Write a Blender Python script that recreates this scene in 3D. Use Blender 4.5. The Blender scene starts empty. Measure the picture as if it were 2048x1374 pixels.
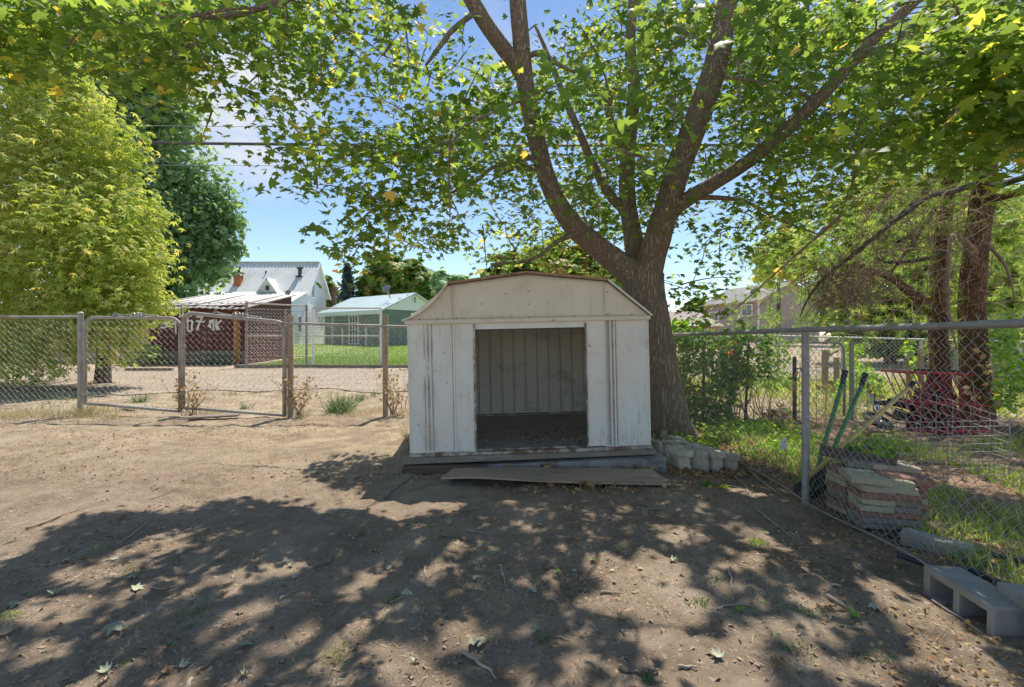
import bpy, math, random
import numpy as np
from mathutils import Vector, Matrix, Euler

random.seed(7)
rng = np.random.default_rng(7)
SC = bpy.context.scene
COL = SC.collection

# ------------------------------------------------------------------ camera, sky, sun, exposure
CAMZ, FOC, HORY = 1.37, 910.0, 668.0
cam_data = bpy.data.cameras.new("camera")
cam_data.sensor_width = 36.0
cam_data.lens = FOC / 2048.0 * 36.0
cam_data.shift_y = -(687.0 - HORY) / 2048.0
cam_data.clip_start = 0.05
cam_data.clip_end = 3000.0
cam = bpy.data.objects.new("camera", cam_data)
cam.location = (0, 0, CAMZ)
cam.rotation_euler = (math.radians(90), 0, 0)
COL.objects.link(cam)
SC.camera = cam

SUN = Vector((0.12, 0.45, 1.0)).normalized()
world = bpy.data.worlds.new("World")
SC.world = world
world.use_nodes = True
wt = world.node_tree
wt.nodes.clear()
def WN(t, **kw):
    n = wt.nodes.new(t)
    for k, v in kw.items():
        setattr(n, k, v)
    return n
w_out = WN('ShaderNodeOutputWorld')
w_bg = WN('ShaderNodeBackground')
w_sky = WN('ShaderNodeTexSky', sky_type='NISHITA', sun_disc=False)
w_sky.sun_elevation = math.asin(SUN.z)
w_sky.sun_rotation = math.atan2(SUN.x, SUN.y)
w_sky.altitude = 800
w_sky.air_density = 1.0
w_sky.dust_density = 0.0
w_sky.ozone_density = 1.6
w_bg.inputs['Strength'].default_value = 0.058
w_tc = WN('ShaderNodeTexCoord')
w_n = WN('ShaderNodeTexNoise')
w_n.inputs['Scale'].default_value = 5.5
w_n.inputs['Detail'].default_value = 5
w_n.inputs['Roughness'].default_value = 0.5
w_map = WN('ShaderNodeMapping')
w_map.inputs['Scale'].default_value = (1, 1, 1.6)
w_dot = WN('ShaderNodeVectorMath', operation='DOT_PRODUCT')
w_dot.inputs[1].default_value = Vector((-0.53, 0.91, 0.42)).normalized()
w_mr = WN('ShaderNodeMapRange', interpolation_type='SMOOTHSTEP')
w_mr.inputs['From Min'].default_value = 0.987
w_mr.inputs['From Max'].default_value = 0.998
w_r = WN('ShaderNodeMapRange', interpolation_type='SMOOTHSTEP')
w_r.inputs['From Min'].default_value = 0.25
w_r.inputs['From Max'].default_value = 0.52
w_r2 = WN('ShaderNodeMapRange', interpolation_type='SMOOTHSTEP')
w_r2.inputs['From Min'].default_value = 0.52
w_r2.inputs['From Max'].default_value = 0.80
w_r2.inputs['To Max'].default_value = 0.3
w_mul = WN('ShaderNodeMath', operation='MULTIPLY')
w_max = WN('ShaderNodeMath', operation='MAXIMUM')
w_mix = WN('ShaderNodeMix', data_type='RGBA')
w_mix.inputs['B'].default_value = (4.6, 4.7, 4.9, 1)
L = wt.links.new
L(w_tc.outputs['Generated'], w_map.inputs['Vector'])
L(w_map.outputs[0], w_n.inputs['Vector'])
L(w_tc.outputs['Generated'], w_dot.inputs[0])
L(w_dot.outputs['Value'], w_mr.inputs['Value'])
L(w_n.outputs['Fac'], w_r.inputs['Value'])
L(w_n.outputs['Fac'], w_r2.inputs['Value'])
L(w_mr.outputs[0], w_mul.inputs[0])
L(w_r.outputs[0], w_mul.inputs[1])
L(w_mul.outputs[0], w_max.inputs[0])
L(w_r2.outputs[0], w_max.inputs[1])
L(w_max.outputs[0], w_mix.inputs['Factor'])
L(w_sky.outputs[0], w_mix.inputs['A'])
L(w_mix.outputs['Result'], w_bg.inputs['Color'])
L(w_bg.outputs[0], w_out.inputs['Surface'])

sun_data = bpy.data.lights.new("sun", 'SUN')
sun_data.energy = 2.0
sun_data.angle = math.radians(0.53)
sun_data.color = (1.0, 0.96, 0.88)
sun = bpy.data.objects.new("sun", sun_data)
sun.rotation_euler = SUN.to_track_quat('Z', 'Y').to_euler()
sun.location = (5, 15, 40)
COL.objects.link(sun)

SC.view_settings.view_transform = 'Standard'
SC.view_settings.look = 'None'
SC.view_settings.exposure = 1.68
SC.view_settings.gamma = 1.0
SC.view_settings.use_curve_mapping = False
SC.render.engine = 'CYCLES'
SC.cycles.max_bounces = 14
SC.cycles.diffuse_bounces = 10
SC.cycles.transmission_bounces = 10
SC.cycles.transparent_max_bounces = 8
SC.cycles.use_denoising = True

# ------------------------------------------------------------------ helpers
def P(x, y, d):
    """photo direction (x, y) at distance d in front of the camera, metres"""
    return Vector(((x - 1024.0) / FOC * d, d, CAMZ - (y - HORY) / FOC * d))

def G(x, y, z=0.0):
    """place on flat ground of height z met in photo direction (x, y)"""
    return P(x, y, (CAMZ - z) * FOC / (y - HORY))

def tag(o, label=None, cat=None, group=None, kind=None):
    if label: o['label'] = label
    if cat: o['category'] = cat
    if group: o['group'] = group
    if kind: o['kind'] = kind
    return o

def thing(name, label, cat, loc=(0, 0, 0), group=None):
    o = bpy.data.objects.new(name, None)
    o.empty_display_size = 0.1
    o.location = loc
    COL.objects.link(o)
    return tag(o, label, cat, group)

def base_of(parent):
    while parent is not None and parent.parent is not None:
        parent = parent.parent
    return Vector(parent.location) if parent is not None else Vector((0, 0, 0))

class MB:
    """collects faces, links them as one mesh object"""
    def __init__(self):
        self.v, self.f = [], []
    def quad_pts(self, pts):
        i = len(self.v)
        self.v += [tuple(p) for p in pts]
        self.f.append(tuple(range(i, i + len(pts))))
        return self
    def hexa(self, p):
        """8 corners: bottom 0-3 counter-clockwise seen from above, top 4-7"""
        i = len(self.v)
        self.v += [tuple(q) for q in p]
        for a in ((3, 2, 1, 0), (4, 5, 6, 7), (0, 1, 5, 4), (1, 2, 6, 5), (2, 3, 7, 6), (3, 0, 4, 7)):
            self.f.append(tuple(i + k for k in a))
        return self
    def box(self, c, s, rot=None):
        c = Vector(c); hx, hy, hz = s[0] / 2, s[1] / 2, s[2] / 2
        pts = [Vector(q) for q in ((-hx, -hy, -hz), (hx, -hy, -hz), (hx, hy, -hz), (-hx, hy, -hz),
                                   (-hx, -hy, hz), (hx, -hy, hz), (hx, hy, hz), (-hx, hy, hz))]
        if rot is not None:
            pts = [rot @ q for q in pts]
        return self.hexa([c + q for q in pts])
    def bar(self, a, b, w, h, up=(0, 0, 1)):
        a, b = Vector(a), Vector(b)
        d = (b - a).normalized(); up = Vector(up)
        s = d.cross(up)
        if s.length < 1e-4: s = d.cross(Vector((1, 0, 0)))
        s.normalize(); u = s.cross(d).normalized()
        s *= w / 2; u *= h / 2
        return self.hexa([a - s - u, a + s - u, b + s - u, b - s - u, a - s + u, a + s + u, b + s + u, b - s + u])
    def tube(self, pts, r, n=8, cap=True, wob=0.0, seed=0):
        pts = [Vector(p) for p in pts]
        m = len(pts)
        rs = r if isinstance(r, (list, tuple)) else [r] * m
        i0 = len(self.v)
        d0 = (pts[1] - pts[0]).normalized()
        ref = Vector((0, 0, 1)) if abs(d0.z) < 0.9 else Vector((1, 0, 0))
        s = d0.cross(ref).normalized()
        rr = random.Random(seed)
        for k in range(m):
            d = (pts[min(k + 1, m - 1)] - pts[max(k - 1, 0)])
            d = d.normalized() if d.length > 1e-9 else d0
            s = (s - d * s.dot(d)).normalized()
            t = d.cross(s)
            for j in range(n):
                a = 2 * math.pi * j / n
                q = rs[k] * (1 + (rr.uniform(-wob, wob) if wob else 0))
                self.v.append(tuple(pts[k] + s * (q * math.cos(a)) + t * (q * math.sin(a))))
        for k in range(m - 1):
            for j in range(n):
                a = i0 + k * n + j; b = i0 + k * n + (j + 1) % n
                self.f.append((a, b, b + n, a + n))
        if cap:
            self.f.append(tuple(i0 + j for j in reversed(range(n))))
            self.f.append(tuple(i0 + (m - 1) * n + j for j in range(n)))
        return self
    def prism(self, outline, ext):
        """outline: 3-D points of a flat polygon, ext: extrusion vector"""
        ext = Vector(ext); n = len(outline); i = len(self.v)
        self.v += [tuple(Vector(p)) for p in outline] + [tuple(Vector(p) + ext) for p in outline]
        self.f.append(tuple(i + k for k in reversed(range(n))))
        self.f.append(tuple(i + n + k for k in range(n)))
        for k in range(n):
            a, b = i + k, i + (k + 1) % n
            self.f.append((a, b, b + n, a + n))
        return self
    def grid(self, fn, nu, nv):
        i = len(self.v)
        for b in range(nv + 1):
            for a in range(nu + 1):
                self.v.append(tuple(fn(a / nu, b / nv)))
        for b in range(nv):
            for a in range(nu):
                k = i + b * (nu + 1) + a
                self.f.append((k, k + 1, k + nu + 2, k + nu + 1))
        return self
    def build(self, name, mat, parent=None, smooth=False, bevel=0.0, solid=0.0, recalc=True):
        me = bpy.data.meshes.new(name)
        b = base_of(parent)
        me.from_pydata([(x - b.x, y - b.y, z - b.z) for x, y, z in self.v], [], self.f)
        if recalc:
            import bmesh
            bm = bmesh.new(); bm.from_mesh(me)
            bmesh.ops.recalc_face_normals(bm, faces=bm.faces)
            bm.to_mesh(me); bm.free()
        o = bpy.data.objects.new(name, me)
        COL.objects.link(o)
        if mat is not None: me.materials.append(mat)
        if smooth:
            me.polygons.foreach_set('use_smooth', [True] * len(me.polygons))
        if parent is not None: o.parent = parent
        if solid:
            m = o.modifiers.new('solid', 'SOLIDIFY'); m.thickness = solid; m.offset = 0
        if bevel:
            m = o.modifiers.new('bevel', 'BEVEL'); m.width = bevel; m.segments = 2; m.limit_method = 'ANGLE'
        return o

def mesh_np(name, V, F, mat, parent=None, tone=None, smooth=False):
    V = np.asarray(V, dtype=np.float32) - np.array(base_of(parent), dtype=np.float32)
    F = np.asarray(F, dtype=np.int32)
    me = bpy.data.meshes.new(name)
    k = F.shape[1]
    me.vertices.add(len(V)); me.vertices.foreach_set('co', V.ravel())
    me.loops.add(F.size); me.loops.foreach_set('vertex_index', F.ravel())
    me.polygons.add(len(F))
    me.polygons.foreach_set('loop_start', np.arange(0, F.size, k, dtype=np.int32))
    me.polygons.foreach_set('loop_total', np.full(len(F), k, dtype=np.int32))
    if smooth: me.polygons.foreach_set('use_smooth', np.ones(len(F), dtype=bool))
    if tone is not None:
        a = me.attributes.new('tone', 'FLOAT', 'FACE')
        a.data.foreach_set('value', np.asarray(tone, dtype=np.float32))
    me.update(calc_edges=True)
    if mat is not None: me.materials.append(mat)
    o = bpy.data.objects.new(name, me)
    COL.objects.link(o)
    if parent is not None: o.parent = parent
    return o

def frames(nrm, spin):
    """N rotation matrices whose z column is nrm, spun about it"""
    n = nrm / np.linalg.norm(nrm, axis=1, keepdims=True)
    ref = np.where(np.abs(n[:, 2:3]) < 0.95, np.array([[0, 0, 1.0]]), np.array([[1.0, 0, 0]]))
    x = np.cross(ref, n); x /= np.linalg.norm(x, axis=1, keepdims=True)
    y = np.cross(n, x)
    c, s = np.cos(spin)[:, None], np.sin(spin)[:, None]
    return np.stack([x * c + y * s, -x * s + y * c, n], axis=2)

def scatter(name, tv, tf, pos, R, scale, tone, mat, parent=None):
    tv = np.asarray(tv); tf = np.asarray(tf)
    N = len(pos)
    sc = np.asarray(scale)
    if sc.ndim == 1: sc = sc[:, None]
    V = np.einsum('nij,nkj->nki', R, tv[None] * sc[:, None, :]) + pos[:, None, :]
    F = tf[None, :, :] + (np.arange(N) * len(tv))[:, None, None]
    return mesh_np(name, V.reshape(-1, 3), F.reshape(-1, tf.shape[1]), mat, parent, np.repeat(tone, len(tf)))

def vnoise(x, y, seed=0):
    r = np.random.default_rng(seed).random((256, 256))
    xi = np.floor(x).astype(int); yi = np.floor(y).astype(int)
    fx = x - xi; fy = y - yi
    fx = fx * fx * (3 - 2 * fx); fy = fy * fy * (3 - 2 * fy)
    g = lambda a, b: r[a % 256, b % 256]
    return (g(xi, yi) * (1 - fx) + g(xi + 1, yi) * fx) * (1 - fy) + (g(xi, yi + 1) * (1 - fx) + g(xi + 1, yi + 1) * fx) * fy - 0.5

def smooth01(t):
    t = np.clip(t, 0, 1)
    return t * t * (3 - 2 * t)

def gh(x, y):
    """height of the land: flat yard and alley, a lawn that rises towards the houses"""
    return 0.42 * smooth01((np.asarray(y, dtype=float) - 19.0) / 20.0)

# ------------------------------------------------------------------ materials
def nodes_of(name):
    m = bpy.data.materials.new(name)
    m.use_nodes = True
    nt = m.node_tree
    return m, nt, nt.nodes['Principled BSDF'], nt.links.new

def ramp(nt, stops):
    r = nt.nodes.new('ShaderNodeValToRGB')
    e = r.color_ramp.elements
    while len(e) < len(stops): e.new(0.5)
    for k, (p, c) in enumerate(stops):
        e[k].position = p; e[k].color = (c[0], c[1], c[2], 1)
    return r

def noise(nt, vec, scale, detail=4, rough=0.55, dist=0.0):
    n = nt.nodes.new('ShaderNodeTexNoise')
    n.inputs['Scale'].default_value = scale
    n.inputs['Detail'].default_value = detail
    n.inputs['Roughness'].default_value = rough
    n.inputs['Distortion'].default_value = dist
    nt.links.new(vec, n.inputs['Vector'])
    return n

def mixc(nt, fac, a, b, mode='MIX'):
    m = nt.nodes.new('ShaderNodeMix'); m.data_type = 'RGBA'; m.blend_type = mode
    for sock, v in (('Factor', fac), ('A', a), ('B', b)):
        if hasattr(v, 'is_output'): nt.links.new(v, m.inputs[sock])
        elif isinstance(v, (int, float)): m.inputs[sock].default_value = v
        else: m.inputs[sock].default_value = (v[0], v[1], v[2], 1)
    return m.outputs['Result']

def rng_node(nt, val, a, b, c=0.0, d=1.0):
    m = nt.nodes.new('ShaderNodeMapRange'); m.interpolation_type = 'SMOOTHSTEP'
    nt.links.new(val, m.inputs['Value'])
    for k, v in zip(('From Min', 'From Max', 'To Min', 'To Max'), (a, b, c, d)):
        m.inputs[k].default_value = v
    return m.outputs[0]

def surf(name, c1, c2, scale=6.0, rough=0.75, bump=0.25, bscale=60.0, metal=0.0, stretch=(1, 1, 1), stains=(), spec=0.4, bdist=0.004, detail=5, streak=None):
    """stains: (colour, noise scale, threshold low, high, strength)"""
    up_ = lambda c_: tuple(min(.82, q_ * 1.18) for q_ in c_)
    c1, c2 = up_(c1), up_(c2)
    m, nt, bs, L = nodes_of(name)
    tc = nt.nodes.new('ShaderNodeTexCoord'); mp = nt.nodes.new('ShaderNodeMapping')
    mp.inputs['Scale'].default_value = stretch
    L(tc.outputs['Object'], mp.inputs['Vector'])
    n1 = noise(nt, mp.outputs[0], scale, detail, 0.6, 0.3)
    r = ramp(nt, [(0.3, c1), (0.7, c2)]); L(n1.outputs['Fac'], r.inputs['Fac'])
    col = r.outputs['Color']
    for k, (sc, ss, lo, hi, st) in enumerate(stains):
        n = noise(nt, mp.outputs[0], ss, 6, 0.65, 0.6)
        n.noise_dimensions = '4D'; n.inputs['W'].default_value = 3.1 * (k + 1)
        col = mixc(nt, rng_node(nt, n.outputs['Fac'], lo, hi, 0, st), col, sc)
    if streak:
        m2 = nt.nodes.new('ShaderNodeMapping'); m2.inputs['Scale'].default_value = (1, 1, 0.12)
        L(tc.outputs['Object'], m2.inputs['Vector'])
        n = noise(nt, m2.outputs[0], 16, 6, 0.7); n2_ = noise(nt, tc.outputs['Object'], 1.7, 4, 0.6)
        f = nt.nodes.new('ShaderNodeMath'); f.operation = 'MULTIPLY'
        L(rng_node(nt, n.outputs['Fac'], 0.52, 0.70), f.inputs[0]); L(rng_node(nt, n2_.outputs['Fac'], 0.42, 0.62, 0.1, 1.0), f.inputs[1])
        g = nt.nodes.new('ShaderNodeMath'); g.operation = 'MULTIPLY'; L(f.outputs[0], g.inputs[0]); g.inputs[1].default_value = streak[1]
        col = mixc(nt, g.outputs[0], col, streak[0])
    L(col, bs.inputs['Base Color'])
    bs.inputs['Roughness'].default_value = rough
    bs.inputs['Metallic'].default_value = metal
    bs.inputs['Specular IOR Level'].default_value = spec
    if bump:
        n2 = noise(nt, mp.outputs[0], bscale, 5, 0.65)
        b = nt.nodes.new('ShaderNodeBump'); b.inputs['Strength'].default_value = bump; b.inputs['Distance'].default_value = bdist
        L(n2.outputs['Fac'], b.inputs['Height']); L(b.outputs[0], bs.inputs['Normal'])
    return m

def leafmat(name, stops, trans=0.45, tcol=(1.25, 1.3, 0.55), rough=0.5, spec=0.35, gain=1.5):
    m, nt, bs, L = nodes_of(name)
    at = nt.nodes.new('ShaderNodeAttribute'); at.attribute_name = 'tone'
    r = ramp(nt, [(p_, tuple(min(.6, q_ * gain * 1.2) for q_ in c_)) for p_, c_ in stops]); L(at.outputs['Fac'], r.inputs['Fac'])
    L(r.outputs['Color'], bs.inputs['Base Color'])
    bs.inputs['Roughness'].default_value = rough
    bs.inputs['Specular IOR Level'].default_value = spec
    t = nt.nodes.new('ShaderNodeBsdfTranslucent')
    L(mixc(nt, 1.0, r.outputs['Color'], tcol, 'MULTIPLY'), t.inputs['Color'])
    mx = nt.nodes.new('ShaderNodeMixShader'); mx.inputs[0].default_value = trans
    L(bs.outputs[0], mx.inputs[1]); L(t.outputs[0], mx.inputs[2])
    L(mx.outputs[0], nt.nodes['Material Output'].inputs['Surface'])
    return m

def dirt_mat(name, wet, base, dry, straw, straw_amt):
    m, nt, bs, L = nodes_of(name)
    tc = nt.nodes.new('ShaderNodeTexCoord'); v = tc.outputs['Object']
    n1 = noise(nt, v, 1.3, 8, 0.68, 0.8); n2 = noise(nt, v, 7.0, 6, 0.7); n3 = noise(nt, v, 45.0, 5, 0.75); n4 = noise(nt, v, 220.0, 3, 0.7)
    r = ramp(nt, [(0.32, wet), (0.5, base), (0.68, dry)]); L(n1.outputs['Fac'], r.inputs['Fac'])
    c = mixc(nt, rng_node(nt, n2.outputs['Fac'], 0.42, 0.66, 0, 0.55), r.outputs['Color'], dry)
    c = mixc(nt, rng_node(nt, n3.outputs['Fac'], 0.50, 0.70, 0, 0.6), c, wet)
    c = mixc(nt, rng_node(nt, n4.outputs['Fac'], 0.56, 0.75, 0, 0.55), c, dry)
    c = mixc(nt, rng_node(nt, n4.outputs['Fac'], 0.42, 0.28, 0, 0.5), c, wet)
    # straw matting lies where the old lawn died, by the fence
    sx = nt.nodes.new('ShaderNodeSeparateXYZ'); L(v, sx.inputs[0])
    yy = rng_node(nt, sx.outputs['Y'], 4.0, 6.5); 
    n5 = noise(nt, v, 2.2, 6, 0.7, 0.8)
    f = nt.nodes.new('ShaderNodeMath'); f.operation = 'MULTIPLY'
    L(yy, f.inputs[0]); L(rng_node(nt, n5.outputs['Fac'], 0.47, 0.60, 0, straw_amt), f.inputs[1])
    c = mixc(nt, f.outputs[0], c, straw)
    n6 = noise(nt, v, 11.0, 6, 0.75, 1.2)
    c = mixc(nt, rng_node(nt, n6.outputs['Fac'], 0.56, 0.68, 0, 0.5), c, wet)
    L(c, bs.inputs['Base Color'])
    bs.inputs['Roughness'].default_value = 0.95
    bs.inputs['Specular IOR Level'].default_value = 0.15
    add = nt.nodes.new('ShaderNodeMath'); add.operation = 'ADD'
    L(n3.outputs['Fac'], add.inputs[0]); L(n4.outputs['Fac'], add.inputs[1])
    b = nt.nodes.new('ShaderNodeBump'); b.inputs['Strength'].default_value = 1.0; b.inputs['Distance'].default_value = 0.016
    L(add.outputs[0], b.inputs['Height']); L(b.outputs[0], bs.inputs['Normal'])
    return m

M = {}
M['dirt'] = dirt_mat('dirt', (0.24, 0.17, 0.112), (0.385, 0.28, 0.192), (0.53, 0.41, 0.295), (0.58, 0.46, 0.29), 0.75)
M['alley'] = surf('alley_gravel', (0.25, 0.195, 0.145), (0.33, 0.265, 0.2), 1.5, 0.95, 0.5, 60, spec=0.1, stains=[((0.26, 0.2, 0.13), 3, 0.52, 0.66, 0.6)], bdist=0.01)
M['lawn'] = surf('lawn_soil', (0.17, 0.225, 0.06), (0.22, 0.28, 0.08), 3.0, 0.9, 0.4, 40, spec=0.1, bdist=0.02)
M['dust'] = surf('trampled_litter', (0.17, 0.11, 0.07), (0.27, 0.18, 0.12), 5.0, 0.95, 0.6, 50, spec=0.1, bdist=0.015)
WHITE_ST = [((0.30, 0.235, 0.165), 2.2, 0.52, 0.78, 0.4), ((0.12, 0.07, 0.04), 9.0, 0.655, 0.71, 0.8), ((0.22, 0.17, 0.12), 26.0, 0.60, 0.72, 0.5)]
M['shed'] = surf('chalky_white_steel', (0.70, 0.60, 0.51), (0.80, 0.70, 0.605), 1.6, 0.5, 0.2, 14, spec=0.4, stains=WHITE_ST, streak=((0.2, 0.125, 0.07), 0.42))
M['shed_gable'] = surf('faded_cream_steel', (0.58, 0.495, 0.37), (0.68, 0.59, 0.455), 1.4, 0.55, 0.2, 14, stains=WHITE_ST, streak=((0.2, 0.125, 0.07), 0.3))
M['shed_in'] = surf('unwashed_cream_steel', (0.68, 0.62, 0.53), (0.78, 0.72, 0.62), 1.5, 0.6, 0.1, 30, stains=[((0.2, 0.16, 0.12), 2.5, 0.5, 0.75, 0.6)])
M['shed_roof'] = surf('weathered_roof_steel', (0.42, 0.39, 0.33), (0.56, 0.52, 0.46), 2.0, 0.5, 0.1, 30, stains=[((0.22, 0.10, 0.04), 3.0, 0.5, 0.68, 0.85)])
M['rust'] = surf('rusty_edge', (0.24, 0.14, 0.07), (0.38, 0.25, 0.15), 9, 0.85, 0.4, 90, stains=[((0.10, 0.05, 0.03), 14, 0.5, 0.7, 0.8)])
M['track'] = surf('rusty_track', (0.30, 0.24, 0.18), (0.5, 0.45, 0.38), 7, 0.6, 0.3, 80, stains=[((0.16, 0.075, 0.035), 8, 0.42, 0.58, 0.9)])
M['seam'] = surf('grimy_rib_shade', (0.33, 0.28, 0.23), (0.5, 0.45, 0.38), 6, 0.8, 0.2, 60, stains=[((0.13, 0.08, 0.05), 5, 0.56, 0.66, 0.8)])  # brownish grime mixed with painted shade for the shed ribs
M['stone_dark'] = surf('damp_cast_stone', (0.31, 0.265, 0.195), (0.44, 0.385, 0.3), 6, 0.9, 0.6, 70, stains=[((0.2, 0.17, 0.1), 5, 0.5, 0.68, 0.6), ((0.12, 0.1, 0.08), 11, 0.6, 0.7, 0.6)], bdist=0.008)
M['screw'] = surf('screw', (0.07, 0.06, 0.05), (0.14, 0.1, 0.07), 10, 0.6, 0)
M['shed_floor'] = surf('dirty_floor', (0.22, 0.2, 0.175), (0.34, 0.31, 0.28), 2.5, 0.7, 0.3, 40, stretch=(1, 3, 1), stains=[((0.24, 0.21, 0.18), 5, 0.55, 0.7, 0.5)])
M['old_wood'] = surf('grey_weathered_wood', (0.16, 0.125, 0.095), (0.29, 0.235, 0.18), 4, 0.85, 0.5, 30, stretch=(1, 14, 14), stains=[((0.36, 0.31, 0.26), 2.5, 0.48, 0.7, 0.6), ((0.06, 0.05, 0.045), 5, 0.62, 0.72, 0.8)])
M['plywood'] = surf('grey_plywood', (0.29, 0.205, 0.14), (0.41, 0.31, 0.22), 2.2, 0.85, 0.4, 20, stretch=(1, 9, 9), stains=[((0.14, 0.11, 0.095), 1.6, 0.5, 0.7, 0.7), ((0.05, 0.045, 0.04), 6, 0.66, 0.74, 0.8)])
M['dark_wood'] = surf('dark_wet_wood', (0.07, 0.05, 0.038), (0.13, 0.095, 0.07), 4, 0.85, 0.5, 40, stretch=(1, 8, 8))
M['concrete'] = surf('grey_concrete', (0.22, 0.2, 0.17), (0.33, 0.305, 0.265), 4, 0.9, 0.5, 90, stains=[((0.18, 0.16, 0.14), 3, 0.52, 0.7, 0.6)], bdist=0.006)
M['slab'] = surf('slab_concrete', (0.21, 0.19, 0.17), (0.31, 0.28, 0.25), 5, 0.9, 0.7, 60, stains=[((0.12, 0.10, 0.09), 3, 0.5, 0.7, 0.7)], bdist=0.01)
M['stone'] = surf('pale_cast_stone', (0.40, 0.345, 0.255), (0.53, 0.465, 0.36), 6, 0.9, 0.6, 70, stains=[((0.22, 0.19, 0.12), 5, 0.5, 0.68, 0.6), ((0.16, 0.13, 0.1), 11, 0.6, 0.7, 0.6)], bdist=0.008)
PAVER = {'red': ((0.20, 0.095, 0.065), (0.29, 0.15, 0.108)), 'grey': ((0.15, 0.135, 0.115), (0.25, 0.225, 0.19)), 'buff': ((0.31, 0.28, 0.17), (0.41, 0.37, 0.25)),
         'tan': ((0.32, 0.245, 0.165), (0.42, 0.33, 0.235)), 'brown': ((0.16, 0.115, 0.085), (0.245, 0.185, 0.14))}
for k, (a, b) in PAVER.items():
    M['paver_' + k] = surf('paver_' + k, a, b, 9, 0.92, 0.6, 110, stains=[((0.16, 0.14, 0.12), 6, 0.56, 0.7, 0.5)], bdist=0.005)
M['galv'] = surf('galvanised_steel', (0.22, 0.21, 0.195), (0.34, 0.325, 0.305), 9, 0.5, 0.15, 80, metal=0.25, stains=[((0.2, 0.14, 0.09), 6, 0.58, 0.7, 0.5)])
M['galv_old'] = surf('weathered_pipe', (0.24, 0.22, 0.20), (0.36, 0.335, 0.31), 7, 0.65, 0.2, 80, metal=0.2, stains=[((0.20, 0.115, 0.06), 5, 0.5, 0.66, 0.7)])
M['wire'] = surf('fence_wire', (0.34, 0.33, 0.32), (0.5, 0.49, 0.47), 5, 0.5, 0, metal=0.25)
M['wire_old'] = surf('old_fence_wire', (0.36, 0.33, 0.29), (0.52, 0.48, 0.43), 3, 0.6, 0, metal=0.1)
M['post_brown'] = surf('rusty_wood_post', (0.22, 0.165, 0.12), (0.36, 0.29, 0.22), 5, 0.85, 0.5, 50, stretch=(6, 6, 1), stains=[((0.27, 0.15, 0.08), 4, 0.5, 0.66, 0.7)])
M['bark'] = None
M['red'] = surf('red_gate_paint', (0.27, 0.018, 0.022), (0.38, 0.035, 0.035), 8, 0.45, 0.1, 60, spec=0.5)
M['chrome'] = surf('chrome', (0.7, 0.7, 0.72), (0.8, 0.8, 0.82), 8, 0.15, 0, metal=1.0)
M['rubber'] = surf('black_rubber', (0.012, 0.012, 0.012), (0.03, 0.03, 0.03), 8, 0.6, 0.2, 80)
M['green_paint'] = surf('green_handle', (0.04, 0.16, 0.06), (0.06, 0.22, 0.085), 6, 0.45, 0.1, 60)
M['yellow_wood'] = surf('yellow_handle', (0.48, 0.31, 0.075), (0.62, 0.42, 0.13), 8, 0.55, 0.2, 60, stains=[((0.25, 0.16, 0.07), 7, 0.56, 0.7, 0.6)])
M['plastic'] = surf('black_plastic', (0.015, 0.016, 0.02), (0.035, 0.037, 0.045), 6, 0.4, 0.1, 40)
M['tarp'] = surf('black_tarp', (0.012, 0.012, 0.013), (0.03, 0.03, 0.03), 4, 0.55, 0.3, 20)
M['blue'] = surf('faded_blue', (0.08, 0.16, 0.34), (0.12, 0.22, 0.42), 4, 0.6, 0.1, 30)
M['white'] = surf('white_paint', (0.68, 0.69, 0.71), (0.78, 0.79, 0.80), 2, 0.6, 0.1, 20)
M['siding_w'] = surf('white_siding', (0.70, 0.68, 0.66), (0.8, 0.78, 0.76), 1.0, 0.6, 0.1, 20)
M['roof_w'] = surf('pale_metal_roof', (0.70, 0.68, 0.64), (0.8, 0.78, 0.74), 0.6, 0.5, 0.1, 10, stains=[((0.6, 0.58, 0.55), 0.6, 0.45, 0.7, 0.5)])
M['roof_tin'] = surf('rusting_tin_roof', (0.47, 0.43, 0.38), (0.6, 0.57, 0.52), 0.7, 0.55, 0.1, 10, stains=[((0.4, 0.27, 0.17), 0.9, 0.52, 0.68, 0.5)])
M['redwood'] = surf('dark_red_boards', (0.085, 0.028, 0.025), (0.145, 0.05, 0.04), 1.5, 0.85, 0.4, 30, stretch=(1, 1, 6), stains=[((0.22, 0.16, 0.14), 3, 0.6, 0.72, 0.5)])
M['greywood'] = surf('bare_grey_boards', (0.14, 0.12, 0.11), (0.26, 0.23, 0.2), 2, 0.9, 0.4, 30, stretch=(1, 1, 8))
M['tanpost'] = surf('brown_stained_post', (0.24, 0.12, 0.04), (0.34, 0.18, 0.07), 4, 0.8, 0.3, 30)
M['spray'] = surf('white_spray_paint', (0.62, 0.60, 0.58), (0.74, 0.72, 0.7), 5, 0.8, 0, stains=[((0.3, 0.2, 0.18), 7, 0.6, 0.7, 0.7)])
M['brick'] = surf('chimney_brick', (0.30, 0.10, 0.05), (0.42, 0.16, 0.08), 4, 0.9, 0.4, 30)
M['dark'] = surf('dark_metal', (0.05, 0.05, 0.05), (0.09, 0.085, 0.08), 4, 0.6, 0.1, 30)
M['rustpipe'] = surf('rusty_flue', (0.13, 0.065, 0.045), (0.2, 0.11, 0.08), 3, 0.8, 0.2, 30)
M['green_wall'] = surf('sage_green_boards', (0.145, 0.18, 0.15), (0.18, 0.22, 0.185), 1.0, 0.8, 0.2, 20)
M['green_roof'] = surf('pale_green_roof', (0.47, 0.54, 0.53), (0.55, 0.62, 0.61), 0.8, 0.55, 0.1, 10)
M['tan_wall'] = surf('tan_stucco', (0.34, 0.27, 0.2), (0.41, 0.33, 0.255), 1, 0.9, 0.3, 20)
M['brown_wall'] = surf('taupe_siding', (0.30, 0.245, 0.215), (0.35, 0.29, 0.255), 0.5, 0.8, 0.1, 10)
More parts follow.
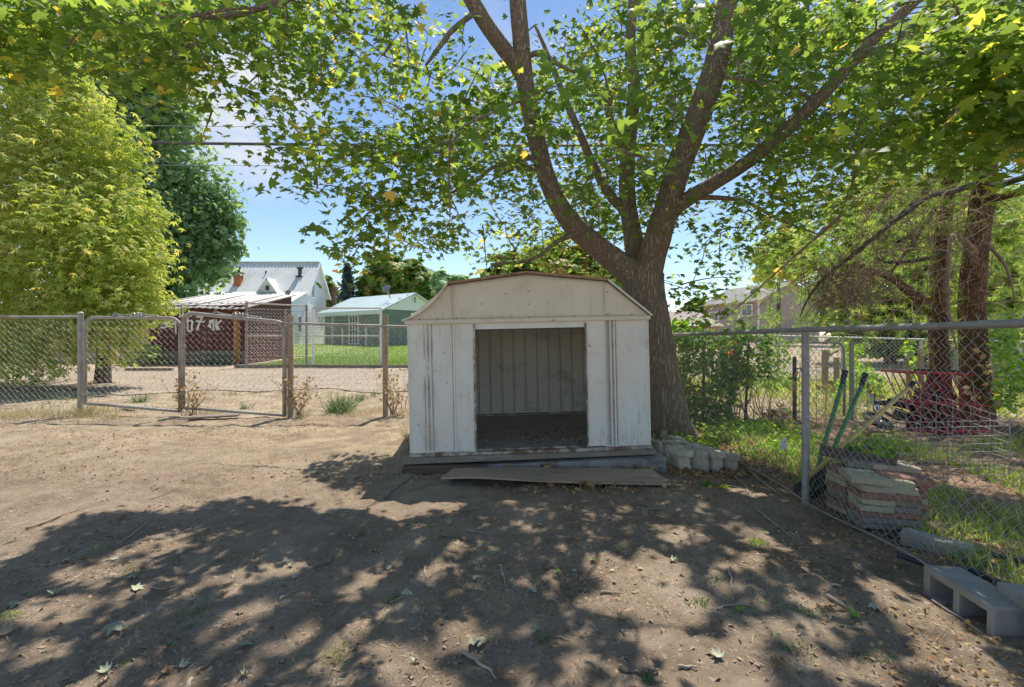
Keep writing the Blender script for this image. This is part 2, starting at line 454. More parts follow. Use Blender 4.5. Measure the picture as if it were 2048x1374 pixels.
M['shingle'] = surf('grey_shingles', (0.16, 0.145, 0.14), (0.25, 0.23, 0.22), 2, 0.9, 0.3, 12)
M['shingle_tan'] = surf('tan_shingles', (0.27, 0.22, 0.19), (0.36, 0.3, 0.26), 2, 0.9, 0.3, 12)
M['cable'] = surf('power_cable', (0.04, 0.04, 0.045), (0.08, 0.08, 0.085), 2, 0.6, 0)
M['wire_pale'] = surf('bare_line', (0.3, 0.3, 0.32), (0.42, 0.42, 0.45), 2, 0.4, 0, metal=0.4)
mg, ntg, bsg, Lg = nodes_of('window_glass')
bsg.inputs['Base Color'].default_value = (0.06, 0.075, 0.08, 1); bsg.inputs['Roughness'].default_value = 0.08
bsg.inputs['Specular IOR Level'].default_value = 0.8
M['glass'] = mg

def barkmat(name, dark, mid, light, sc=5.0, vs=0.22, bump=1.0, dist=0.02):
    m, nt, bs, L = nodes_of(name)
    tc = nt.nodes.new('ShaderNodeTexCoord'); mp = nt.nodes.new('ShaderNodeMapping')
    mp.inputs['Scale'].default_value = (1, 1, vs * .55)
    L(tc.outputs['Object'], mp.inputs['Vector'])
    vo = nt.nodes.new('ShaderNodeTexVoronoi'); vo.feature = 'DISTANCE_TO_EDGE'; vo.inputs['Scale'].default_value = sc * 7
    nd = noise(nt, mp.outputs[0], sc * 3, 5, 0.7)
    L(mixc(nt, 0.12, mp.outputs[0], nd.outputs['Color'], 'ADD'), vo.inputs['Vector'])
    n2 = noise(nt, mp.outputs[0], sc * 0.5, 5, 0.6); n3 = noise(nt, mp.outputs[0], sc * 18, 5, 0.7)
    r = ramp(nt, [(0.3, mid), (0.7, light)]); L(n2.outputs['Fac'], r.inputs['Fac'])
    c = mixc(nt, rng_node(nt, vo.outputs['Distance'], 0.0, 0.22, 0.75, 0.0), r.outputs['Color'], dark)
    c = mixc(nt, rng_node(nt, n3.outputs['Fac'], 0.4, 0.65, 0, 0.4), c, dark)
    L(c, bs.inputs['Base Color']); bs.inputs['Roughness'].default_value = 0.92; bs.inputs['Specular IOR Level'].default_value = 0.2
    h = nt.nodes.new('ShaderNodeMath'); h.operation = 'MULTIPLY_ADD'
    L(n3.outputs['Fac'], h.inputs[0]); h.inputs[1].default_value = 0.5; L(rng_node(nt, vo.outputs['Distance'], 0, 0.25), h.inputs[2])
    b = nt.nodes.new('ShaderNodeBump'); b.inputs['Strength'].default_value = bump; b.inputs['Distance'].default_value = dist
    L(h.outputs[0], b.inputs['Height']); L(b.outputs[0], bs.inputs['Normal'])
    return m
M['bark'] = barkmat('maple_bark', (0.24, 0.18, 0.135), (0.42, 0.315, 0.235), (0.56, 0.43, 0.33), dist=0.012)
M['pine_bark'] = barkmat('pine_bark', (0.10, 0.055, 0.036), (0.25, 0.135, 0.08), (0.38, 0.22, 0.14), 3.2, 0.5)
M['grey_bark'] = barkmat('grey_bark', (0.09, 0.075, 0.06), (0.17, 0.14, 0.115), (0.26, 0.22, 0.18), 4, 0.3)
M['twig'] = surf('brown_twig', (0.19, 0.13, 0.09), (0.33, 0.245, 0.18), 12, 0.9, 0.2, 80)
M['twig_grey'] = surf('grey_twig', (0.22, 0.185, 0.15), (0.36, 0.31, 0.26), 12, 0.9, 0.2, 80)
M['stick'] = surf('pale_stick', (0.26, 0.205, 0.15), (0.42, 0.35, 0.27), 14, 0.9, 0.2, 80)
M['maple'] = leafmat('maple_leaves', [(0.0, (0.045, 0.078, 0.014)), (0.45, (0.066, 0.116, 0.02)), (0.8, (0.115, 0.17, 0.028)), (0.96, (0.2, 0.24, 0.03)), (1.0, (0.30, 0.22, 0.05))], 0.6, (3.1, 2.5, 1.9), gain=1.42)
M['boxelder'] = leafmat('boxelder_leaves', [(0.0, (0.075, 0.115, 0.016)), (0.5, (0.12, 0.158, 0.036)), (1.0, (0.25, 0.27, 0.085))], 0.45, (1.8, 1.45, 0.8), gain=2.6)
M['poplar'] = leafmat('poplar_leaves', [(0.0, (0.04, 0.07, 0.034)), (0.6, (0.07, 0.11, 0.055)), (1.0, (0.14, 0.18, 0.11))], 0.5, (1.9, 1.7, 1.1), gain=2.7)
M['fargreen'] = leafmat('far_leaves', [(0.0, (0.035, 0.075, 0.018)), (0.6, (0.075, 0.13, 0.026)), (0.92, (0.13, 0.18, 0.035)), (1.0, (0.24, 0.17, 0.05))], 0.5, (1.6, 1.5, 0.7), gain=1.7)
M['spruce'] = leafmat('spruce_needles', [(0.0, (0.03, 0.05, 0.045)), (1.0, (0.075, 0.105, 0.095))], 0.15, (1, 1, 1))
M['pine'] = leafmat('pine_needles', [(0.0, (0.055, 0.10, 0.022)), (0.6, (0.12, 0.175, 0.045)), (1.0, (0.24, 0.25, 0.085))], 0.5, (1.7, 1.6, 0.9), gain=2.3)
M['vine'] = leafmat('vine_leaves', [(0.0, (0.035, 0.09, 0.014)), (0.6, (0.09, 0.18, 0.022)), (0.97, (0.2, 0.3, 0.035)), (1.0, (0.32, 0.12, 0.07))], 0.5, (2.2, 1.9, 0.8), gain=1.25)
M['weed'] = leafmat('bright_weeds', [(0.0, (0.06, 0.13, 0.015)), (0.6, (0.13, 0.24, 0.02)), (1.0, (0.25, 0.34, 0.06))], 0.5, (1.9, 1.7, 0.8), gain=1.45)
M['grass'] = leafmat('grass_blades', [(0.0, (0.055, 0.10, 0.02)), (0.5, (0.105, 0.16, 0.035)), (0.78, (0.17, 0.20, 0.06)), (0.95, (0.30, 0.25, 0.12))], 0.5, (1.7, 1.6, 0.8), gain=1.9)
M['lawngrass'] = leafmat('lawn_blades', [(0.0, (0.10, 0.16, 0.03)), (1.0, (0.17, 0.23, 0.05))], 0.35, (1.3, 1.3, 0.6))
M['drygrass'] = leafmat('dry_grass', [(0.0, (0.28, 0.19, 0.09)), (0.6, (0.42, 0.31, 0.16)), (1.0, (0.56, 0.46, 0.28))], 0.3, (1.1, 1, 0.9))
M['deadleaf'] = leafmat('dead_leaves', [(0.0, (0.10, 0.055, 0.028)), (0.5, (0.24, 0.135, 0.06)), (1.0, (0.42, 0.24, 0.10))], 0.25, (1.1, 1, 0.8))
M['weedgrey'] = leafmat('dull_weeds', [(0.0, (0.05, 0.09, 0.035)), (1.0, (0.12, 0.17, 0.07))], 0.3, (1.2, 1.2, 0.8))
FALLEN = {'pale green': (0.35, 0.355, 0.235), 'grey green': (0.25, 0.255, 0.18), 'bright green': (0.16, 0.28, 0.04), 'yellowish': (0.36, 0.34, 0.14), 'brown': (0.21, 0.12, 0.06), 'dark green': (0.07, 0.115, 0.05), 'tan': (0.36, 0.265, 0.155)}
for k, c in FALLEN.items():
    M['fallen_' + k] = surf('fallen_leaf_' + k.replace(' ', '_'), tuple(q * 0.8 for q in c), tuple(q * 1.15 for q in c), 18, 0.75, 0.3, 60)

# ------------------------------------------------------------------ ground, alley, lawn
def spaced(a, b, step, grow, far):
    xs = list(np.arange(a, b + 1e-6, step))
    s = step
    while xs[-1] < far:
        s *= grow; xs.append(xs[-1] + s)
    s = step; lo = []
    x = xs[0]
    while x > -far:
        s *= grow; x -= s; lo.append(x)
    return np.array(lo[::-1] + xs)

gx = spaced(-4.6, 4.6, 0.045, 1.075, 900)
gy = spaced(1.3, 6.4, 0.045, 1.075, 900)
XX, YY = np.meshgrid(gx, gy)
near = np.exp(-np.maximum(0, YY - 12) / 8) * (np.abs(XX) < 40)
ZZ = gh(XX, YY) + near * (0.05 * vnoise(XX * 0.7 + 60, YY * 0.7 + 60, 1) + 0.034 * vnoise(XX * 2.6 + 90, YY * 2.6 + 90, 2)
      + 0.026 * vnoise(XX * 7 + 120, YY * 7 + 120, 3) + 0.018 * vnoise(XX * 17 + 150, YY * 19 + 150, 4))
frg = np.random.default_rng(12)
for _ in range(150):                                   # scuffs and footprints in the loose dirt
    cx_, cy_ = frg.uniform(-4.2, 2.2), 1.5 + 3.6 * frg.random() ** 1.2
    a_ = frg.uniform(0, 3.14); la, lb = frg.uniform(.09, .17), frg.uniform(.04, .07)
    jx = np.where(np.abs(gx - cx_) < .5)[0]; jy = np.where(np.abs(gy - cy_) < .5)[0]
    if len(jx) == 0 or len(jy) == 0: continue
    sl = np.ix_(jy, jx)
    dx_, dy_ = XX[sl] - cx_, YY[sl] - cy_
    u_ = (dx_ * math.cos(a_) + dy_ * math.sin(a_)) / la; v_ = (-dx_ * math.sin(a_) + dy_ * math.cos(a_)) / lb
    r_ = u_ * u_ + v_ * v_
    ZZ[sl] += frg.uniform(.006, .014) * (-np.exp(-r_ * 1.2) + .55 * np.exp(-(np.sqrt(r_) - 1.5) ** 2 * 5))
ZZ -= 0.012
ni, nj = XX.shape
idx = np.arange(ni * nj).reshape(ni, nj)
GF = np.stack([idx[:-1, :-1], idx[:-1, 1:], idx[1:, 1:], idx[1:, :-1]], axis=-1).reshape(-1, 4)
ground = mesh_np('ground', np.stack([XX, YY, ZZ], -1).reshape(-1, 3), GF, M['dirt'], smooth=True)
tag(ground, kind='structure')

def gz(x, y):
    """height of the ground sheet"""
    x = np.asarray(x, float); y = np.asarray(y, float)
    i = np.clip(np.searchsorted(gy, y) - 1, 0, ni - 2); j = np.clip(np.searchsorted(gx, x) - 1, 0, nj - 2)
    fy = (y - gy[i]) / (gy[i + 1] - gy[i]); fx = (x - gx[j]) / (gx[j + 1] - gx[j])
    return (ZZ[i, j] * (1 - fx) + ZZ[i, j + 1] * fx) * (1 - fy) + (ZZ[i + 1, j] * (1 - fx) + ZZ[i + 1, j + 1] * fx) * fy

def sheet(name, mat, xs, y0f, y1f, ny, dz, hf):
    V = []
    for k in range(ny + 1):
        for x in xs:
            y = y0f(x) + (y1f(x) - y0f(x)) * k / ny
            V.append((x, y, hf(x, y) + dz))
    n = len(xs)
    F = [(k * n + j, k * n + j + 1, (k + 1) * n + j + 1, (k + 1) * n + j) for k in range(ny) for j in range(n - 1)]
    o = mesh_np(name, V, F, mat, smooth=True)
    return tag(o, kind='structure')
axs = np.linspace(-60, 30, 360)
sheet('alley', M['alley'], axs, lambda x: 10.9 + 0.35 * math.sin(x * 0.9) + 0.25 * math.sin(x * 2.3), lambda x: 17.6 + 0.3 * math.sin(x * 0.7 + 1) + 0.2 * math.sin(x * 2.9), 24, 0.018, lambda x, y: float(gz(x, y)))
lxs = np.linspace(-30, 8, 110)
sheet('lawn', M['lawn'], lxs, lambda x: 18.75 if x > -11.4 else 25.6, lambda x: 46.0, 60, 0.035, lambda x, y: float(gz(x, y)))
rxs = np.linspace(2.45, 9.0, 80)
sheet('garden_soil', M['dust'], rxs, lambda x: 1.0, lambda x: 7.4 + 0.2 * math.sin(x * 3), 90, 0.006, lambda x, y: float(gz(x, y)))

# grass blades
BV = [(-0.5, 0, 0), (0.5, 0, 0), (0.32, 0.10, 0.55), (-0.32, 0.10, 0.55), (0, 0.42, 1.0)]
BF = np.array([(0, 1, 2), (0, 2, 3), (3, 2, 4)])
def blades(name, xs, ys, z, h, w, tone, mat, lean=0.35, parent=None):
    N = len(xs)
    n = np.stack([rng.normal(0, lean, N), rng.normal(0, lean, N), np.ones(N)], 1)
    R = frames(n, rng.uniform(0, 6.28, N))
    sc = np.stack([np.full(N, 1.0) * w, h, h], 1)
    return scatter(name, BV, BF, np.stack([xs, ys, z], 1), R, sc, tone, mat, parent)

N = 34000
ly = 18.9 + rng.random(N) ** 1.6 * 22; lx = rng.uniform(-11.1, 0.5, N)
wide = (ly > 25.8) & (rng.random(N) < .6); lx[wide] = rng.uniform(-28, 0.5, wide.sum())
o = blades('lawn_grass', lx, ly, gz(lx, ly) + 0.03, rng.uniform(0.06, 0.13, N), rng.uniform(0.02, 0.04, N), rng.random(N), M['lawngrass'])
tag(o, 'mown bright green grass of the lawn across the alley', 'grass', kind='stuff')

# ------------------------------------------------------------------ buildings across the alley
def window(parent, c, ux, uz, w, h, nrm, mat_frame, bars=(1, 1), deep=0.05):
    """c: centre on the wall, ux: along the wall, nrm: outward"""
    c, ux, uz, nrm = Vector(c), Vector(ux).normalized(), Vector(uz).normalized(), Vector(nrm).normalized()
    fw = 0.1
    rot = Matrix((ux, nrm, uz)).transposed()
    m = MB()
    for s in (-1, 1):
        m.box(c + ux * s * (w / 2 - fw / 2) + nrm * deep, (fw, 0.12, h), rot)
        m.box(c + uz * s * (h / 2 - fw / 2) + nrm * deep, (w - 2 * fw, 0.12, fw), rot)
    for k in range(1, bars[0]):
        m.box(c + ux * (-w / 2 + fw + (w - 2 * fw) * k / bars[0]) + nrm * deep, (0.05, 0.08, h - 2 * fw), rot)
    for k in range(1, bars[1]):
        m.box(c + uz * (-h / 2 + fw + (h - 2 * fw) * k / bars[1]) + nrm * (deep + 0.003), (w - 2 * fw, 0.07, 0.05), rot)
    f = m.build('window', mat_frame, parent)
    MB().box(c + nrm * 0.02, (w - 2 * fw, 0.03, h - 2 * fw), rot).build('pane', M['glass'], f)
    return f

def siding(m, a, b, z0f, z1f, nrm, board, lap=0.025, thick=0.02):
    """lapped boards on the wall from a to b (plan points); z1f(t) top of the wall at t in 0..1"""
    a, b, nrm = Vector((a[0], a[1], 0)), Vector((b[0], b[1], 0)), Vector(nrm).normalized()
    zt = max(z1f(t / 40) for t in range(41))
    z = z0f
    while z < zt - 0.01:
        zz = min(z + board, zt)
        ts = [t / 80 for t in range(81) if z1f(t / 80) >= zz - 0.6 * board]
        if ts:
            t0, t1 = ts[0], ts[-1]
            if t1 - t0 > 0.01:
                p, q = a + (b - a) * t0, a + (b - a) * t1
                lo, hi = nrm * (thick + lap), nrm * thick
                m.hexa([p + Vector((0, 0, z)), q + Vector((0, 0, z)), q + lo + Vector((0, 0, z)), p + lo + Vector((0, 0, z)),
                        p + Vector((0, 0, zz)), q + Vector((0, 0, zz)), q + hi + Vector((0, 0, zz)), p + hi + Vector((0, 0, zz))])
        z += board

def seams(m, p00, p10, p01, p11, n, h=0.05, w=0.05):
    p00, p10, p01, p11 = map(Vector, (p00, p10, p01, p11))
    up = (p10 - p00).cross(p01 - p00).normalized()
    if up.z < 0: up = -up
    for k in range(n + 1):
        t = k / n
        a, b = p00.lerp(p10, t) + up * h * 0.5, p01.lerp(p11, t) + up * h * 0.5
        m.bar(a, b, w, h, up)

def slab4(m, p, t):
    up = (Vector(p[1]) - Vector(p[0])).cross(Vector(p[3]) - Vector(p[0])).normalized()
    if up.z < 0: up = -up
    m.hexa([Vector(q) - up * t for q in p] + [Vector(q) for q in p])

# --- white farmhouse
WX0, WX1, WY0, WY1, WYR = -28.2, -18.1, 40.0, 44.2, 42.1
EZ, RZ, BZ = 5.25, 8.0, 0.3
wh = thing('farmhouse', 'white clapboard farmhouse with steep pale metal roof and brick chimney', 'house', ((WX0 + WX1) / 2, WY0, 0.4))
m = MB()
m.prism([(WX1, WY0, BZ), (WX1, WY1, BZ), (WX1, WY1, EZ), (WX1, WYR, RZ - 0.12), (WX1, WY0, EZ)], (WX0 - WX1, 0, 0))
m.build('wall', M['siding_w'], wh)
m = MB()
siding(m, (WX1, WY0), (WX1, WY1), BZ, lambda t: EZ + (RZ - EZ - 0.15) * (1 - abs(2 * t - 1)), (1, 0, 0), 0.19)
o = m.build('siding', M['siding_w'], wh); tag(o, kind='stuff')
m = MB(); s = MB(); ov = 0.35
for (ye, sg) in ((WY0, -1), (WY1, 1)):
    e = Vector((0, sg * 0.35, -0.35 * (RZ - EZ) / 2.1))
    p = [Vector((WX0 - ov, ye, EZ)) + e, Vector((WX1 + ov, ye, EZ)) + e, Vector((WX1 + ov, WYR, RZ)), Vector((WX0 - ov, WYR, RZ))]
    slab4(m, p, 0.1)
    if sg < 0: seams(s, p[0], p[1], p[3], p[2], 34)
roof = m.build('roof', M['roof_w'], wh)
tag(s.build('seam', M['roof_w'], wh), kind='stuff')
MB().bar((WX0 - ov, WYR, RZ + 0.03), (WX1 + ov, WYR, RZ + 0.03), 0.3, 0.06).build('ridge_cap', M['roof_w'], wh)
m = MB()
for (ye, sg) in ((WY0 - 0.35, -1), (WY1 + 0.35, 1)):
    ze = EZ - 0.46
    m.bar((WX1 + ov + 0.02, ye, ze - 0.1), (WX1 + ov + 0.02, WYR, RZ - 0.1), 0.05, 0.22)
m.build('bargeboard', M['white'], wh)
window(wh, P(622, 578, 41.2) + Vector((0, 0, -0.1)) * 0 + Vector((WX1 - P(622, 578, 41.2).x, 0, 0)), (0, 1, 0), (0, 0, 1), 0.75, 1.6, (1, 0, 0), M['white'], (1, 2))
# chimney on the near slope
cp = P(469, 565, 39.9)
ch = MB(); ch.box((cp.x, 40.5, 5.9), (0.55, 0.55, 1.7)); c_ob = ch.build('chimney', M['brick'], wh)
m = MB(); m.box((cp.x, 40.5, 6.79), (0.66, 0.66, 0.12)); m.tube([(cp.x, 40.5, 6.8), (cp.x, 40.5, 7.2)], 0.12, 8); m.tube([(cp.x, 40.5, 7.2), (cp.x, 40.5, 7.3)], 0.2, 8)
m.build('chimney_cap', M['dark'], c_ob)
vp = P(600, 550, 41.1)
m = MB(); m.tube([(vp.x, 41.1, 6.3), (vp.x, 41.1, 7.25)], 0.16, 10); m.tube([(vp.x, 41.1, 7.25), (vp.x, 41.1, 7.4)], 0.26, 10); m.box((vp.x, 41.1, 6.55), (0.6, 0.5, 0.12))
m.build('roof_vent', M['dark'], wh)
vp = P(532, 546, 41.2); MB().tube([(vp.x, 41.2, 6.6), (vp.x, 41.2, 7.1)], 0.07, 6).build('vent_pipe', M['dark'], wh)
# small gabled dormer over the lean-to
dx0, dx1, dxm = P(514, 0, 39.4).x, P(556, 0, 39.4).x, P(535, 0, 39.4).x
m = MB(); m.prism([(dx0 + 0.2, 39.4, 5.0), (dx1 - 0.2, 39.4, 5.0), (dxm, 39.4, 6.05)], (0, 1.6, 0)); d_ob = m.build('dormer', M['white'], wh)
m = MB(); slab4(m, [(dx0, 39.2, 4.98), (dxm, 39.2, 6.22), (dxm, 41.2, 6.22), (dx0, 41.2, 4.98)], 0.12); slab4(m, [(dxm, 39.2, 6.22), (dx1, 39.2, 4.98), (dx1, 41.2, 4.98), (dxm, 41.2, 6.22)], 0.12)
m.build('dormer_roof', M['roof_w'], d_ob)
MB().box((dxm, 39.38, 5.35), (0.3, 0.06, 0.4)).build('dormer_louvre', M['dark'], d_ob)
# lean-to
LY, LZ = 36.8, 3.95
m = MB(); m.prism([(WX1 - 0.02, LY, BZ), (WX1 - 0.02, WY0, BZ), (WX1 - 0.02, WY0, 5.0), (WX1 - 0.02, LY, LZ - 0.1)], (-8.2, 0, 0)); m.build('lean_to', M['siding_w'], wh)
m = MB()
siding(m, (WX1 - 0.02, LY), (WX1 - 0.02, WY0), BZ, lambda t: LZ - 0.1 + t * 1.05, (1, 0, 0), 0.19)
siding(m, (WX1 - 8.2, LY), (WX1 - 0.02, LY), BZ, lambda t: LZ - 0.12, (0, -1, 0), 0.19)
tag(m.build('lean_to_siding', M['siding_w'], wh), kind='stuff')
m = MB(); p = [(WX1 - 8.4, LY - 0.35, LZ - 0.1), (WX1 + 0.3, LY - 0.35, LZ - 0.1), (WX1 + 0.3, WY0 - 0.36, 5.02), (WX1 - 8.4, WY0 - 0.36, 5.02)]
slab4(m, p, 0.1); m.build('lean_to_roof', M['roof_w'], wh)
s = MB(); seams(s, p[0], p[1], p[3], p[2], 26); tag(s.build('lean_to_seam', M['roof_w'], wh), kind='stuff')
window(wh, (WX1 + 0.02, 38.6, 2.2), (0, 1, 0), (0, 0, 1), 0.9, 1.5, (1, 0, 0), M['white'], (1, 2))

def dish(name, label, px, py, d, r, aim, base, mat, group=None):
    """offset satellite dish with its arm, standing on base"""
    c = P(px, py, d)
    t = thing(name, label, 'satellite dish', base, group)
    aim = Vector(aim).normalized()
    q = aim.to_track_quat('Z', 'Y').to_matrix()
    mm = MB(); rings, seg = 5, 24
    mm.v.append(tuple(c - aim * 0.12 * r))
    for k in range(1, rings + 1):
        for j in range(seg):
            a = 2 * math.pi * j / seg; rr = r * k / rings
            mm.v.append(tuple(c + q @ Vector((rr * math.cos(a), rr * 0.85 * math.sin(a), -0.12 * r * (1 - (k / rings) ** 2) * 1.6))))
    for j in range(seg):
        mm.f.append((0, 1 + j, 1 + (j + 1) % seg))
        for k in range(rings - 1):
            a = 1 + k * seg + j; b = 1 + k * seg + (j + 1) % seg
            mm.f.append((a, a + seg, b + seg, b))
    mm.build('reflector', mat, t, smooth=True, solid=0.03)
    MB().tube([c - aim * 0.15, (Vector(base) + c) / 2 + Vector((0, 0, 0.05)), base], 0.05, 6).build('mast', M['galv'], t)
    f = c + aim * r * 1.0 - Vector((0, 0, 0.25 * r))
    mm = MB(); mm.tube([c - Vector((0, 0, 0.8 * r)), f], 0.025, 5); mm.box(f, (0.1, 0.12, 0.1)); mm.build('feed_arm', M['galv'], t)
    return t
dish('satellite_dish', 'pale grey satellite dish on the white lean-to roof', 576, 585, 38.0, 0.31, (-0.4, -1, 0.45), (P(578, 0, 38).x, 38.1, 4.4), M['galv'])

# --- red board shed across the alley
RX0, RX1, RY = -16.6, -12.15, 20.8
rs = thing('red_shed', 'dark red board shed with white graffiti and pale tin roof', 'shed', ((RX0 + RX1) / 2, RY, 0))
m = MB()
m.prism([(RX1, RY, 0.02), (RX1, RY + 4.2, 0.02), (RX1, RY + 4.2, 3.45), (RX1, RY, 2.62)], (RX0 - RX1, 0, 0)); m.build('wall', M['redwood'], rs)
fr, fl = MB(), MB()
z = 0.05; k = 0
while z < 2.6:
    h = 0.115
    rr = random.Random(k); k += 1
    x = RX0
    while x < RX1 - 0.05:
        x2 = min(RX1, x + rr.uniform(1.2, 3.0))
        t = rr.uniform(0.022, 0.04)
        (fl if z < 0.62 else fr).hexa([(x, RY, z), (x2 - .012, RY, z), (x2 - .012, RY - t - .02, z), (x, RY - t - .02, z), (x, RY, z + h - .012), (x2 - .012, RY, z + h - .012), (x2 - .012, RY - t, z + h - .012), (x, RY - t, z + h - .012)])
        x = x2
    z += h
tag(fr.build('board', M['redwood'], rs), kind='stuff')
tag(fl.build('bare_board', M['greywood'], rs), 'bare grey lower boards', kind='stuff')
m = MB(); siding(m, (RX1, RY), (RX1, RY + 4.2), 0.05, lambda t: 2.6 + 0.8 * t, (1, 0, 0), 0.13); tag(m.build('side_board', M['redwood'], rs), kind='stuff')
m = MB()
def tin(u, v):
    x = RX0 - 0.35 + u * (RX1 - RX0 + 0.5); y = RY - 0.4 + v * 4.9
    return (x, y, 2.60 + (y - RY) * 0.205 + 0.022 * math.sin(x * 2 * math.pi / 0.3) + (1 - v) ** 6 * 0.035 * math.sin(x * 2.1))
m.grid(tin, 150, 6); m.build('tin_roof', M['roof_tin'], rs, smooth=True, solid=0.02)
m = MB(); p = [tin(0, 0), tin(1, 0), tin(0, 1), tin(1, 1)]
seams(m, Vector(p[0]) + Vector((0, 0, .02)), Vector(p[1]) + Vector((0, 0, .02)), Vector(p[2]) + Vector((0, 0, .02)), Vector(p[3]) + Vector((0, 0, .02)), 7, 0.03, 0.06)
tag(m.build('roof_lap', M['roof_tin'], rs), kind='stuff')
cpx = P(472, 0, 20.6).x
MB().box((cpx, RY - 0.13, 1.2), (0.22, 0.16, 2.44)).build('corner_post', M['tanpost'], rs)
# sprayed letters, flat strokes a few millimetres proud of the boards (zoomed-photo coordinates of every stroke)
strokes = [[(890, 235), (888, 300), (893, 372)], [(948, 230), (945, 300), (950, 372)], [(996, 215), (992, 290), (994, 370)],
           [(730, 470), (738, 412), (745, 470)], [(700, 505), (800, 470)], [(800, 440), (805, 520)], [(720, 500), (780, 520), (730, 550), (665, 548)],
           [(882, 455), (886, 545), (890, 640)], [(845, 480), (935, 470), (975, 490)], [(935, 400), (965, 380)], [(930, 470), (975, 460), (985, 500), (930, 520)],
           [(1060, 380), (1062, 480), (1065, 605)], [(1085, 375), (1120, 380)], [(1060, 450), (1130, 450), (1120, 600), (1065, 605)],
           [(1190, 395), (1290, 375), (1240, 470), (1195, 590)], [(1180, 455), (1310, 465)], [(1255, 400), (1215, 380)],
           [(1392, 435), (1385, 500), (1400, 560)], [(1360, 540), (1440, 430), (1440, 520), (1445, 590)], [(1480, 430), (1478, 510), (1492, 590)], [(1560, 440), (1490, 505), (1530, 585)], [(1455, 560), (1420, 590)]]
m = MB(); rg = random.Random(5)
for st in strokes:
    pts = [P(230 + a / 7.314, 580 + b / 7.314, RY - 0.07) for a, b in st]
    for a, b in zip(pts[:-1], pts[1:]):
        m.bar((a.x, RY - 0.068 - rg.uniform(0, .003), a.z), (b.x, RY - 0.068 - rg.uniform(0, .003), b.z), 0.006, rg.uniform(0.07, 0.10), (b - a).cross(Vector((0, 1, 0))))
m.build('graffiti', M['spray'], rs)

# --- tan garage beside it
t = thing('garage', 'plain tan stucco garage wall behind the bright leafy tree', 'garage', (-21, 22.4, 0))
MB().box((-20.8, 24.4, 1.35), (7.6, 4.0, 2.7)).build('wall', M['tan_wall'], t)
m = MB(); slab4(m, [(-24.9, 22.1, 2.7), (-16.7, 22.1, 2.7), (-16.7, 26.7, 3.3), (-24.9, 26.7, 3.3)], 0.12); m.build('roof', M['shingle_tan'], t)
MB().box((-19.0, 22.36, 1.05), (0.95, 0.06, 2.0)).build('door', M['white'], t)

# --- green house
A = Vector((-10.25, 36, 0)); dirL = Vector((-0.797, 0.604, 0)); dirW = Vector((0.604, 0.797, 0))
GL, GW, GE, GR = 8.4, 6.2, 3.4, 4.85
gh_t = thing('green_house', 'low sage green house with white gable and pale metal roof', 'house', (A.x - 2, A.y + 3, 0.3))
Z = lambda v, z: Vector((v.x, v.y, z))
m = MB(); B = A + dirW * GW; Pk = A + dirW * GW / 2
m.prism([Z(A, .2), Z(B, .2), Z(B, GE), Z(Pk, GR - .1), Z(A, GE)], dirL * GL); m.build('wall', M['green_wall'], gh_t)
nL = -dirW; nF = -dirL
m = MB()
for k in range(34):
    a = A + dirL * (GL * k / 34)
    q = a + dirL * (GL / 34 - 0.02)
    m.bar(Z((a + q) / 2 + nL * 0.015, .25), Z((a + q) / 2 + nL * 0.015, GE - 0.3), 0.02, GL / 34 - 0.02, dirL)
tag(m.build('batten_board', M['green_wall'], gh_t), kind='stuff')
m = MB(); siding(m, A, B, .25, lambda t: GE - 0.05, nF, 0.2); tag(m.build('lap_siding', M['green_wall'], gh_t), kind='stuff')
m = MB()
siding(m, A, B, GE - 0.05, lambda t: GE + (GR - GE - .12) * (1 - abs(2 * t - 1)), nF, 0.5, 0.004, 0.05); m.build('gable', M['white'], gh_t)
m = MB(); s = MB()
for (e0, sg) in ((A, -1), (B, 1)):
    o_ = dirW * sg * 0.4; dz = -0.4 * (GR - GE) / (GW / 2)
    p = [Z(e0 + o_ - dirL * 0.4, GE + dz + .05), Z(e0 + o_ + dirL * (GL + .4), GE + dz + .05), Z(Pk + dirL * (GL + .4), GR), Z(Pk - dirL * 0.4, GR)]
    slab4(m, p, 0.1)
    if sg < 0: seams(s, p[0], p[1], p[3], p[2], 26, 0.03, 0.04)
m.build('roof', M['green_roof'], gh_t); tag(s.build('seam', M['green_roof'], gh_t), kind='stuff')
m = MB(); e = A - dirW * 0.42; m.bar(Z(e - dirL * .4, GE - 0.30), Z(e + dirL * (GL + .4), GE - 0.30), 0.05, 0.34); m.build('fascia', M['white'], gh_t)
window(gh_t, Z(A + dirL * 3.7 + nL * 0.05, 1.75), dirL, (0, 0, 1), 1.35, 2.5, nL, M['white'], (3, 4))
window(gh_t, Z(A + dirW * 3.2 + nF * 0.06, 4.25), dirW, (0, 0, 1), 0.4, 0.65, nF, M['white'], (1, 2))
window(gh_t, Z(A + dirW * 3.4 + nF * 0.06, 2.65), dirW, (0, 0, 1), 1.2, 1.0, nF, M['white'], (2, 1))
for k in (0.15, 2.0, 5.4, 6.9, 8.2):
    a = A + dirL * k + nL * 0.08
    MB().bar(Z(a, .25), Z(a, 1.9 if k in (2.0, 5.4) else 3.0), 0.1, 0.12, dirL).build('trim_post', M['white'], gh_t)
dish('satellite_dish', 'large grey satellite dish on the green house roof', 772, 577, 37.5, 0.42, (-0.5, -1, 0.5), (P(781, 0, 38).x, 38.0, 4.35), M['galv'])
fp = P(669, 590, 42.5)
m = MB(); m.tube([(fp.x, 42.5, 3.6), (fp.x, 42.5, 5.5)], 0.19, 10); m.tube([(fp.x, 42.5, 5.5), (fp.x, 42.5, 5.75)], 0.3, 10)
m.build('flue_pipe', M['rustpipe'], gh_t, smooth=False)

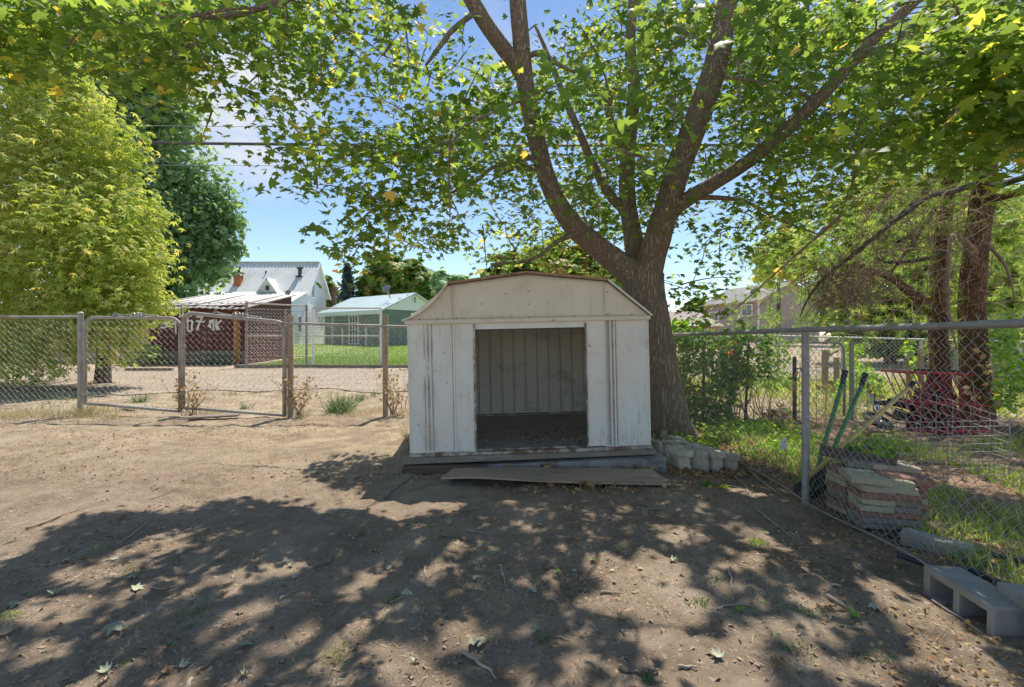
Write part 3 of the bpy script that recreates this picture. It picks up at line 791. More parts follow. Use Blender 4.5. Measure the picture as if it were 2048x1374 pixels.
# --- brown two-storey house on the right
A = Vector((27.1, 50, 0)); dL = Vector((-0.265, 0.964, 0)); dW = Vector((0.964, 0.265, 0)); BL, BW, BE, BR = 9.0, 8.4, 5.2, 7.3
bh = thing('brown_house', 'taupe two-storey house with grey shingle roof behind the pines', 'house', (29.5, 55, 0))
B = A + dW * BW; Pk = A + dW * BW / 2; nL = -dW; nF = -dL
m = MB(); m.prism([Z(A, .2), Z(B, .2), Z(B, BE), Z(Pk, BR - .15), Z(A, BE)], dL * BL); m.build('wall', M['brown_wall'], bh)
m = MB(); siding(m, A, A + dL * BL, .3, lambda t: BE - .02, nL, 0.22); siding(m, A, B, .3, lambda t: BE + (BR - BE - .2) * (1 - abs(2 * t - 1)), nF, 0.22)
tag(m.build('siding', M['brown_wall'], bh), kind='stuff')
m = MB()
for (e0, sg) in ((A, -1), (B, 1)):
    o_ = dW * sg * 0.45; dz = -0.45 * (BR - BE) / (BW / 2)
    slab4(m, [Z(e0 + o_ - dL * .45, BE + dz), Z(e0 + o_ + dL * (BL + .45), BE + dz), Z(Pk + dL * (BL + .45), BR), Z(Pk - dL * .45, BR)], 0.14)
m.build('roof', M['shingle'], bh)
m = MB(); e = A - dW * .47; m.bar(Z(e - dL * .45, BE - .25), Z(e + dL * (BL + .45), BE - .25), .05, .2)
m.bar(Z(A - dW * .45 - dL * .48, BE - .3), Z(Pk - dL * .48, BR - .14), .05, .22); m.build('fascia', M['tan_wall'], bh)
window(bh, Z(A + dL * 1.55 + nL * .05, 4.05), dL, (0, 0, 1), 1.6, 1.35, nL, M['white'], (2, 1))
window(bh, Z(A + dL * 6.9 + nL * .05, 3.55), dL, (0, 0, 1), 1.7, 1.2, nL, M['white'], (2, 1))
MB().box(Z(A - dL * .02 + nL * .03, 2.7), (0.12, 0.12, 5.0)).build('corner_board', M['white'], bh)
for k in (2.2, 4.4): 
    q = Z(A + dW * 2.6 + dL * k, 6.35); MB().box(q, (0.7, 0.5, 0.3), Euler((0, -0.45, 0.27)).to_matrix()).build('roof_vent', M['galv'], bh)
dish('satellite_dish', 'dark satellite dish on the brown house roof edge', 1511, 584, 50.5, 0.5, (-0.6, -1, 0.4), (P(1513, 0, 50.8).x, 50.8, 5.3), M['dark'])

t = thing('outbuilding', 'low tan outbuilding with brown shingle roof beside the taupe house', 'building', (17.2, 45, 0))
m = MB(); m.prism([(15.6, 44, .2), (20.2, 44, .2), (20.2, 44, 2.25), (15.6, 44, 2.25)], (0, 6, 0)); m.build('wall', M['tan_wall'], t)
m = MB(); slab4(m, [(15.2, 43.6, 2.15), (20.4, 43.6, 2.15), (19.2, 47, 3.7), (15.2, 47, 3.7)], .12); m.build('roof', M['shingle_tan'], t)
t = thing('carport', 'white flat carport roof with a red edge beyond the hedge', 'carport', (14.5, 38, 0))
m = MB(); slab4(m, [(12.0, 36, 2.15), (15.9, 36, 1.98), (15.9, 40, 2.2), (12.0, 40, 2.35)], .06); m.build('roof', M['white'], t)
MB().box((13.8, 35.95, 1.93), (3.4, 0.06, 0.14)).build('edge_beam', M['red'], t)
m = MB()
for xx in (12.3, 15.6): m.box((xx, 36.3, 0.95), (0.1, 0.1, 1.9))
m.build('post', M['white'], t)

# power lines over the alley
def cable(label, z, d, r, sag, mat, n=2):
    o = None
    pts = [(-60 + 120 * k / 40, d + 0.4 * (k / 40), z - 0.6 + sag * ((k / 20 - 1) ** 2)) for k in range(41)]
    o = MB().tube(pts, r, 6).build('power_line', mat, None, smooth=True)
    return tag(o, label, 'cable', 'overhead power lines')
d = 26.0
zc = lambda y: CAMZ - (y - HORY) / FOC * d
cable('thick black power cable crossing the sky over the alley', zc(288) + .6, d, 0.08, 1.0, M['cable'])
cable('thin pale top wire above the thick black power cable', zc(253) + .6, d, 0.016, 0.9, M['wire_pale'])
cable('thin pale wire sagging below the thick black power cable', zc(331) + .6, d, 0.014, 0.7, M['wire_pale'])

# ------------------------------------------------------------------ where sun reaches the yard (plan of the gaps in the crown)
def inpoly(x, y, poly):
    c = np.zeros(len(x), bool); n = len(poly)
    for i in range(n):
        (x1, y1), (x2, y2) = poly[i], poly[(i + 1) % n]
        if y1 == y2: continue
        c ^= ((y1 > y) != (y2 > y)) & (x < (x2 - x1) * (y - y1) / (y2 - y1) + x1)
    return c
def gpl(pts): return [tuple(G(a, b)[:2]) for a, b in pts]
LIT = gpl([(-900, 790), (820, 790), (815, 905), (740, 888), (660, 897), (605, 935), (640, 962), (720, 972), (800, 985), (900, 985), (975, 1000), (940, 1015), (860, 1015), (800, 1035), (700, 1015),
           (640, 1012), (555, 996), (501, 988), (418, 1005), (355, 1036), (300, 1022), (250, 1018), (175, 1025), (113, 1050), (63, 1092), (0, 1126), (-300, 1150), (-900, 1000)])
LIT2 = gpl([(690, 1390), (790, 1340), (870, 1295), (935, 1280), (945, 1340), (930, 1390)])
SPOTS = [(310, 1087, 50, 16), (200, 1132, 65, 15), (110, 1215, 50, 18), (440, 1165, 42, 13), (505, 1195, 25, 10), (490, 1227, 32, 15), (665, 1274, 75, 25), (250, 1182, 35, 9), (560, 1135, 28, 8),
         (825, 1300, 38, 14), (960, 1245, 40, 9), (870, 1078, 26, 10), (865, 1125, 22, 12), (1350, 1068, 30, 17), (1562, 1075, 55, 14), (1290, 1185, 95, 44), (1250, 1130, 65, 20), (1320, 1128, 28, 18),
         (1326, 1275, 28, 36), (1440, 1345, 95, 48), (1505, 1275, 38, 30), (1593, 1244, 38, 22), (1645, 1206, 28, 11), (1780, 1186, 55, 15), (1830, 1230, 60, 22), (1432, 1168, 25, 12), (1885, 1275, 55, 20),
         (1514, 980, 45, 11), (1650, 1330, 30, 12), (1940, 1345, 60, 20), (60, 1300, 40, 14), (380, 1330, 35, 12), (1480, 1120, 25, 8), (1150, 1270, 26, 8), (560, 1345, 60, 18), (160, 1360, 60, 16), (1060, 1350, 45, 14), (1180, 1340, 40, 14), (1760, 1330, 45, 14), (420, 1255, 34, 11), (720, 1150, 26, 8)]
GS = []
for (cx, cy, rx, ry) in SPOTS:
    c = G(cx, cy); a = G(cx + rx, cy); b = G(cx, cy - ry); b2 = G(cx, cy + ry)
    GS.append((c.x, c.y, 1.18 * abs(a.x - c.x), 1.18 * abs(b.y - b2.y) / 2))
def lit(p):
    """does the sun line through crown points p end in a sunny place?"""
    sx = p[:, 0] - p[:, 2] * SUN.x / SUN.z; sy = p[:, 1] - p[:, 2] * SUN.y / SUN.z
    jx = sx + rng.normal(0, 0.03, len(sx)); jy = sy + rng.normal(0, 0.03, len(sx))
    big = inpoly(jx, jy, LIT)
    sm = inpoly(jx, jy, LIT2)
    for (cx, cy, a, b) in GS:
        sm |= ((jx - cx) / a) ** 2 + ((jy - cy) / b) ** 2 < 1.1
    # garden beyond the wire fence: broken sun
    nz = vnoise(sx * 1.9 + 40, sy * 1.9 + 40, 9) + 0.5 * vnoise(sx * 4.3 + 40, sy * 4.3 + 40, 10)
    gd = (sx > 2.6) & (sy > 1.6) & (nz > -0.22)
    gd |= (sx > 1.75) & (sx < 5.2) & (sy > 4.9) & (nz > -0.25)
    big |= (sx < -0.9) & (sy > 5.0) & (sy < 14)
    return big, sm, gd

# ------------------------------------------------------------------ the maple
T = thing('maple_tree', 'big spreading maple with leaning brown trunk behind the shed', 'tree', (P(1338, 880, 6.15).x, 6.15, 0))
def limb(pts): return [P(a, b, c) for a, b, c, r in pts], [r for a, b, c, r in pts]
def smoothline(pts, rs, k=4):
    """Catmull-Rom through the points"""
    o, q = [], []
    n = len(pts)
    for i in range(n - 1):
        p0, p1, p2, p3 = pts[max(i - 1, 0)], pts[i], pts[i + 1], pts[min(i + 2, n - 1)]
        for j in range(k):
            t = j / k
            o.append(0.5 * ((2 * p1) + (p2 - p0) * t + (2 * p0 - 5 * p1 + 4 * p2 - p3) * t * t + (3 * p1 - p0 - 3 * p2 + p3) * t ** 3))
            q.append(rs[i] + (rs[i + 1] - rs[i]) * t)
    o.append(pts[-1]); q.append(rs[-1])
    return o, q
SKEL = []
LIMBS_FRONT = []
def addlimb(name, pts, n, mat, parent, k=5, skel=True, wob=0.02):
    p, r = smoothline(*limb(pts), k=k)
    if r[0] > .06: LIMBS_FRONT.append((p, r))
    o = MB().tube(p, r, n, wob=wob, seed=len(SKEL)).build(name, mat, parent, smooth=True)
    if skel: SKEL.extend(p)
    return o
trunk = addlimb('trunk', [(1340, 905, 6.15, .42), (1338, 880, 6.15, .36), (1335, 850, 6.15, .305), (1329, 810, 6.15, .285), (1321, 760, 6.15, .262), (1310, 690, 6.15, .252), (1299, 630, 6.15, .25), (1290, 585, 6.15, .262), (1287, 550, 6.15, .27), (1290, 525, 6.15, .20)], 28, M['bark'], T, 6, False)
me_ = trunk.data                                     # root flare and long swellings
tbx, tby = P(1338, 880, 6.15).x, 6.15
for v_ in me_.vertices:
    w_ = v_.co; z_ = w_.z; ax, ay = w_.x, w_.y - 0.0
    cx_ = -0.02 * z_; an = math.atan2(ay, ax - cx_)
    k_ = 1 + .30 * math.exp(-max(0, z_ + .02) / .16) * (.35 + .65 * max(0, math.sin(an * 5 + 1.1))) + .035 * math.sin(an * 4 + z_ * 1.5) + .02 * math.sin(an * 9 - z_ * 3)
    v_.co.x = cx_ + (ax - cx_) * k_; v_.co.y = ay * k_
addlimb('limb', [(1285, 575, 6.15, .2), (1262, 545, 6.15, .19), (1230, 522, 6.1, .165), (1190, 490, 6.0, .148), (1150, 455, 5.9, .135), (1115, 405, 5.8, .12), (1092, 350, 5.7, .112), (1076, 290, 5.6, .108), (1062, 230, 5.5, .105), (1048, 150, 5.4, .105), (1042, 80, 5.3, .1), (1035, 0, 5.2, .095), (1025, -120, 5.1, .07), (1000, -300, 5.0, .05), (960, -520, 4.9, .02)], 18, M['bark'], T)
addlimb('limb', [(1050, 165, 5.42, .08), (1032, 130, 5.36, .088), (1008, 98, 5.28, .088), (970, 45, 5.15, .086), (935, -15, 5.0, .08), (880, -120, 4.8, .06), (820, -260, 4.6, .04), (760, -420, 4.4, .015)], 16, M['bark'], T)
addlimb('limb', [(1283, 560, 6.25, .17), (1272, 510, 6.32, .14), (1262, 450, 6.45, .125), (1255, 400, 6.5, .118), (1254, 330, 6.6, .108), (1262, 250, 6.7, .1), (1268, 170, 6.8, .09), (1260, 90, 6.9, .08), (1266, 0, 7, .075), (1270, -150, 7, .05), (1275, -330, 7, .02)], 16, M['bark'], T)
addlimb('limb', [(1255, 425, 6.5, .08), (1218, 388, 6.5, .07), (1187, 330, 6.6, .06), (1152, 250, 6.6, .055), (1127, 190, 6.7, .05), (1100, 120, 6.8, .035), (1070, 50, 6.8, .02)], 12, M['bark'], T)
b_ = addlimb('stub', [(1256, 315, 6.6, .07), (1238, 280, 6.6, .06), (1222, 245, 6.5, .052), (1209, 188, 6.5, .045)], 10, M['bark'], T, 4, False)
addlimb('limb', [(1288, 570, 6.15, .22), (1300, 525, 6.1, .19), (1317, 470, 6.0, .172), (1335, 410, 5.9, .155), (1355, 340, 5.8, .158), (1378, 280, 5.7, .155), (1405, 210, 5.6, .15), (1428, 140, 5.5, .14), (1440, 90, 5.4, .13), (1455, 0, 5.3, .11), (1470, -140, 5.2, .08), (1480, -330, 5.1, .03)], 20, M['bark'], T)
addlimb('limb', [(1330, 445, 5.93, .1), (1350, 418, 5.88, .1), (1375, 398, 5.78, .096), (1430, 365, 5.6, .088), (1500, 320, 5.4, .082), (1570, 262, 5.2, .078), (1630, 205, 5.0, .072), (1690, 140, 4.8, .065), (1745, 80, 4.6, .06), (1800, 30, 4.5, .055), (1840, -10, 4.4, .05), (1920, -110, 4.2, .035), (2010, -240, 4.0, .015)], 14, M['bark'], T)
for pts in ([(950, 25, 5.05, .03), (905, 60, 4.9, .028), (878, 95, 4.85, .025), (852, 130, 4.8, .013)],
            [(1085, 310, 5.65, .04), (1030, 322, 5.6, .03), (985, 335, 5.5, .024), (950, 365, 5.4, .02), (915, 378, 5.3, .016), (868, 412, 5.2, .009)],
            [(1640, 210, 5.0, .03), (1605, 190, 5.1, .028), (1570, 170, 5.2, .025), (1530, 162, 5.3, .02), (1490, 168, 5.4, .012)],
            [(1715, 115, 4.72, .04), (1790, 85, 4.5, .032), (1850, 35, 4.3, .03), (1910, -10, 4.2, .025), (2040, -90, 4.0, .015)],
            [(1045, 120, 5.35, .035), (1080, 105, 5.3, .03), (1115, 128, 5.2, .025), (1150, 145, 5.1, .015)],
            [(880, -100, 4.8, .05), (760, -70, 4.2, .042), (640, -30, 3.7, .032), (545, 8, 3.5, .025), (450, 32, 3.4, .02), (330, 35, 3.3, .016), (200, 62, 3.2, .009)],
            [(1160, 465, 5.9, .05), (1120, 480, 5.7, .03), (1060, 520, 5.7, .022), (980, 528, 5.6, .012)],
            [(1400, 230, 5.6, .05), (1450, 200, 5.8, .04), (1480, 170, 6.0, .03), (1540, 120, 6.2, .015)],
            [(1090, 345, 5.7, .04), (1040, 335, 5.6, .03), (1010, 345, 5.5, .02), (985, 360, 5.4, .01)],
            [(1380, 395, 5.75, .04), (1480, 400, 5.7, .025), (1560, 440, 5.5, .018), (1640, 470, 5.3, .009)]):
    addlimb('branch', pts, 8, M['bark'], T, 4)

# how dense the crown looks over the frame, row by row (64-pixel steps), and how far away its leaves hang
GRID = ["77768888987763322237889999876666666", "64335888987357322477889999876666666", "00013463665487567788888847677666666", "00001122421248887668888877667666666", "00000011056888877788888888776654433", "00000000342256547788888866652210000",
        "00000000002686625788876464300000000", "00000000003677556787345530000000000", "00000000000305667754364000000000000", "00000000000002200000054100000000000"]
DEP = lambda c, r: (4.0 + 0.13 * c if c < 6 else 4.9 + 0.06 * (c - 6) if c < 12 else 5.3 + 0.2 * (c - 12) if c < 17 else 6.1 if c < 23 else max(4.7, 6.2 - 0.18 * (c - 22)))
cl = []
CLN = lambda a, b: float(vnoise(np.array([a / 46.0 + 20]), np.array([b / 46.0 + 20]), 77)[0] + .35 * vnoise(np.array([a / 21.0 + 20]), np.array([b / 21.0 + 20]), 78)[0])
for r, row in enumerate(GRID):
    for c in range(-2, 34):
        den = int(row[min(max(c, 0), 31)])
        if den == 0: continue
        lam = (den / 9.0) ** 1.8 * 72
        for _ in range(rng.poisson(lam)):
            px = (c + 0.5 + rng.uniform(-.6, .6)) * 64; py = (r + 0.5 + rng.uniform(-.6, .6)) * 64
            if rng.random() > 1.05 + 2.8 * CLN(px, py): continue
            d0 = DEP(c, r)
            if r <= 1 and c < 10: d0 = 3.3 + 0.16 * c
            if (r >= 6 and 15 < c < 24) or (r >= 7 and c >= 12): d0 = 6.9
            sp = 0.75 if c < 14 else (1.3 if c < 24 else 0.9)
            cl.append((px, py, max(2.6, d0 + rng.normal(0, sp))))
cl = np.array(cl)
def unp(a): return np.stack([(a[:, 0] - 1024) / FOC * a[:, 2], a[:, 2], CAMZ - (a[:, 1] - HORY) / FOC * a[:, 2]], 1)
for _ in range(10):                       # sprays that would shade a sunny place hang at another depth
    p = unp(cl); big, sm, gd = lit(p)
    bad = big | (sm & (rng.random(len(p)) < .8)) | (gd & (rng.random(len(p)) < .8))
    k = np.where(bad)[0]
    if len(k) == 0: break
    cl[k, 2] = np.clip(cl[k, 2] + rng.normal(-0.25, 0.55, len(k)), 2.4, 8.2)
p = unp(cl); big, sm, gd = lit(p)
keep = ~((big | sm) & (rng.random(len(p)) < .85))
# keep big limbs readable: few sprays right in front of them
keep &= ~((cl[:, 0] > 780) & (cl[:, 0] < 1340) & (cl[:, 1] > 500) & (cl[:, 2] < 6.9))
P_in = p[keep]
spray = [P_in]
# the crown beyond the frame: over the yard and above the trunk
N = 160000
q = np.stack([rng.uniform(-6.5, 9.0, N), rng.uniform(-1.5, 9.5, N), rng.uniform(4.6, 11.0, N)], 1)
e = ((q[:, 0] - 1.6) / 8.6) ** 2 + ((q[:, 1] - 4.4) / 6.2) ** 2 + ((q[:, 2] - 6.6) / 4.4) ** 2
e2 = (q[:, 2] - CAMZ) / np.maximum(q[:, 1], 0.05)
out = (q[:, 1] < 0.4) | (e2 > 0.80) | (np.abs(q[:, 0]) > 1.22 * q[:, 1])
q = q[(e < 1) & out]
big, sm, gd = lit(q)
q = q[~big & ~sm & ~(gd & (rng.random(len(q)) < .9))]
sx_, sy_ = q[:, 0] - q[:, 2] * SUN.x / SUN.z, q[:, 1] - q[:, 2] * SUN.y / SUN.z
q = q[(sx_ > -4.3) & (sx_ < 2.9) & (sy_ > 1.1) & (sy_ < 4.9)]
n_in = len(P_in)
# several leaves on each spray
LPS = 7
S = P_in
big_ = np.full(n_in, 0.088)
pos = np.repeat(S, LPS, 0) + rng.normal(0, 1, (len(S) * LPS, 3)) * np.array([0.13, 0.13, 0.07]) * np.repeat(big_ / 0.08, LPS)[:, None] ** .8
scl = np.repeat(big_, LPS) * rng.uniform(0.6, 1.3, len(pos))
st = np.repeat(rng.normal(0, 0.55, (len(S), 2)), LPS, 0)
nr = np.stack([st[:, 0] + rng.normal(0, .45, len(pos)), st[:, 1] - 0.25 + rng.normal(0, .45, len(pos)), np.full(len(pos), 1.0)], 1)
R = frames(nr, rng.uniform(0, 6.28, len(pos)))
tone = np.clip(np.repeat(rng.normal(0.36, 0.26, len(S)), LPS) + rng.normal(0, 0.12, len(pos)), 0, 0.985)
rare = rng.random(len(pos)) < 0.006
tone[rare] = 1.0
BIGS = 0.07
def lit_leaf(p):
    sx = p[:, 0] - p[:, 2] * SUN.x / SUN.z; sy = p[:, 1] - p[:, 2] * SUN.y / SUN.z
    o = inpoly(sx, sy, LIT) | inpoly(sx, sy, LIT2)
    for (cx, cy, a, b) in GS: o |= ((sx - cx) / (a + BIGS * .7)) ** 2 + ((sy - cy) / (b + BIGS)) ** 2 < 1
    return o
ok_ = ~(lit_leaf(pos) & (rng.random(len(pos)) < .93))
fr = LIMBS_FRONT
pxy = np.stack([pos[:, 0] / np.maximum(pos[:, 1], .1), (pos[:, 2] - CAMZ) / np.maximum(pos[:, 1], .1)], 1)
hide = np.zeros(len(pos), bool)
for p_, r_ in fr:                                   # foliage keeps off the thick limbs
    for a, b, r in zip(p_[:-1], p_[1:], r_[1:]):
        A_ = np.array([a.x / a.y, (a.z - CAMZ) / a.y]); B_ = np.array([b.x / b.y, (b.z - CAMZ) / b.y]); D_ = B_ - A_
        t_ = np.clip(((pxy - A_) @ D_) / max(1e-9, D_ @ D_), 0, 1)
        dist_ = np.linalg.norm(pxy - A_ - t_[:, None] * D_, axis=1)
        if a.x < .35 and a.z > 1.9 and a.z < 4.6 and LIMBS_FRONT[1][0] is p_: continue
        hide |= (dist_ < (r + .05) / a.y) & (pos[:, 1] < a.y + .1) & (pos[:, 1] > a.y - 3.0)
ok_ &= ~(hide & (rng.random(len(pos)) < .87))
pos, scl, nr, R, tone = pos[ok_], scl[ok_], nr[ok_], R[ok_], tone[ok_]
infr = (np.arange(len(ok_)) < n_in * LPS)[ok_]
# leaves of the crown beyond the frame: only where the sun is not yet stopped, so the crown overhead stays thin
cs = 0.034
cov = np.zeros((int(9 / cs), int(5 / cs)), bool)
def cell(p): return ((p[:, 0] - p[:, 2] * SUN.x / SUN.z + 5.0) / cs).astype(int), ((p[:, 1] - p[:, 2] * SUN.y / SUN.z - .5) / cs).astype(int)
ci, cj = cell(pos)
okc = (ci >= 1) & (cj >= 1) & (ci < cov.shape[0] - 1) & (cj < cov.shape[1] - 1)
for a, b in ((0, 0), (0, 1)): cov[ci[okc] + a, cj[okc] + b] = True
ci, cj = cell(q); sel = []
for k in range(len(q)):
    a, b = ci[k], cj[k]
    if not (2 <= a < cov.shape[0] - 2 and 2 <= b < cov.shape[1] - 2): continue
    if cov[a, b]: continue
    cov[a:a + 2, b:b + 2] = True; sel.append(k)
qs = q[sel]
qs = qs[~lit_leaf(qs) | (rng.random(len(qs)) < .05)]
nq = len(qs)
pos = np.concatenate([pos, qs]); scl = np.concatenate([scl, rng.uniform(.15, .2, nq)])
nr2 = np.stack([rng.normal(SUN.x, .25, nq), rng.normal(SUN.y, .25, nq), np.full(nq, 1.0)], 1)
R = np.concatenate([R, frames(nr2, rng.uniform(0, 6.28, nq))]); tone = np.concatenate([tone, np.clip(rng.normal(.5, .2, nq), 0, .98)])
infr = np.concatenate([infr, np.zeros(nq, bool)])
print('overhead leaves', nq, 'in frame', len(pos) - nq)
half = [(0, 1.0), (15, .70), (30, .50), (48, .92), (62, .58), (76, .44), (102, .80), (128, .50), (180, .36)]
ol = [(math.sin(math.radians(a)) * r * .62, math.cos(math.radians(a)) * r * .62 + .25) for a, r in half]
ol += [(-x, y) for x, y in ol[-2:0:-1]]
MV = np.array([(0, .25, 0)] + [(x, y, -0.22 * abs(x) - 0.16 * y * y) for x, y in ol])
MF = np.array([(0, 1 + (k + 1) % len(ol), 1 + k) for k in range(len(ol))])
# the 300 leaves that show largest are objects of their own
inside = infr
dd = pos[:, 1]
ux = np.abs((pos[:, 0] / dd)) < 1.1; uy = (pos[:, 2] - CAMZ) / dd
order = np.argsort(np.where(inside & ux & (uy < .73) & (dd > 1.5), dd / scl, 1e9))[:300]
solo = np.zeros(len(pos), bool); solo[order] = True
scatter('foliage', MV, MF, pos[~solo], R[~solo], scl[~solo], tone[~solo], M['maple'], T)['kind'] = 'stuff'
lme = []
for k in range(6):
    o = mesh_np('leaf', MV, MF, M['maple'], None, np.full(len(MF), 0.15 + 0.15 * k))
    lme.append(o.data); bpy.data.objects.remove(o)
tb = Vector(T.location)
for k in order:
    o = bpy.data.objects.new('leaf', lme[int(min(5, max(0, tone[k] * 6.6)))]); COL.objects.link(o); o.parent = T
    m4 = Matrix(R[k].tolist()).to_4x4(); o.matrix_basis = Matrix.Translation(Vector(pos[k]) - tb) @ m4 @ Matrix.Scale(float(scl[k]), 4)
# twigs that carry the sprays
def grow_twigs(anchors, skel, r0=0.0045, r1=0.016):
    sk = np.array([tuple(s) for s in skel]); m = MB()
    dist = np.array([np.min(np.linalg.norm(sk - a, axis=1)) for a in anchors])
    for i in np.argsort(dist):
        a = anchors[i]; dv = np.linalg.norm(sk - a, axis=1); j = int(np.argmin(dv))
        if dv[j] < 0.12: continue
        b = sk[j]; L_ = dv[j]
        mid = (a + b) / 2 + np.array([rng.normal(0, .09), rng.normal(0, .09), 0.10]) * min(1.0, L_)
        ts = np.linspace(0, 1, 6)[:, None]
        c = (1 - ts) ** 2 * b + 2 * ts * (1 - ts) * mid + ts ** 2 * a
        rr = r0 + (r1 - r0) * min(1, L_ / 1.5)
        m.tube([Vector(v) for v in c], [rr * (1 - .75 * t) + .001 for t in np.linspace(0, 1, 6)], 5, cap=False)
        sk = np.concatenate([sk, c[1:]])
    return m
anch = np.concatenate([P_in[rng.choice(n_in, 1300, replace=False)], qs[rng.choice(nq, min(120, nq), replace=False)]])
tag(grow_twigs(anch, SKEL).build('twigs', M['bark'], T, smooth=True, recalc=False), kind='stuff')

# ------------------------------------------------------------------ other trees
DV = np.array([(0, 0, 0), (.28, .45, .04), (0, 1, -.1), (-.28, .45, .04)]); DF = np.array([(0, 1, 2), (0, 2, 3)])
def leaflet(ang, ln, w, droop):
    c, s = math.cos(ang), math.sin(ang)
    pts = [(0, 0, 0), (w, .42 * ln, -.04), (0, ln, -droop), (-w, .42 * ln, -.04)]
    return [(x * c + y * s, -x * s + y * c, z) for x, y, z in pts]
def compound(spec):
    V, F = [], []
    for a, l, w, d in spec:
        i = len(V); V += leaflet(a, l, w, d); F += [(i, i + 1, i + 2), (i, i + 2, i + 3)]
    return np.array(V), np.array(F)
TRI = compound([(0, 1, .16, .5), (.8, .85, .15, .45), (-.8, .85, .15, .45), (1.9, .6, .13, .3), (-1.9, .6, .13, .3)])
CLU = compound([(0, 1, .36, .2), (1.3, .9, .34, .1), (2.5, .9, .34, .3), (3.9, .95, .36, .15), (5.1, .85, .33, .2)])

def crown(name, parent, blobs, d, n, size, tmpl, mat, droop=0.3, shell=0.55, dsp=1.0, tb=0.5, ts=0.25, flat=0.7):
    """leaf sprays through lobes (photo x, y, radius) at distance d"""
    blobs = [tuple(b) + (0,) * (4 - len(b)) for b in blobs]
    bl = np.array(blobs, float)
    rw = bl[:, 2] / FOC * d
    w = rw ** 2; cnt = rng.multinomial(n, w / w.sum())
    ps, ns, tn = [], [], []
    for (bx, by, br, *rest), R_, k in zip(bl, rw, cnt):
        c = np.array(P(bx, by, d + (rest[0] if rest else 0) + rng.normal(0, .2)))
        v = rng.normal(0, 1, (k, 3)); v /= np.linalg.norm(v, axis=1, keepdims=True)
        lump = 1 + .38 * np.sin(v[:, 0] * 5 + bx) * np.sin(v[:, 2] * 6 + by) + .18 * np.sin(v[:, 1] * 9 + bx) * np.cos(v[:, 2] * 11)
        rad = np.where(rng.random(k) < shell, rng.normal(.9, .12, k), rng.random(k) ** .5 * .95) * lump
        ps.append(c + v * (rad * R_)[:, None] * np.array([1, dsp, 1]))
        ns.append(v * np.array([1, 1, .5]) * flat + np.array([0, 0, .75]) + rng.normal(0, droop, (k, 3)))
        tn.append(tb + rng.normal(0, ts, k) + rng.normal(0, .1))
    ps, ns, tn = np.concatenate(ps), np.concatenate(ns), np.clip(np.concatenate(tn), 0, 1)
    ok = ps[:, 2] > .12; ps, ns, tn = ps[ok], ns[ok], tn[ok]
    o = scatter(name, tmpl[0], tmpl[1], ps, frames(ns, rng.uniform(0, 6.28, len(ps))), size * rng.uniform(.6, 1.3, len(ps)), tn, mat, parent)
    o['kind'] = 'stuff'
    return ps

def simple_limbs(t, base, tops, r, mat, name='limb'):
    base = Vector(base)
    for k, tp in enumerate(tops):
        tp = Vector(tp); mid = base.lerp(tp, .5) + Vector((rng.normal(0, .1), rng.normal(0, .1), .12)) * (tp - base).length
        p, q_ = smoothline([base, mid, tp], [r, r * .6, r * .15], 5)
        MB().tube(p, q_, 7, wob=.04, seed=k).build(name, mat, t, smooth=True)

# bright leafy tree beyond the left fence
tb_ = P(205, 0, 12.6)
t = thing('boxelder_tree', 'bright yellow green leafy tree hanging over the left fence', 'tree', (tb_.x, 12.6, 0))
MB().tube(*smoothline([Vector((tb_.x, 12.6, -.1)), Vector((tb_.x - .1, 12.7, 1.2)), Vector((tb_.x - .5, 12.6, 2.8))], [.2, .15, .13], 5), 12, wob=.04).build('trunk', M['grey_bark'], t, smooth=True)
bl = [(40, 190, 95, .5), (120, 250, 110), (30, 330, 130), (170, 330, 90), (90, 420, 140, -.6), (215, 400, 85), (230, 300, 60), (180, 480, 110, -.8), (40, 520, 140), (280, 440, 50), (265, 520, 65, -.5),
      (120, 590, 120, -.8), (235, 590, 80, -.6), (300, 560, 36), (30, 640, 100), (305, 612, 38, -.5), (180, 650, 80, -.9), (240, 660, 50, -1), (95, 700, 60, -1.2), (20, 705, 60, -1), (250, 690, 26, -.9), (130, 150, 50), (60, 130, 60), (330, 430, 16), (310, 500, 26), (-60, 300, 160), (-80, 520, 160), (150, 200, 50)]
ps = crown('crown', t, bl, 12.4, 24000, 0.145, TRI, M['boxelder'], .45, .5)
simple_limbs(t, (tb_.x - .4, 12.6, 2.4), [P(120, 300, 12.4), P(40, 420, 12.6), P(250, 420, 12.2), P(60, 620, 12.0), P(270, 600, 11.8), P(160, 560, 11.6)], .11, M['grey_bark'])
m = MB()
for st_ in ([(90, 484, 11.3), (140, 490, 11.2), (165, 505, 11.2), (180, 535, 11.3)], [(20, 90, 12), (75, 125, 12), (110, 160, 12)], [(120, 355, 11.4), (165, 390, 11.3), (175, 420, 11.3)]):
    m.tube([P(*s_) for s_ in st_], [.03, .025, .018, .01][:len(st_)], 6)
tag(m.build('bare_twigs', M['twig_grey'], t, smooth=True), kind='stuff')

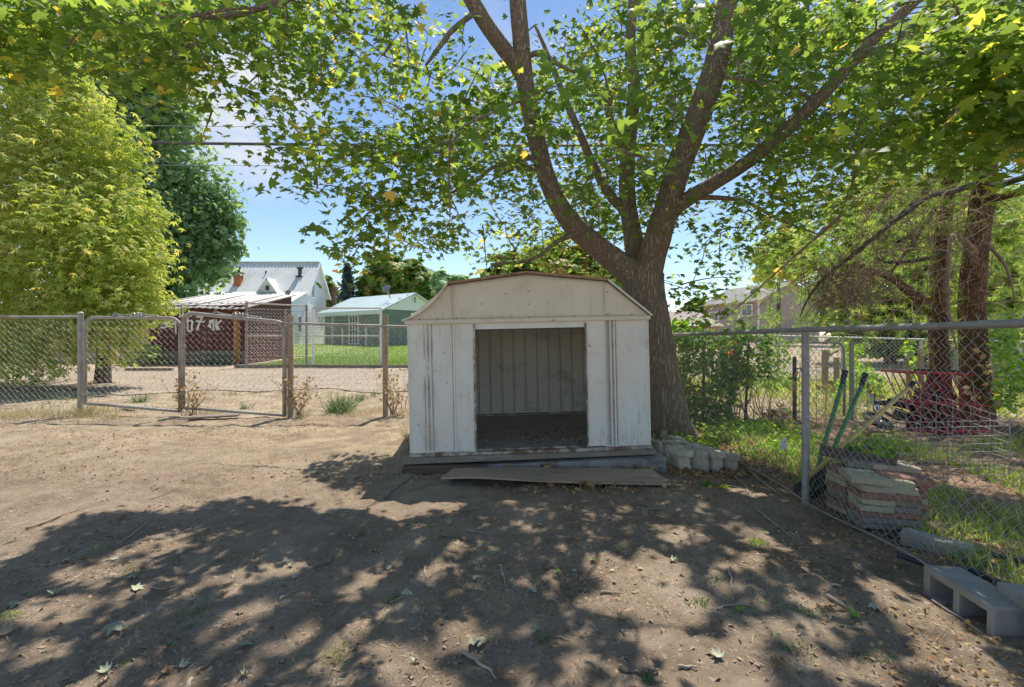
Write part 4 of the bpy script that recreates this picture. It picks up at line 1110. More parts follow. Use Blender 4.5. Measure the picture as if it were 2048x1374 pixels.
# tall poplar behind it
tp_ = P(320, 0, 30)
t = thing('poplar_tree', 'tall grey green tree rising behind the bright leafy tree', 'tree', (tp_.x, 30, 0.3))
MB().tube(*smoothline([Vector((tp_.x, 30, 0)), Vector((tp_.x + .2, 30, 6)), Vector((tp_.x - .3, 30, 13))], [.5, .38, .16], 6), 12, wob=.04).build('trunk', M['grey_bark'], t, smooth=True)
crown('crown', t, [(330, 160, 68), (285, 140, 55), (230, 130, 80), (270, 230, 110), (340, 235, 60), (220, 240, 110), (320, 330, 95), (395, 375, 55), (430, 420, 58), (460, 440, 34), (380, 450, 90), (440, 485, 45), (330, 470, 100), (300, 560, 80), (380, 530, 70), (428, 530, 38), (350, 590, 50), (470, 500, 22), (160, 160, 70), (240, 450, 120)], 30, 24000, 0.21, CLU, M['poplar'], .6, .55, .6)
simple_limbs(t, (tp_.x, 30, 5), [P(270, 230, 30), P(400, 400, 29.5), P(330, 330, 30), P(380, 500, 29), P(250, 450, 30)], .2, M['grey_bark'])

def bgtree(name, label, px, d, blobs, n, size, mat, r=.25, z0=.35, tmpl=CLU, group=None, **kw):
    b = P(px, 0, d)
    t = thing(name, label, 'tree', (b.x, d, z0), group)
    top = P(blobs[0][0], blobs[0][1], d)
    MB().tube(*smoothline([Vector((b.x, d, z0 - .2)), Vector((b.x + .1, d, (z0 + top.z) / 2)), top], [r, r * .75, r * .2], 4), 9, wob=.05).build('trunk', M['grey_bark'], t, smooth=True)
    crown('crown', t, blobs, d, n, size, tmpl, mat, **kw)
    return t
bgtree('round_tree', 'round green tree with rusty orange top behind the green house', 795, 55, [(795, 568, 48), (750, 575, 34), (835, 566, 38), (790, 535, 24), (765, 545, 22), (825, 540, 22), (735, 592, 25), (858, 580, 24)], 6500, .55, M['fargreen'], .4, .4, tb=.62)
bgtree('leafy_tree', 'small leafy tree between the farmhouse gable and the flue pipe', 650, 56, [(652, 582, 20), (645, 570, 14), (660, 600, 16)], 1200, .5, M['fargreen'], .25)
bgtree('grey_tree', 'pale grey green tree behind the shed roof, left of the ridge', 888, 48, [(890, 575, 26), (880, 556, 16), (905, 595, 24), (925, 570, 22)], 1800, .45, M['poplar'], .25, tb=.8)
bgtree('yard_tree', 'light green tree showing low between the shed roof and maple trunk', 1110, 17, [(1110, 545, 62), (1030, 545, 42), (1180, 540, 50), (990, 560, 30), (1220, 560, 40), (1090, 590, 60)], 4200, .26, M['fargreen'], .16, .1, tb=.75)
bgtree('slender_tree', 'thin light tree beside the taupe house gable', 1555, 40, [(1555, 500, 34), (1540, 535, 30), (1580, 525, 34), (1565, 480, 22), (1600, 490, 30), (1610, 520, 26)], 2600, .42, M['boxelder'], .2, tb=.45)
bgtree('garden_tree', 'broad green tree closing the view behind the pine trunks', 1780, 21, [(1790, 520, 120), (1700, 550, 70), (1880, 540, 110), (1770, 420, 90), (1680, 610, 50), (1850, 640, 80), (1740, 640, 70), (1900, 420, 80)], 8000, .3, M['fargreen'], .25, .1, tb=.6)
bgtree('corner_tree', 'bright green tree at the right edge behind the pines', 2040, 15, [(2010, 560, 90), (2060, 480, 100), (1990, 460, 70), (2070, 620, 100), (1980, 640, 60)], 4500, .24, M['boxelder'], .2, .1, tmpl=CLU, tb=.35)
bgtree('hedge_tree', 'low dark tree behind the low tan outbuilding', 1400, 60, [(1395, 610, 16), (1380, 625, 14), (1410, 622, 14)], 700, .5, M['fargreen'], .2)

# spruce
b = P(695, 0, 52)
t = thing('spruce_tree', 'dark blue grey spruce pointing up beside the flue pipe', 'tree', (b.x, 52, .4))
MB().tube([(b.x, 52, .2), (b.x, 52, 9.6)], [.25, .03], 8).build('trunk', M['grey_bark'], t, smooth=True)
N = 2600
hh = rng.random(N) ** 1.25; ang = rng.uniform(0, 6.28, N); tier = .75 + .25 * np.sin(hh * 48)
rad = (1 - hh) * 2.5 * tier * rng.uniform(.35, 1.05, N) + .08
pos2 = np.stack([b.x + rad * np.cos(ang), 52 + rad * np.sin(ang), 1.3 + hh * 8.2 - rad * .18], 1)
nn = np.stack([np.cos(ang) * .4, np.sin(ang) * .4, np.ones(N)], 1) + rng.normal(0, .3, (N, 3))
o = scatter('crown', *compound([(0, 1, .12, .35), (.7, .8, .1, .4), (-.7, .8, .1, .4)]), pos2, frames(nn, rng.uniform(0, 6.28, N)), .55 * rng.uniform(.6, 1.2, N), rng.random(N), M['spruce'], t); o['kind'] = 'stuff'

# pines in the neighbour's garden
NV, NF = [], []
rr = random.Random(3)
for k in range(16):
    a = rr.uniform(0, 6.28); el = rr.uniform(-.3, 1.2); l = rr.uniform(.75, 1.1)
    d_ = Vector((math.cos(a) * math.cos(el), math.sin(a) * math.cos(el), math.sin(el))); s_ = d_.cross(Vector((.3, .2, 1))).normalized() * .03
    i = len(NV); NV += [tuple(-s_), tuple(s_), tuple(d_ * l - Vector((0, 0, .12 * l)))]; NF.append((i, i + 1, i + 2))
NEED = (np.array(NV), np.array(NF))
PG = ["0000000000", "0002345566", "0046666777", "0567767778", "4677766777", "5776655667", "6665544556", "5443333445"]   # 64-pixel cells from x 1480, y 192
def pine(label, px, d, r, lean, branches, cells, n):
    b = P(px, 0, d)
    t = thing('pine_tree', label, 'tree', (b.x, d, 0), 'pines in the neighbouring garden')
    pts = [Vector((b.x + lean * k * .25 + .02 * math.sin(k * 2), d + .1 * math.sin(k), -.1 + k * 1.0)) for k in range(11)]
    MB().tube(*smoothline(pts, [r * (1.22 if k == 0 else 1.04 - .07 * k) for k in range(11)], 4), 16, wob=.03).build('trunk', M['pine_bark'], t, smooth=True)
    sk = list(pts)
    for bi, (mat_, br) in enumerate(branches):
        p_, r_ = smoothline(*limb(br), k=4)
        MB().tube(p_, r_, 7, wob=.05, seed=bi).build('limb', M[mat_], t, smooth=True); sk += p_
    ps = []
    for (c0, c1, r0, r1) in cells:
        for rw in range(r0, r1):
            for c in range(c0, c1):
                den = int(PG[rw][min(c, 9)])
                for _ in range(rng.poisson(den * n)):
                    ps.append(P(1480 + (c + rng.uniform(-.3, 1.3)) * 64, 192 + (rw + rng.uniform(-.3, 1.3)) * 64, d + abs(rng.normal(.2, 1.1)) - .3))
    ps = np.array([tuple(v) for v in ps])
    ps = ps[(ps[:, 2] > 1.0) & (ps[:, 0] > 2.2)]
    for tx, td, tr in ((P(1887, 0, 7.6).x, 7.6, .18), (P(1957, 0, 7.0).x, 7.0, .24)):   # the trunks are bare
        ps = ps[~((np.abs(ps[:, 0] / ps[:, 1] - tx / td) < tr / td) & (ps[:, 1] < td + .2) & (ps[:, 2] < 2.9))]
    nn = rng.normal(0, .6, (len(ps), 3)) + np.array([0, 0, .6])
    scatter('needles', *NEED, ps, frames(nn, rng.uniform(0, 6.28, len(ps))), rng.uniform(.09, .17, len(ps)), np.clip(rng.normal(.5, .27, len(ps)), 0, 1), M['pine'], t)['kind'] = 'stuff'
    tw = grow_twigs(ps[rng.choice(len(ps), min(170, len(ps)), replace=False)], sk, .004, .016)
    tag(tw.build('twigs', M['twig'], t, smooth=True, recalc=False), kind='stuff')
    return t, sk
tA, skA = pine('slimmer red barked pine trunk, left of the two behind the red gate', 1887, 7.6, .132, -.02,
     [('pine_bark', [(1885, 640, 7.5, .1), (1850, 608, 7.3, .085), (1815, 580, 7.1, .07), (1780, 555, 6.9, .05), (1740, 545, 6.7, .02)]),
      ('grey_bark', [(1885, 330, 7.5, .05), (1850, 385, 7.0, .045), (1790, 440, 6.7, .035), (1720, 500, 6.5, .03), (1660, 545, 6.4, .02), (1620, 590, 6.3, .013), (1600, 635, 6.3, .006)]),
      ('grey_bark', [(1900, 500, 7.4, .04), (1840, 520, 6.9, .03), (1770, 525, 6.7, .02)]),
      ('twig', [(1887, 280, 7.5, .04), (1830, 330, 7.2, .03), (1760, 410, 7.0, .02), (1720, 445, 6.9, .01)]),
      ('grey_bark', [(1890, 380, 7.5, .04), (1850, 450, 7.1, .03), (1800, 520, 6.9, .02), (1750, 590, 6.8, .008)])], [(0, 7, 0, 8)], 8)
tB, skB = pine('thick red barked pine trunk, right of the two behind the red gate', 1957, 7.0, .178, .01,
     [('grey_bark', [(1960, 345, 6.9, .06), (1990, 370, 6.4, .05), (2048, 355, 5.9, .04), (2130, 340, 5.5, .03)]),
      ('pine_bark', [(1960, 400, 6.9, .06), (2000, 395, 6.4, .05), (2050, 382, 6.0, .045), (2140, 370, 5.6, .03)]),
      ('grey_bark', [(1955, 365, 6.9, .05), (1900, 385, 6.5, .04), (1860, 392, 6.3, .035), (1800, 435, 6.1, .028), (1740, 480, 6.0, .02), (1690, 520, 5.9, .01)]),
      ('twig', [(1950, 500, 6.9, .04), (1905, 470, 6.6, .03), (1895, 560, 6.4, .022), (1900, 640, 6.3, .018), (1915, 700, 6.2, .008)]),
      ('twig', [(1965, 480, 6.9, .03), (2010, 530, 6.5, .02), (2030, 600, 6.3, .01)])], [(6, 10, 0, 8), (4, 7, 1, 4)], 8)
# dead hanging twigs of the lower pine limbs
m = MB()
for k in range(900):
    c = P(rng.uniform(1640, 1990), 330 + 300 * rng.beta(1.6, 2), rng.uniform(6.0, 7.2))
    if rng.random() < .3: c = P(rng.normal(1690, 45), rng.uniform(530, 600), 6.4)
    d_ = Vector((rng.normal(-.4, .7), rng.normal(-.1, .5), rng.normal(-.35, .6))).normalized()
    ln = rng.uniform(.25, .7); pts = [c]
    for j in range(4):
        d_ = (d_ + Vector((rng.normal(0, .25), rng.normal(0, .25), rng.normal(-.12, .2)))).normalized(); pts.append(pts[-1] + d_ * ln / 4)
    m.tube(pts, [.006, .005, .004, .003, .0015], 4, cap=False)
tag(m.build('dead_twigs', M['twig'], tA, smooth=True, recalc=False), 'tangle of dead brown hanging twigs', kind='stuff')

# ------------------------------------------------------------------ fences
def chain(m, a, b, z0, z1, pitch, r, barbs=True, n=3, bow=0.0, zf=None, seed=0):
    """woven wire from plan point a to b"""
    a, b = Vector((a[0], a[1], 0)), Vector((b[0], b[1], 0)); L_ = (b - a).length; u = (b - a) / L_; nr = Vector((-u.y, u.x, 0))
    k = int(L_ / pitch); rg = random.Random(seed)
    pitch *= .5; k = int(L_ / pitch); st = pitch * 1.06
    for i in range(k):
        s0 = i * pitch; zb = z0 + rg.uniform(-.012, .012); zt = z1
        if zf: zt = zf(s0 / L_)
        nz = max(2, int(round((zt - zb) / st))); pts = []
        for j in range(nz + 1):
            s = s0 + (pitch * 1.04 if (i + j) % 2 else -pitch * .04)
            z = zb + (zt - zb) * j / nz
            s += .007 * math.sin(s0 * 3.1 + z * 4 + seed) + .004 * math.sin(s0 * 11 + z * 9)
            z += .008 * math.sin(s0 * 2.3 + 1) * (z - z0)
            bw = bow * math.sin(math.pi * (z - z0) / (z1 - z0)) * math.sin(3.1 * s + 1)
            pts.append(a + u * s + nr * (r * (1 if (i + j) % 2 else -1) + bw) + Vector((0, 0, z)))
        if barbs:
            tip = a + u * (s0 + pitch * (.0 if (i + nz) % 2 else 1.0)) + Vector((0, 0, zt + pitch * .2))
            if (i + nz) % 2 == 0: pts = pts + [pts[-1] + u * (pitch * .5) + Vector((0, 0, pitch * .8)), ]
            else: pts = pts + [pts[-1] - u * (pitch * .5) + Vector((0, 0, pitch * .8))]
        m.tube(pts, r, n, cap=False)

def pole(x, y, z0, z1, r, cap=True, n=12, lean=(0, 0)):
    m = MB().tube([(x, y, z0), (x + lean[0], y + lean[1], z1)], r, n)
    if cap:
        X, Y = x + lean[0], y + lean[1]
        m.tube([(X, Y, z1 - .02), (X, Y, z1 + .012), (X, Y, z1 + .03)], [r * 1.12, r * 1.12, r * .5], n)
    return m

FY = 7.7
fx = lambda px, d=FY: (px - 1024) / FOC * d
fz = lambda py, d=FY: CAMZ - (py - HORY) / FOC * d
# left yard fence
lf = thing('chain_link_fence', 'left end of the chain link fence with a galvanised gate post', 'fence', (fx(160), FY, 0))
pole(fx(161), FY, -.1, fz(627), .042).build('post', M['galv'], lf, smooth=False)
pole(fx(153), FY + .06, -.1, fz(636), .025, False).build('post', M['galv_old'], lf)
MB().tube([(fx(-160), FY, fz(634)), (fx(153), FY, fz(634))], .022, 8).build('top_rail', M['galv_old'], lf, smooth=True)
m = MB(); chain(m, (fx(-160), FY), (fx(152), FY), .03, fz(636), .10, .0019); tag(m.build('woven_wire', M['wire_old'], lf), kind='stuff')
m = MB()
for z in (.3, .85, 1.45): m.tube([(fx(161) - .0, FY, z), (fx(161), FY, z + .025)], .047, 12)
m.build('post_band', M['galv_old'], lf)

def gate(label, x0, x1, zb0, zb1, zt0, zt1, r0, flip):
    g = thing('gate', label, 'gate', ((x0 + x1) / 2, FY - .05, 0), 'pair of wire gates in the left fence')
    y = FY - .05; c = .16
    def corner(cx, cz, a0, a1, rad): return [Vector((cx + rad * math.cos(a), y, cz + rad * math.sin(a))) for a in np.linspace(a0, a1, 6)]
    pts = [Vector((x0, y, zb0 - .0))] + corner(x0 + c, zt0 - c, math.pi, math.pi / 2, c) + corner(x1 - c, zt1 - c, math.pi / 2, 0, c) + [Vector((x1, y, zb1))]
    MB().tube(pts, r0, 10).build('frame', M['galv_old'], g, smooth=True)
    MB().tube([Vector((x0, y, zb0 + .02)), Vector((x1, y, zb1 + .02))], .024, 8).build('bottom_rail', M['galv_old'], g, smooth=True)
    m = MB(); chain(m, (x0 + .03, y), (x1 - .03, y), min(zb0, zb1) + .03, zt1, .10, .0021, False, zf=lambda t: zt0 + (zt1 - zt0) * t - .01)
    tag(m.build('woven_wire', M['wire_old'], g), kind='stuff')
    m = MB()                                   # tie wires lie along the top rail
    for (s, e) in ((.28, .52), (.56, .80)):
        for w in range(2):
            a = x0 + (x1 - x0) * (s + .02 * w); b_ = x0 + (x1 - x0) * e
            zz = lambda x: zt0 + (zt1 - zt0) * (x - x0) / (x1 - x0)
            m.tube([(a, y - .02, zz(a) - .02), (a + .03, y, zz(a) + .06 + .03 * w), (a + .1, y + .01, zz(a) + .05), (b_ - .06, y, zz(b_) + .045), (b_, y - .02, zz(b_) - .03)], .006, 5)
    for q_ in (.5, .54, .57):
        x = x0 + (x1 - x0) * q_; zz = zt0 + (zt1 - zt0) * q_
        m.tube([(x - .03, y - .02, zz - .02), (x - .01, y, zz + .07), (x + .03, y, zz + .085), (x + .06, y - .02, zz - .02)], .009, 5)
    m.build('tie_wire', M['wire'], g, smooth=True)
    xh = x0 if not flip else x1
    for z in (.35, 1.15): MB().tube([(xh, y, z), (xh, y, z + .05)], r0 * 1.35, 10).build('hinge', M['galv'], g)
    return g
gate('left wire gate leaf with rounded pipe frame, next to the galvanised post', fx(176), fx(364), fz(808), fz(824), fz(635), fz(636), .026, False)
gate('right wire gate leaf with taller rounded pipe frame in front of graffiti', fx(370), fx(572), fz(817), fz(832), fz(627), fz(643), .034, False)
# short run of fence between the gates and the shed
mf = thing('chain_link_fence', 'wire fence run on two brown posts between gates and shed', 'fence', (fx(675), FY, 0))
for px in (581, 771):
    m = MB(); m.box((fx(px), FY, .80), (.078, .078, 1.78)); m.build('post', M['post_brown'], mf, bevel=.01)
MB().tube([(fx(560), FY - .06, fz(646)), (fx(830), FY - .06, fz(654))], .022, 8).build('top_rail', M['galv_old'], mf, smooth=True)
m = MB(); chain(m, (fx(586), FY), (fx(1190), FY), .05, fz(652), .10, .0019); tag(m.build('woven_wire', M['wire_old'], mf), kind='stuff')
m = MB()
for px in (581, 771):
    for z in (.5, 1.0, 1.45): m.tube([(fx(px) - .05, FY - .05, z), (fx(px) + .05, FY - .05, z + .01)], .005, 5)
m.build('tie_wire', M['wire'], mf)

# enclosure on the lawn beyond the alley
kf = thing('wire_enclosure', 'tall chain link enclosure panels standing along the lawn edge', 'fence', (fx(620, 19), 19, 0))
KY = 19.0
kx = lambda px, d=KY: (px - 1024) / FOC * d
kz = lambda py, d=KY: CAMZ - (py - HORY) / FOC * d
for px, top, mt in ((493, 603, 'galv_old'), (571, 618, 'galv'), (613, 610, 'galv_old'), (626, 613, 'white'), (762, 616, 'white'), (767, 640, 'galv_old')):
    pole(kx(px), KY, 0, kz(top), .05, False, 8).build('post', M[mt], kf)
m = MB()
for a, ya, b_, yb in ((493, 606, 613, 612), (626, 616, 762, 616), (493, 672, 571, 672), (571, 672, 762, 672), (493, 733, 767, 734)):
    m.tube([(kx(a), KY, kz(ya)), (kx(b_), KY, kz(yb))], .032, 7)
m.build('rail', M['wire_old'], kf, smooth=True)
m = MB(); chain(m, (kx(493), KY + .02), (kx(765), KY + .02), .05, kz(617), .14, .006, False); tag(m.build('woven_wire', M['wire'], kf), kind='stuff')
o = MB().bar((kx(478), 18.72, .03), (kx(860), 18.72, .03), .14, .14).build('lawn_edging', M['greywood'], None); tag(o, 'dark wooden edging board along the front of the green lawn', 'edging board')
o = MB().bar(G(252, 741) + Vector((0, 0, .04)), G(345, 741) + Vector((0, 0, .04)), .14, .12).build('lawn_edging', M['greywood'], None); tag(o, 'short dark edging board in the alley before the red shed', 'edging board')

# right fence runs from beside the camera to the rear fence
XF = 2.4; RZ_ = lambda y: 1.425 - .014 * (y - 2.0)
rf = thing('chain_link_fence', 'near right chain link fence with grey steel post and top rail', 'fence', (XF, 3.67, 0))
pole((1613 - 1024) / FOC * 3.67 + .005, 3.69, -.15, RZ_(3.69) - .02, .0285, False, 16).build('post', M['galv'], rf, smooth=False)
pole(XF, 6.85, -.15, 1.36, .03, True, 12).build('post', M['galv_old'], rf, smooth=False)
pole(XF, .95, -.15, 1.42, .03, True, 12).build('post', M['galv'], rf)
MB().tube([(XF - .035, y, RZ_(y) + .004 * math.sin(y * 2)) for y in np.linspace(.9, 6.9, 30)], .021, 12).build('top_rail', M['galv'], rf, smooth=True)
m = MB(); chain(m, (XF, .9), (XF, 6.85), .015, 1.395, .070, .0022, True, 4, bow=.012, zf=lambda t: RZ_(.9 + 5.95 * t) + .03, seed=4); tag(m.build('woven_wire', M['galv'], rf, smooth=True), kind='stuff')
MB().tube([(XF - .03 + .02 * math.sin(y * 3), y, .035 + .012 * math.sin(y * 5)) for y in np.linspace(1.2, 6.8, 40)], .006, 6).build('tension_wire', M['galv_old'], rf, smooth=True)
m = MB()
for z in (.25, .7, 1.15): m.tube([(2.39, 3.69, z), (2.39, 3.69, z + .012)], .0325, 12)
m.build('tie_wire', M['wire'], rf)

# rear fence of the garden with its arched gate
gf = thing('chain_link_fence', 'dark rear wire fence overgrown by vines behind the tree', 'fence', (3.6, 7.45, 0))
for px, tpz, ln in ((1468, 1.2, .12), (1502, 1.22, .06), (1418, 1.2, .02)):
    b = P(px - 12, 820, 7.4); MB().tube([(b.x, 7.4, -.1), (b.x + ln, 7.4, tpz)], .022, 7).build('post', M['dark'], gf)
pole(P(1589, 0, 7.4).x, 7.4, -.1, 1.0, .03, False, 8).build('post', M['dark'], gf)
pole(P(1703, 0, 7.4).x, 7.4, -.1, 1.25, .035, False, 8).build('post', M['galv_old'], gf)
m = MB(); chain(m, (2.45, 7.42), (P(1589, 0, 7.4).x, 7.42), .05, 1.22, .075, .0026); tag(m.build('woven_wire', M['galv_old'], gf), kind='stuff')
g = thing('garden_gate', 'small arched pipe gate with wire mesh in the neighbouring garden', 'gate', (5.0, 7.3, 0))
gx0, gx1 = P(1606, 0, 7.3).x, P(1688, 0, 7.3).x; gt = P(0, 685, 7.3).z
pts = [Vector((gx0, 7.3, .05)), Vector((gx0, 7.3, gt - .16))] + [Vector((gx0 + .14 - .14 * math.cos(a), 7.3, gt - .14 + .14 * math.sin(a))) for a in np.linspace(.2, 1.57, 5)] + [Vector((gx1 - .14 + .14 * math.sin(a), 7.3, gt - .14 + .14 * math.cos(a))) for a in np.linspace(0, 1.4, 5)] + [Vector((gx1, 7.3, gt - .16)), Vector((gx1, 7.3, .05))]
MB().tube(pts, .019, 8).build('frame', M['galv'], g, smooth=True)
m = MB(); chain(m, (gx0 + .02, 7.31), (gx1 - .02, 7.31), .08, gt - .02, .07, .0024, False); tag(m.build('woven_wire', M['galv_old'], g), kind='stuff')
m = MB(); m.tube([(gx0 - .15, 7.28, .82), (gx0 + .05, 7.28, .82)], .012, 6); m.box((gx0, 7.27, .80), (.09, .05, .07)); m.build('latch', M['dark'], g)
# far boundary fence of the garden
ff = thing('chain_link_fence', 'far pale wire fence across the back of the neighbouring garden', 'fence', (7.5, 11, 0))
fa, fb = Vector((P(1500, 0, 13.5).x, 13.5, 0)), Vector((P(2200, 0, 8.6).x, 8.6, 0))
zt = lambda t: 1.34 - .16 * t
MB().tube([Vector((fa.lerp(fb, t).x, fa.lerp(fb, t).y, zt(t))) for t in np.linspace(0, 1, 8)], .022, 7).build('top_rail', M['wire'], ff, smooth=True)
for t in (.12, .36, .60, .84):
    q_ = fa.lerp(fb, t); pole(q_.x, q_.y, -.1, zt(t) - .01, .03, False, 8).build('post', M['wire'], ff)
m = MB(); chain(m, fa, fb, .04, 1.2, .085, .0034, zf=lambda t: zt(t)); tag(m.build('woven_wire', M['wire'], ff), kind='stuff')
# old boards standing by it
for k, (px, d, top, w) in enumerate([(1650, 10.6, 1.0, .13), (1673, 10.6, .82, .11), (1818, 9.6, 1.02, .1), (1842, 9.7, 1.06, .1), (1862, 9.5, .98, .09)]):
    b = P(px, 0, d)
    o = MB().box((b.x, d, top / 2 - .03), (w, .05, top + .06)).build('wooden_stake', M['post_brown'], None, bevel=.005)
    tag(o, ['taller weathered stake seen through the arched gate', 'shorter weathered stake seen through the arched gate', 'leftmost of three pale stakes before the far wire fence', 'middle of three pale stakes before the far wire fence', 'rightmost of three pale stakes, nearest the pines'][k], 'stake', 'stakes by the far fence')
b = P(1985, 0, 11)
o = MB().box((b.x + 1.0, 11.2, .5), (3.4, .08, 1.06)).build('board_fence', M['greywood'], None); tag(o, 'low dark board fence at the right behind the pines', 'fence')

# bent cattle panel in the garden
cp_ = thing('cattle_panel', 'bent galvanised wire grid panel standing across the garden', 'wire panel', (4.55, 5.4, 0))
ca, cb = Vector((4.42, 7.0, 0)), Vector((4.70, 4.3, 0)); cc = Vector((3.1, 4.15, 0))
lv = [.04, .16, .29, .42, .55, .68, .83, .92]
sag_ = lambda t: 1 - .42 * t ** 1.6
m = MB()
for z in lv:
    m.tube([Vector((*ca.lerp(cb, t).xy, z * sag_(t) + .02 + .008 * math.sin(t * 9 + z * 20))) for t in np.linspace(0, 1, 9)], .0034, 5, cap=False)
    m.tube([Vector((*cb.lerp(cc, t).xy, z * .58 + .02)) for t in np.linspace(0, 1, 6)], .0036, 5, cap=False)
tag(m.build('long_wire', M['galv_old'], cp_, smooth=True), kind='stuff')
m = MB()
for t in np.linspace(0, 1, 17): q_ = ca.lerp(cb, t); m.tube([(q_.x, q_.y, 0), (q_.x + .01, q_.y, .94 * sag_(t) + .02)], .0036, 5, cap=False)
for t in np.linspace(0, 1, 11): q_ = cb.lerp(cc, t); m.tube([(q_.x, q_.y, 0), (q_.x, q_.y, .55)], .0036, 5, cap=False)
tag(m.build('upright_wire', M['galv_old'], cp_, smooth=True), kind='stuff')

# red scissor gate leaning on the pines
rg_ = thing('red_gate', 'red folding metal gate with slanted bars leaning against the pines', 'gate', (6.0, 6.3, 0))
def slat_gate(x0t, x1t, x0b, x1b, yt, yb, dt, n, lay):
    tl, tr, bl_, br_ = P(x0t, yt, dt + .25), P(x1t, yt + 6, dt + .25), P(x0b, yb, dt), P(x1b, yb + 4, dt)
    MB().bar(tl + Vector((-.04, 0, 0)), tr, .026, .026).build('rail', M['red'], rg_, bevel=.004)
    MB().bar(bl_, br_, .026, .026).build('rail', M['red'], rg_, bevel=.004)
    mid0, mid1 = tl.lerp(bl_, .52), tr.lerp(br_, .52)
    MB().bar(mid0 + Vector((0, -.025, 0)), mid1 + Vector((0, -.025, 0)), .012, .02).build('brace', M['red'], rg_)
    for k in range(n):
        t = (k + .15) / n
        a, b_ = tl.lerp(tr, t), bl_.lerp(br_, t)
        MB().bar(a, b_, .012, .010, (0, 1, 0)).build('bar', M['red'], rg_)
slat_gate(1768, 1930, 1822, 1985, 741, 860, 6.15, 12, 0)
slat_gate(1795, 1950, 1862, 2014, 744, 866, 6.28, 9, 1)
# dark cart behind it
o = thing('garden_cart', 'black garden cart half hidden behind the red folding gate', 'cart', (5.85, 6.7, 0))
m = MB()
m.hexa([P(1815, 845, 6.65), P(1905, 850, 6.65), P(1905, 850, 7.0), P(1815, 845, 7.0), P(1830, 775, 6.6), P(1915, 790, 6.6), P(1915, 790, 7.05), P(1830, 775, 7.05)]); m.build('tray', M['tarp'], o, bevel=.02)
for a, b_ in (((1816, 860), (1868, 742)), ((1868, 742), (1925, 850)), ((1830, 742), (1930, 746))):
    MB().bar(P(*a, 6.62), P(*b_, 6.62), .07, .05, (0, 1, 0)).build('frame_bar', M['tarp'], o)
for px in (1835, 1900):
    c = P(px, 843, 6.5); m = MB(); m.tube([c + Vector((.13 * math.cos(a), 0, .13 * math.sin(a))) for a in np.linspace(0, 6.283, 20)], .03, 8, cap=False); m.build('wheel', M['rubber'], o, smooth=True)
# toppled small motorbike
mb = thing('minibike', 'toppled small motorbike with shiny front wheel and black frame', 'motorbike', (5.2, 6.6, 0))
def wheel(c, r, nrm, w):
    n_ = Vector(nrm).normalized(); q_ = n_.to_track_quat('Z', 'Y').to_matrix()
    ring = lambda rad, off=0: [Vector(c) + n_ * off + q_ @ Vector((rad * math.cos(a), rad * math.sin(a), 0)) for a in np.linspace(0, 2 * math.pi, 25)]
    wo = MB().tube(ring(r), w, 10, cap=False).build('wheel', M['rubber'], mb, smooth=True)
    MB().tube(ring(r * .78), w * .42, 8, cap=False).build('rim', M['chrome'], wo, smooth=True)
    m = MB()
    for k in range(14):
        a = 2 * math.pi * k / 14
        m.tube([Vector(c) + n_ * .02 * (1 if k % 2 else -1) + q_ @ Vector((.03 * math.cos(a), .03 * math.sin(a), 0)), Vector(c) + q_ @ Vector((r * .77 * math.cos(a + .2), r * .77 * math.sin(a + .2), 0))], .006, 5)
    m.tube([Vector(c) - n_ * .05, Vector(c) + n_ * .05], .04, 10)
    m.build('hub', M['chrome'], wo)
wc = P(1756, 848, 6.45); wc.z = .14
wheel(wc, .15, (.25, -.45, 1), .042)
wheel(P(1862, 842, 6.75), .15, (.2, -.6, .8), .042)
m = MB(); m.tube([wc + Vector((0, 0, .03)), P(1748, 812, 6.5), P(1738, 788, 6.55)], .016, 8); m.tube([wc + Vector((.06, .02, .05)), P(1756, 812, 6.55), P(1742, 786, 6.6)], .016, 8)
m.tube([P(1733, 781, 6.5), P(1744, 792, 6.6), P(1757, 800, 6.75)], .011, 7); m.build('fork', M['chrome'], mb, smooth=True)
m = MB(); m.tube([P(1744, 805, 6.55), P(1790, 806, 6.65), P(1830, 815, 6.7), P(1862, 842, 6.75)], [.03, .05, .06, .03], 9); m.tube([P(1750, 815, 6.55), P(1795, 838, 6.6), P(1845, 842, 6.7)], .022, 8); m.build('frame', M['plastic'], mb, smooth=True)
m = MB(); m.tube([P(1778, 800, 6.6), P(1800, 803, 6.62), P(1826, 808, 6.66)], [.03, .065, .05], 10); m.build('seat', M['rubber'], mb, smooth=True)
m = MB(); m.box(P(1803, 828, 6.62), (.17, .12, .12), Euler((.3, .3, .2)).to_matrix()); m.build('engine', M['dark'], mb, bevel=.02)
o = MB(); c = P(1460, 745, 9.0); o.hexa([c + Vector((x, y, z)) for z in (-.35, .2) for x, y in ((-.12, -.15), (.12, -.15), (.12, .15), (-.12, .15))]); tag(o.build('blue_bin', M['blue'], None, bevel=.03), 'small blue object glimpsed through the vines on the rear fence', 'bin')

